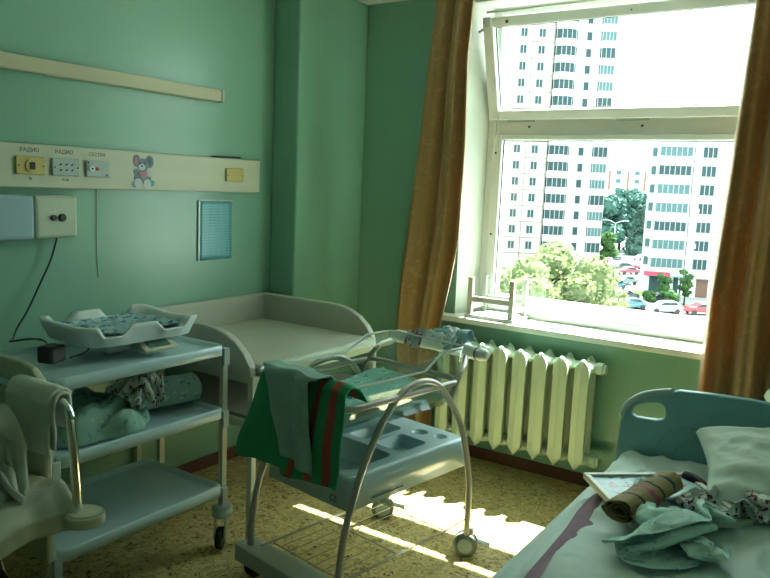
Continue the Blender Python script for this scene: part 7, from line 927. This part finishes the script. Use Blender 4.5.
# ------------------------------------------------------------------ left bed
lb=thing('hospital_bed','bed with rounded cream headboard and chrome rail at lower left','bed',(.45,-3.42,0))
ob=[(-.43,.30),(-.43,.80),(-.42,.86),(-.38,.90),(-.32,.918),(.22,.918),(.28,.905),(.32,.875),(.34,.83),(.345,.78),(.345,.30)]
MB().prism(ob,[],lambda a,b,t:(a,t,b),.985,1.01).build('headboard',mat('cream_laminate',(.50,.54,.38),rough=.35),lb,bevel=.008)
MB().tube(smooth_path([(-.40,.965,.52),(-.40,.965,.80),(-.36,.965,.84),(-.30,.965,.85),(.30,.965,.850),(.44,.965,.850),(.478,.965,.842),(.500,.966,.815),(.505,.97,.76),(.505,.985,.50)],6),.013,14).build('chrome_rail',chrome,lb)
m=MB(); m.cyl((.522,.995,.488),(.522,.995,.518),.056,n=28); m.cyl((.522,.995,.518),(.522,.995,.524),.048,n=28); m.build('bumper_disc',mat('bumper_cream',(.50,.54,.42),rough=.4),lb,bevel=.004)
m=MB(); m.bb(-.42,.20,-.95,.98,.40,.47); m.build('bed_frame',greyP,lb,bevel=.004)
for x in(-.38,.16):
    for y in(-.9,.9): MB().cyl((x,y,0),(x,y,.41),.018).build('leg',steel,lb)
MB().bb(-.42,.42,-.95,.93,.47,.525).build('mattress',linenW,lb,bevel=.03)
def coverf(u,v):
    # over the mattress and down its right side
    y=-4.3+1.86*v; tot=.85+.06; s_=u*tot
    if s_<.85: x=.06+s_; z=.535
    else: x=.915+.035*noise.noise(Vector((y*6,s_*3,2)))+.02*(s_-.85); z=.535-(s_-.85)
    wx=noise.noise(Vector((x*3,y*3,1)))
    n=.040*ridge((x*7+wx*2.5,y*6-wx*2.5,3))+.022*ridge((x*14-wx*3,y*9+wx*3,5))
    if s_<.85: z+=n+.02*max(0,1-abs(s_-.5)*2)
    else: x+=n*.9; z+=.015*wx
    return (x,y,z)
tag(MB().grid(coverf,110,150).build('bed_cover',creased(mat('ivory_satin_cover',(.52,.56,.45),rough=.38,bump=.1,bscale=10,spec=.5),5,.9,.03),solid=.004),'glossy ivory bed cover spilling off the lower left bed','bed cover')
weldp=crumpled(3,'quilt',linenW,(.66,-2.64,.535),.5,(.60,.42,2.9),solid=.006)
tag(weldp,'bulky cream quilt bunched against the chrome rail','quilt')
# folded towel over the chrome rail
def ft(off,seed,x0,x1,zf,zb):
    def f(u,v):
        x=x0+(x1-x0)*u+.006*noise.noise(Vector((v*5,seed,0)))
        if v<.45: s_=v/.45; z=zf+(.852-zf)*s_; y=-2.455-.024-off
        elif v<.55: a=(v-.45)/.1*PI; y=-2.455-math.cos(a)*(.024+off); z=.852+math.sin(a)*(.020+off)
        else: s_=(v-.55)/.45; z=.852-(.852-zb)*s_; y=-2.455+.022+off*.2
        y-= .010*(noise.noise(Vector((u*3,v*4,seed)))+.5)*(1 if v<.45 else 0)
        return (x,y,z)
    return f
ftw=thing('folded_towel','thick folded cream towel hung over the chrome bed rail','towel',(0,0,0))
MB().grid(ft(.0,3,.715,.925,.71,.76),40,60).build('inner_fold',linenW,ftw,solid=.008)
MB().grid(ft(.010,5,.70,.915,.69,.77),40,60).build('outer_fold',linenW,ftw,solid=.009)
# ------------------------------------------------------------------ outside
YW=R(33.656); rh=Vector((math.cos(YW),math.sin(YW),0)); fh=Vector((-math.sin(YW),math.cos(YW),0)); O=Vector((2.8,-3.65,0))
def E(s,d,z=0): return O+rh*s+fh*d+Vector((0,0,z))
GZ=-12.5
MB().box((0,0,-.5),(900,800,1)).build('ground',mat('pale_asphalt',(.24,.25,.25),rough=.95,var=.15,scale=.3),loc=E(40,330,GZ),rot=(0,0,YW),kind='structure')
facL=mat('cream_panel_facade',(.36,.32,.29),rough=.9,var=.04); facW=mat('white_facade',(.52,.53,.53),rough=.9,var=.03); seam=mat('facade_seam',(.10,.09,.085),rough=.9)
glz=mat('dark_glazing',(.025,.048,.055),rough=.6,spec=.15); glzb=mat('blue_glazing',(.06,.11,.12),rough=.6,spec=.15); frm=mat('glazing_frame',(.25,.27,.27),rough=.8)
def bld(name,label,s,d,rz=0):
    t=thing(name,label,'building',E(s,d,GZ),YW+rz); return t
def window_mesh(w,h,n,g=None,depth=.12):
    m=MB(); m.mi=0; m.bb(-w/2,w/2,-depth,.02,-h/2,h/2); m.mi=1
    for k in range(n+1): x=-w/2+w*k/n; m.bb(x-.05,x+.05,-depth-.05,-depth+.01,-h/2,h/2)
    for z in(-h/2,h/2): m.bb(-w/2,w/2,-depth-.05,-depth+.01,z-.05,z+.05)
    bmesh.ops.recalc_face_normals(m.bm,faces=m.bm.faces); me=bpy.data.meshes.new('window'); m.bm.to_mesh(me); m.bm.free(); me.materials.append(g or glz); me.materials.append(frm); return me
def put(me,name,par,loc,rz=0):
    o=bpy.data.objects.new(name,me); COL.objects.link(o); o.parent=par; o.location=loc; o.rotation_euler=(0,0,rz); return o
# left tower: x=0 at left hidden edge (s=10)
LB=bld('apartment_tower','tall cream and white apartment tower seen left through the window',10,127)
zf=[6.0-GZ-2.75*(-k) for k in range(0)]
HT=58
MB().prism([(0,0),(16.3,0),(20,13),(0,13)],[],lambda a,b,t:(a,b,t),0,HT).build('panel_wall',facL,LB)
MB().prism([(16.3,1.2),(26.8,1.2),(29.8,13),(19,13)],[],lambda a,b,t:(a,b,t),0,HT-1).build('white_wall',facW,LB)
m=MB()
for k in range(21): z=7.35-GZ+2.70*(k-7); m.bb(0,16.3,-.03,.02,z-.05,z+.05)
for x in(8.6,12.7,16.2): m.bb(x-.05,x+.05,-.03,.02,0,HT)
m.build('panel_seam',seam,LB)
wsm=window_mesh(1.1,1.35,2); wb=window_mesh(3.0,1.7,6,glzb); wst=window_mesh(.9,1.4,1)
balm=[]
nfl=17
for k in range(nfl):
    z=8.75-GZ+2.70*(k-6)
    if z<2: continue
    for x in(11.2,14.2): put(wsm,'window',LB,(x,0,z))
    put(wst,'window',LB,(22.3,1.2,z))
m=MB()
for k in range(nfl):
    z=8.75-GZ+2.70*(k-6)
    if z<2: continue
    pts=[(16.4,1.2),(16.6,.1),(17.4,-.6),(19.0,-.6),(19.9,.0),(20.4,1.2)]
    m.prism(pts,[],lambda a,b,t:(a,b,t),z-1.9,z-.75)
m.build('balcony',facW,LB)
m=MB()
for k in range(nfl):
    z=8.75-GZ+2.70*(k-6)
    if z<2: continue
    m.prism([(24.0,1.2),(24.1,.2),(26.6,.2),(26.8,1.2)],[],lambda a,b,t:(a,b,t),z-1.9,z-.85)
m.build('balcony',facW,LB)
baygl=MB(); baygl.mi=0; baygl.prism([(0,1.15),(.2,.15),(1.0,-.5),(2.55,-.5),(3.4,.1),(3.9,1.15)],[],lambda a,b,t:(a,b,t),-.75,.85); baygl.mi=1
for a,b in((0.2,.13),(1.0,-.52),(1.75,-.52),(2.55,-.52),(3.4,.1)): baygl.bb(a-.05,a+.05,b-.05,b+.05,-.75,.85)
bmesh.ops.recalc_face_normals(baygl.bm,faces=baygl.bm.faces); bme=bpy.data.meshes.new('b'); baygl.bm.to_mesh(bme); baygl.bm.free(); bme.materials.append(glz); bme.materials.append(frm)
w2=window_mesh(2.3,1.5,4,glzb,.9); w2d=window_mesh(2.3,1.7,3,glz,.9)
for k in range(nfl):
    z=8.75-GZ+2.70*(k-6)
    if z<2: continue
    put(bme,'balcony_glazing',LB,(16.45,0.02,z)).scale=(1,1,(1.0,1.3,1.0,1.15)[k%4]); put(w2 if k%3 else w2d,'balcony_glazing',LB,(25.4,1.15,z))
MB().prism([(-.3,-.4),(27.1,-.4),(32,13.3),(-.3,13.3)],[],lambda a,b,t:(a,b,t),HT,HT+1).build('roof',facW,LB)
# right block
RB=bld('apartment_block','white apartment block with glazed balconies seen right through the window',36.6,107,R(-12))
HR=23.4
MB().prism([(1.2,0),(24,0),(32,14),(10,14)],[],lambda a,b,t:(a,b,t),0,HR).build('main_wall',facW,RB)
MB().prism([(.6,2.5),(3,2.5),(10,14),(7.8,14)],[],lambda a,b,t:(a,b,t),0,HR-2).build('side_wall',facW,RB)
wss=window_mesh(.8,1.2,1,glzb); wr3=window_mesh(1.9,1.5,3); wl5=window_mesh(4.3,1.35,6,glzb,.75); wl5d=window_mesh(4.3,1.35,6,glz,.75)
m=MB()
for k in range(8):
    z=.2-GZ+2.62*(k-4)
    if z<3.5 or z>HR-1: continue
    m.prism([(1.3,.05),(1.3,-.7),(6.0,-.7),(6.0,.05)],[],lambda a,b,t:(a,b,t),z-1.75,z-.68)
    m.bb(1.1,6.2,-.8,.05,z+.68,z+.80)
m.build('balcony',facW,RB)
m=MB()
for k in range(8):
    z=.2-GZ+2.62*(k-4)
    if z<3.5 or z>HR-1: continue
    put(wl5 if k%3 else wl5d,'balcony_glazing',RB,(3.65,.06,z)); put(wr3,'window',RB,(8.2,0,z)); put(wr3,'window',RB,(12.4,0,z)); put(wss,'window',RB,(1.25,2.5,z))
    m.bb(6.0,22,-.05,.02,z-1.25,z-1.18)
m.bb(6.15,6.25,-.06,.02,3,HR)
m.build('panel_seam',seam,RB)
m=MB()
for x,z in((7.0,12.4),(7.0,7.4),(10.4,17.5)): m.bb(x-.4,x+.4,-.45,0,z-.3,z+.3)
m.build('air_conditioner',facW,RB)
MB().prism([(.8,-.5),(24.3,-.5),(32.4,14.3),(9.8,14.3)],[],lambda a,b,t:(a,b,t),HR,HR+.6).build('roof',facW,RB)
m=MB(); m.bb(1.6,4.4,-.02,.1,.5,2.9); m.bb(4.9,5.6,-.02,.1,.3,2.9); m.bb(5.8,6.0,-.02,.1,.3,2.9); m.build('shop_window',glz,RB)
MB().bb(8.0,9.6,-.06,.1,.1,2.7).build('door',mat('brown_door',(.12,.06,.04),rough=.6),RB)
MB().bb(.6,4.2,-1.6,-1.4,3.0,3.6).build('shop_sign',mat('crimson_sign',(.35,.03,.07),rough=.5),RB)
MB().bb(.6,6.4,-1.5,.02,2.95,3.05).build('canopy',mat('canopy_teal',(.16,.26,.27),rough=.6),RB)
MB().bb(7.4,12.5,-.9,0,2.9,3.1).build('canopy',facL,RB)
# far block
FB=bld('apartment_block','distant pale panel block behind the dark park trees',66,255,R(-10))
MB().bb(0,42,0,14,0,24.5).build('panel_wall',facW,FB)
m=MB()
for x in(8,14,19.5,25): m.bb(x,x+.8,-.05,.05,16,22.5)
m.build('stair_glazing',mat('brown_glazing',(.16,.08,.06),rough=.5),FB)
m=MB()
for k in range(5):
    for x in(10.5,16.5,22,28,33): m.bb(x,x+1.6,-.04,.05,10+2.8*k,11.4+2.8*k)
m.build('window',glzb,FB)
MB().bb(-.4,42.4,-.4,14,24.5,25).build('roof',facL,FB)
# trees
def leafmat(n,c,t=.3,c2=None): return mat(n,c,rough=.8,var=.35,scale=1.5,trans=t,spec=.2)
dk=leafmat('hazy_dark_leaves',(.05,.125,.105),.1); dk2=leafmat('hazy_blue_leaves',(.06,.12,.10),.1); yg=leafmat('sunlit_leaves',(.21,.26,.12),.5); md=leafmat('mid_leaves',(.07,.15,.05),.3); bark=mat('bark',(.05,.035,.025),rough=.9)  # dark park leaves: distance haze is put into their colour as a raised, bluish tone
def tree(name,label,s,d,h,r,n,lm,ls,seed,cone=False,z0=.25,group=None):
    rnd=random.Random(seed); t=thing(name,label,'tree',E(s,d,GZ),rnd.random()*6,group)
    m=MB(); m.cyl((0,0,0),(0,0,h*.75),r*.07+.06,r*.02+.02,8)
    for k in range(6): a=rnd.random()*6.28; m.cyl((0,0,h*(.35+.05*k)),(math.cos(a)*r*.6,math.sin(a)*r*.6,h*(.5+.06*k)),r*.025+.02,.01,5)
    m.build('trunk',bark,t)
    m=MB(); nb=14
    blobs=[]
    for k in range(nb):
        if cone: z=z0+(1-z0)*k/nb; rad=r*(1-z*.93)*1.0; a=k*2.4; blobs.append((math.cos(a)*rad*.35,math.sin(a)*rad*.35,z*h,rad*.75+.15))
        else:
            a=rnd.random()*6.28; q=rnd.random()**.5*.62; z=z0+(1-z0)*(.22+.6*rnd.random()); blobs.append((math.cos(a)*q*r,math.sin(a)*q*r,z*h,r*(.34+.2*rnd.random())))
    for i in range(n):
        bx,by,bz,br=blobs[i%nb]; v=Vector((rnd.gauss(0,1),rnd.gauss(0,1),rnd.gauss(0,1))).normalized()*br*(.72+.34*rnd.random())
        c=Vector((bx,by,bz))+Vector((v.x,v.y,v.z*.85)); a=Vector((rnd.gauss(0,1),rnd.gauss(0,1),rnd.gauss(0,.6))).normalized(); b=a.cross(Vector((rnd.gauss(0,1),rnd.gauss(0,1),rnd.gauss(0,1)))).normalized(); q=ls*(.6+.8*rnd.random())
        vs=[m.bm.verts.new(c+a*q),m.bm.verts.new(c+b*q*.6),m.bm.verts.new(c-a*q),m.bm.verts.new(c-b*q*.6)]; m.bm.faces.new(vs)
    for bx,by,bz,br in blobs: m.sphere((bx,by,bz),br*.84,6,(1,1,.85))
    m.build('foliage',lm,t); return t
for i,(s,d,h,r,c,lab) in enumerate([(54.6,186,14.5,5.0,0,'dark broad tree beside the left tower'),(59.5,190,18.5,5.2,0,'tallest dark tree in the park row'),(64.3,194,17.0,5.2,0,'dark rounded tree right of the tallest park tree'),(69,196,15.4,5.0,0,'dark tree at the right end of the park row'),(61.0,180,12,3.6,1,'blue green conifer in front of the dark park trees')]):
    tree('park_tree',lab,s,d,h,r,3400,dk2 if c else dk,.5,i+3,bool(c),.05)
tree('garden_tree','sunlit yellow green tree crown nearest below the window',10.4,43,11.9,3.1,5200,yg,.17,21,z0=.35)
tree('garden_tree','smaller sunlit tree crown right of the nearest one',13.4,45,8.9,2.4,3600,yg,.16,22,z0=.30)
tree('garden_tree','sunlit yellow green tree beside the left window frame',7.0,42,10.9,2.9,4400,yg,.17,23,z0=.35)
tree('corner_tree','mid green tree at the foot of the left tower',38.9,130,8.4,2.0,1600,md,.3,24,z0=.1)
for s,d,h,lab in((36.9,97,4.6,'slim dark shrub by the brown doorway'),(34.6,96,2.6,'low shrub left of the pale hatchback'),(39.6,97,5.4,'spreading dark shrub next to the curtain'),(36.1,92.5,2.8,'slim shrub right of the pale hatchback')): tree('shrub',lab,s,d,h,1.0,700,md,.2,int(s*7),z0=.05)
# street lamp
sl=thing('street_lamp','slim double-armed street lamp in front of the park trees','street lamp',E(45.9,150,GZ))
MB().cyl((0,0,0),(0,0,8.6),.11,.07,8).build('pole',greyP,sl)
for s_ in(-1,1):
    MB().tube([(0,0,8.6),(s_*1.2,0,9.1),(s_*2,0,9.2)],.05,6).build('arm',greyP,sl); MB().box((s_*2.2,0,9.18),(.7,.3,.15)).build('lamp_head',greyP,sl)
# cars
def car_proto(kind,color,label,s,d,rz):
    t=thing('car',label,'car',E(s,d,GZ),YW+rz,None)
    hw=.86
    if kind=='hatch': body=[(-1.95,.35),(-1.97,.75),(-1.85,.95),(-1.05,1.02),(-.45,1.42),(1.15,1.46),(1.75,1.05),(1.95,.9),(1.95,.35)]; gl=[(-.92,1.03),(-.42,1.36),(1.1,1.40),(1.55,1.06)]
    else: body=[(-2.15,.35),(-2.2,.7),(-2.05,.88),(-1.05,.97),(-.45,1.38),(.85,1.40),(1.45,1.02),(2.1,.95),(2.2,.7),(2.15,.35)]; gl=[(-.92,.99),(-.42,1.33),(.82,1.34),(1.25,1.02)]
    m=MB(); m.loft([[(x*(.97 if abs(y)>hw-.05 else 1),y*(1 if z<1.0 else .88),z) for x,z in body] for y in(-hw,-hw+.08,hw-.08,hw)],smooth=False); m.build('body',color,t,bevel=.04)
    for y,k in((-hw*.9,-1),(hw*.9,1)):
        MB().prism(gl,[],lambda a,b,q:(a,q,b),y-.02,y+.02).build('side_glass',glz,t)
    m=MB(); m.box((gl[0][0]-.02+.22,0,(gl[0][1]+gl[1][1])/2+.0),(.03,1.4,.62),Matrix.Rotation(math.atan2(.5,.36),3,'Y')); m.build('windscreen',glz,t)
    for x in(-1.3,1.25):
        for y in(-hw+.05,hw-.05): MB().cyl((x,y-.1,.33),(x,y+.1,.33),.33,n=16).build('wheel',dark,t)
    return t
cw=mat('car_white',(.6,.64,.62),rough=.3); cdk=mat('car_black',(.03,.045,.055),rough=.25); cr_=mat('car_red',(.4,.03,.04),rough=.3); cb_=mat('car_blue',(.06,.14,.2),rough=.3); cy=mat('car_yellow',(.6,.42,.08),rough=.4); cg=mat('car_grey',(.18,.22,.23),rough=.3); cm_=mat('car_maroon',(.2,.03,.06),rough=.3)
for a in[('hatch',cw,'pale hatchback parked nearest to the entrance',34.6,90.4,0),('hatch',cr_,'red car half hidden by the right curtain',39.0,90.2,.1),('sedan',cdk,'long black car at the foot of the white block',32.4,100.5,0),('sedan',cb_,'dark blue sedan below the long black car',31.0,92.5,.1),('sedan',cdk,'black sedan behind the pale hatchback',37.4,99.2,0),
    ('sedan',cg,'grey car in the middle of the parking lot',38.4,118,.4),('sedan',cb_,'dark car just left of the grey one',34.8,112,.6),('sedan',cm_,'maroon car in the centre of the parking lot',44.0,134,.3),('hatch',cdk,'black hatchback behind the maroon car',45.2,141.5,.2),('hatch',cy,'yellow car near the corner tree',44.2,156,.2),('sedan',cg,'grey van-like car beside the yellow one',38.0,123.5,1.2),
    ('sedan',cdk,'dark car turning at the edge of the road',51.5,165,1.3),('sedan',cg,'grey car right of the turning dark one',57.0,165,.5),('sedan',cw,'white car crossing before the park trees',63.5,197,.3),('hatch',cdk,'small dark car at the far right of the road',71.5,198,.2),('hatch',cy,'yellowish car on the far side of the road',68.5,200,.1),('sedan',cdk,'dark car tucked by the foot of the left tower',40.6,164,1.5),('hatch',cm_,'small wine red car beside the far grey car',49.5,144,.6)]:
    car_proto(*a)
for x0,lab,s,d,w,l in((0,'road',60,181,40,14),):
    MB().box((0,0,.02),(w,l,.04)).build('road',mat('teal_grey_asphalt',(.14,.18,.18),rough=.9),loc=E(s,d,GZ),rot=(0,0,YW),kind='structure')
MB().box((0,0,.04),(9,4.5,.08)).build('lawn',mat('dry_grass',(.32,.34,.10),rough=.95,var=.3,scale=2),loc=E(36.2,108,GZ),rot=(0,0,YW),kind='structure')
MB().box((0,0,.04),(14,5,.08)).build('lawn',mat('green_grass',(.10,.16,.05),rough=.95,var=.3,scale=2),loc=E(37,95,GZ),rot=(0,0,YW),kind='structure')
# ------------------------------------------------------------------ light
w=bpy.data.worlds.new('sky'); S.world=w; w.use_nodes=True; bg=w.node_tree.nodes['Background']; bg.inputs[0].default_value=(.86,1.0,.97,1); bg.inputs[1].default_value=7.0
sd=bpy.data.lights.new('sun','SUN'); sd.energy=60; sd.angle=R(.6); sd.color=(1,.97,.88); so=bpy.data.objects.new('sun',sd); COL.objects.link(so)
so.rotation_euler=Vector((-.2,-.645,-1)).to_track_quat('-Z','Y').to_euler()
pd=bpy.data.lights.new('sky_portal','AREA'); pd.shape='RECTANGLE'; pd.size=1.7; pd.size_y=1.7; pd.cycles.is_portal=True; po=bpy.data.objects.new('sky_portal',pd); COL.objects.link(po)
po.location=((OX0+OX1)/2,.44,1.66); po.rotation_euler=(R(-90),0,0)

for o in list(bpy.data.objects):
    k=o.name.split('.')[0]
    if o.parent is None and k in CG: o['group']=CG[k]
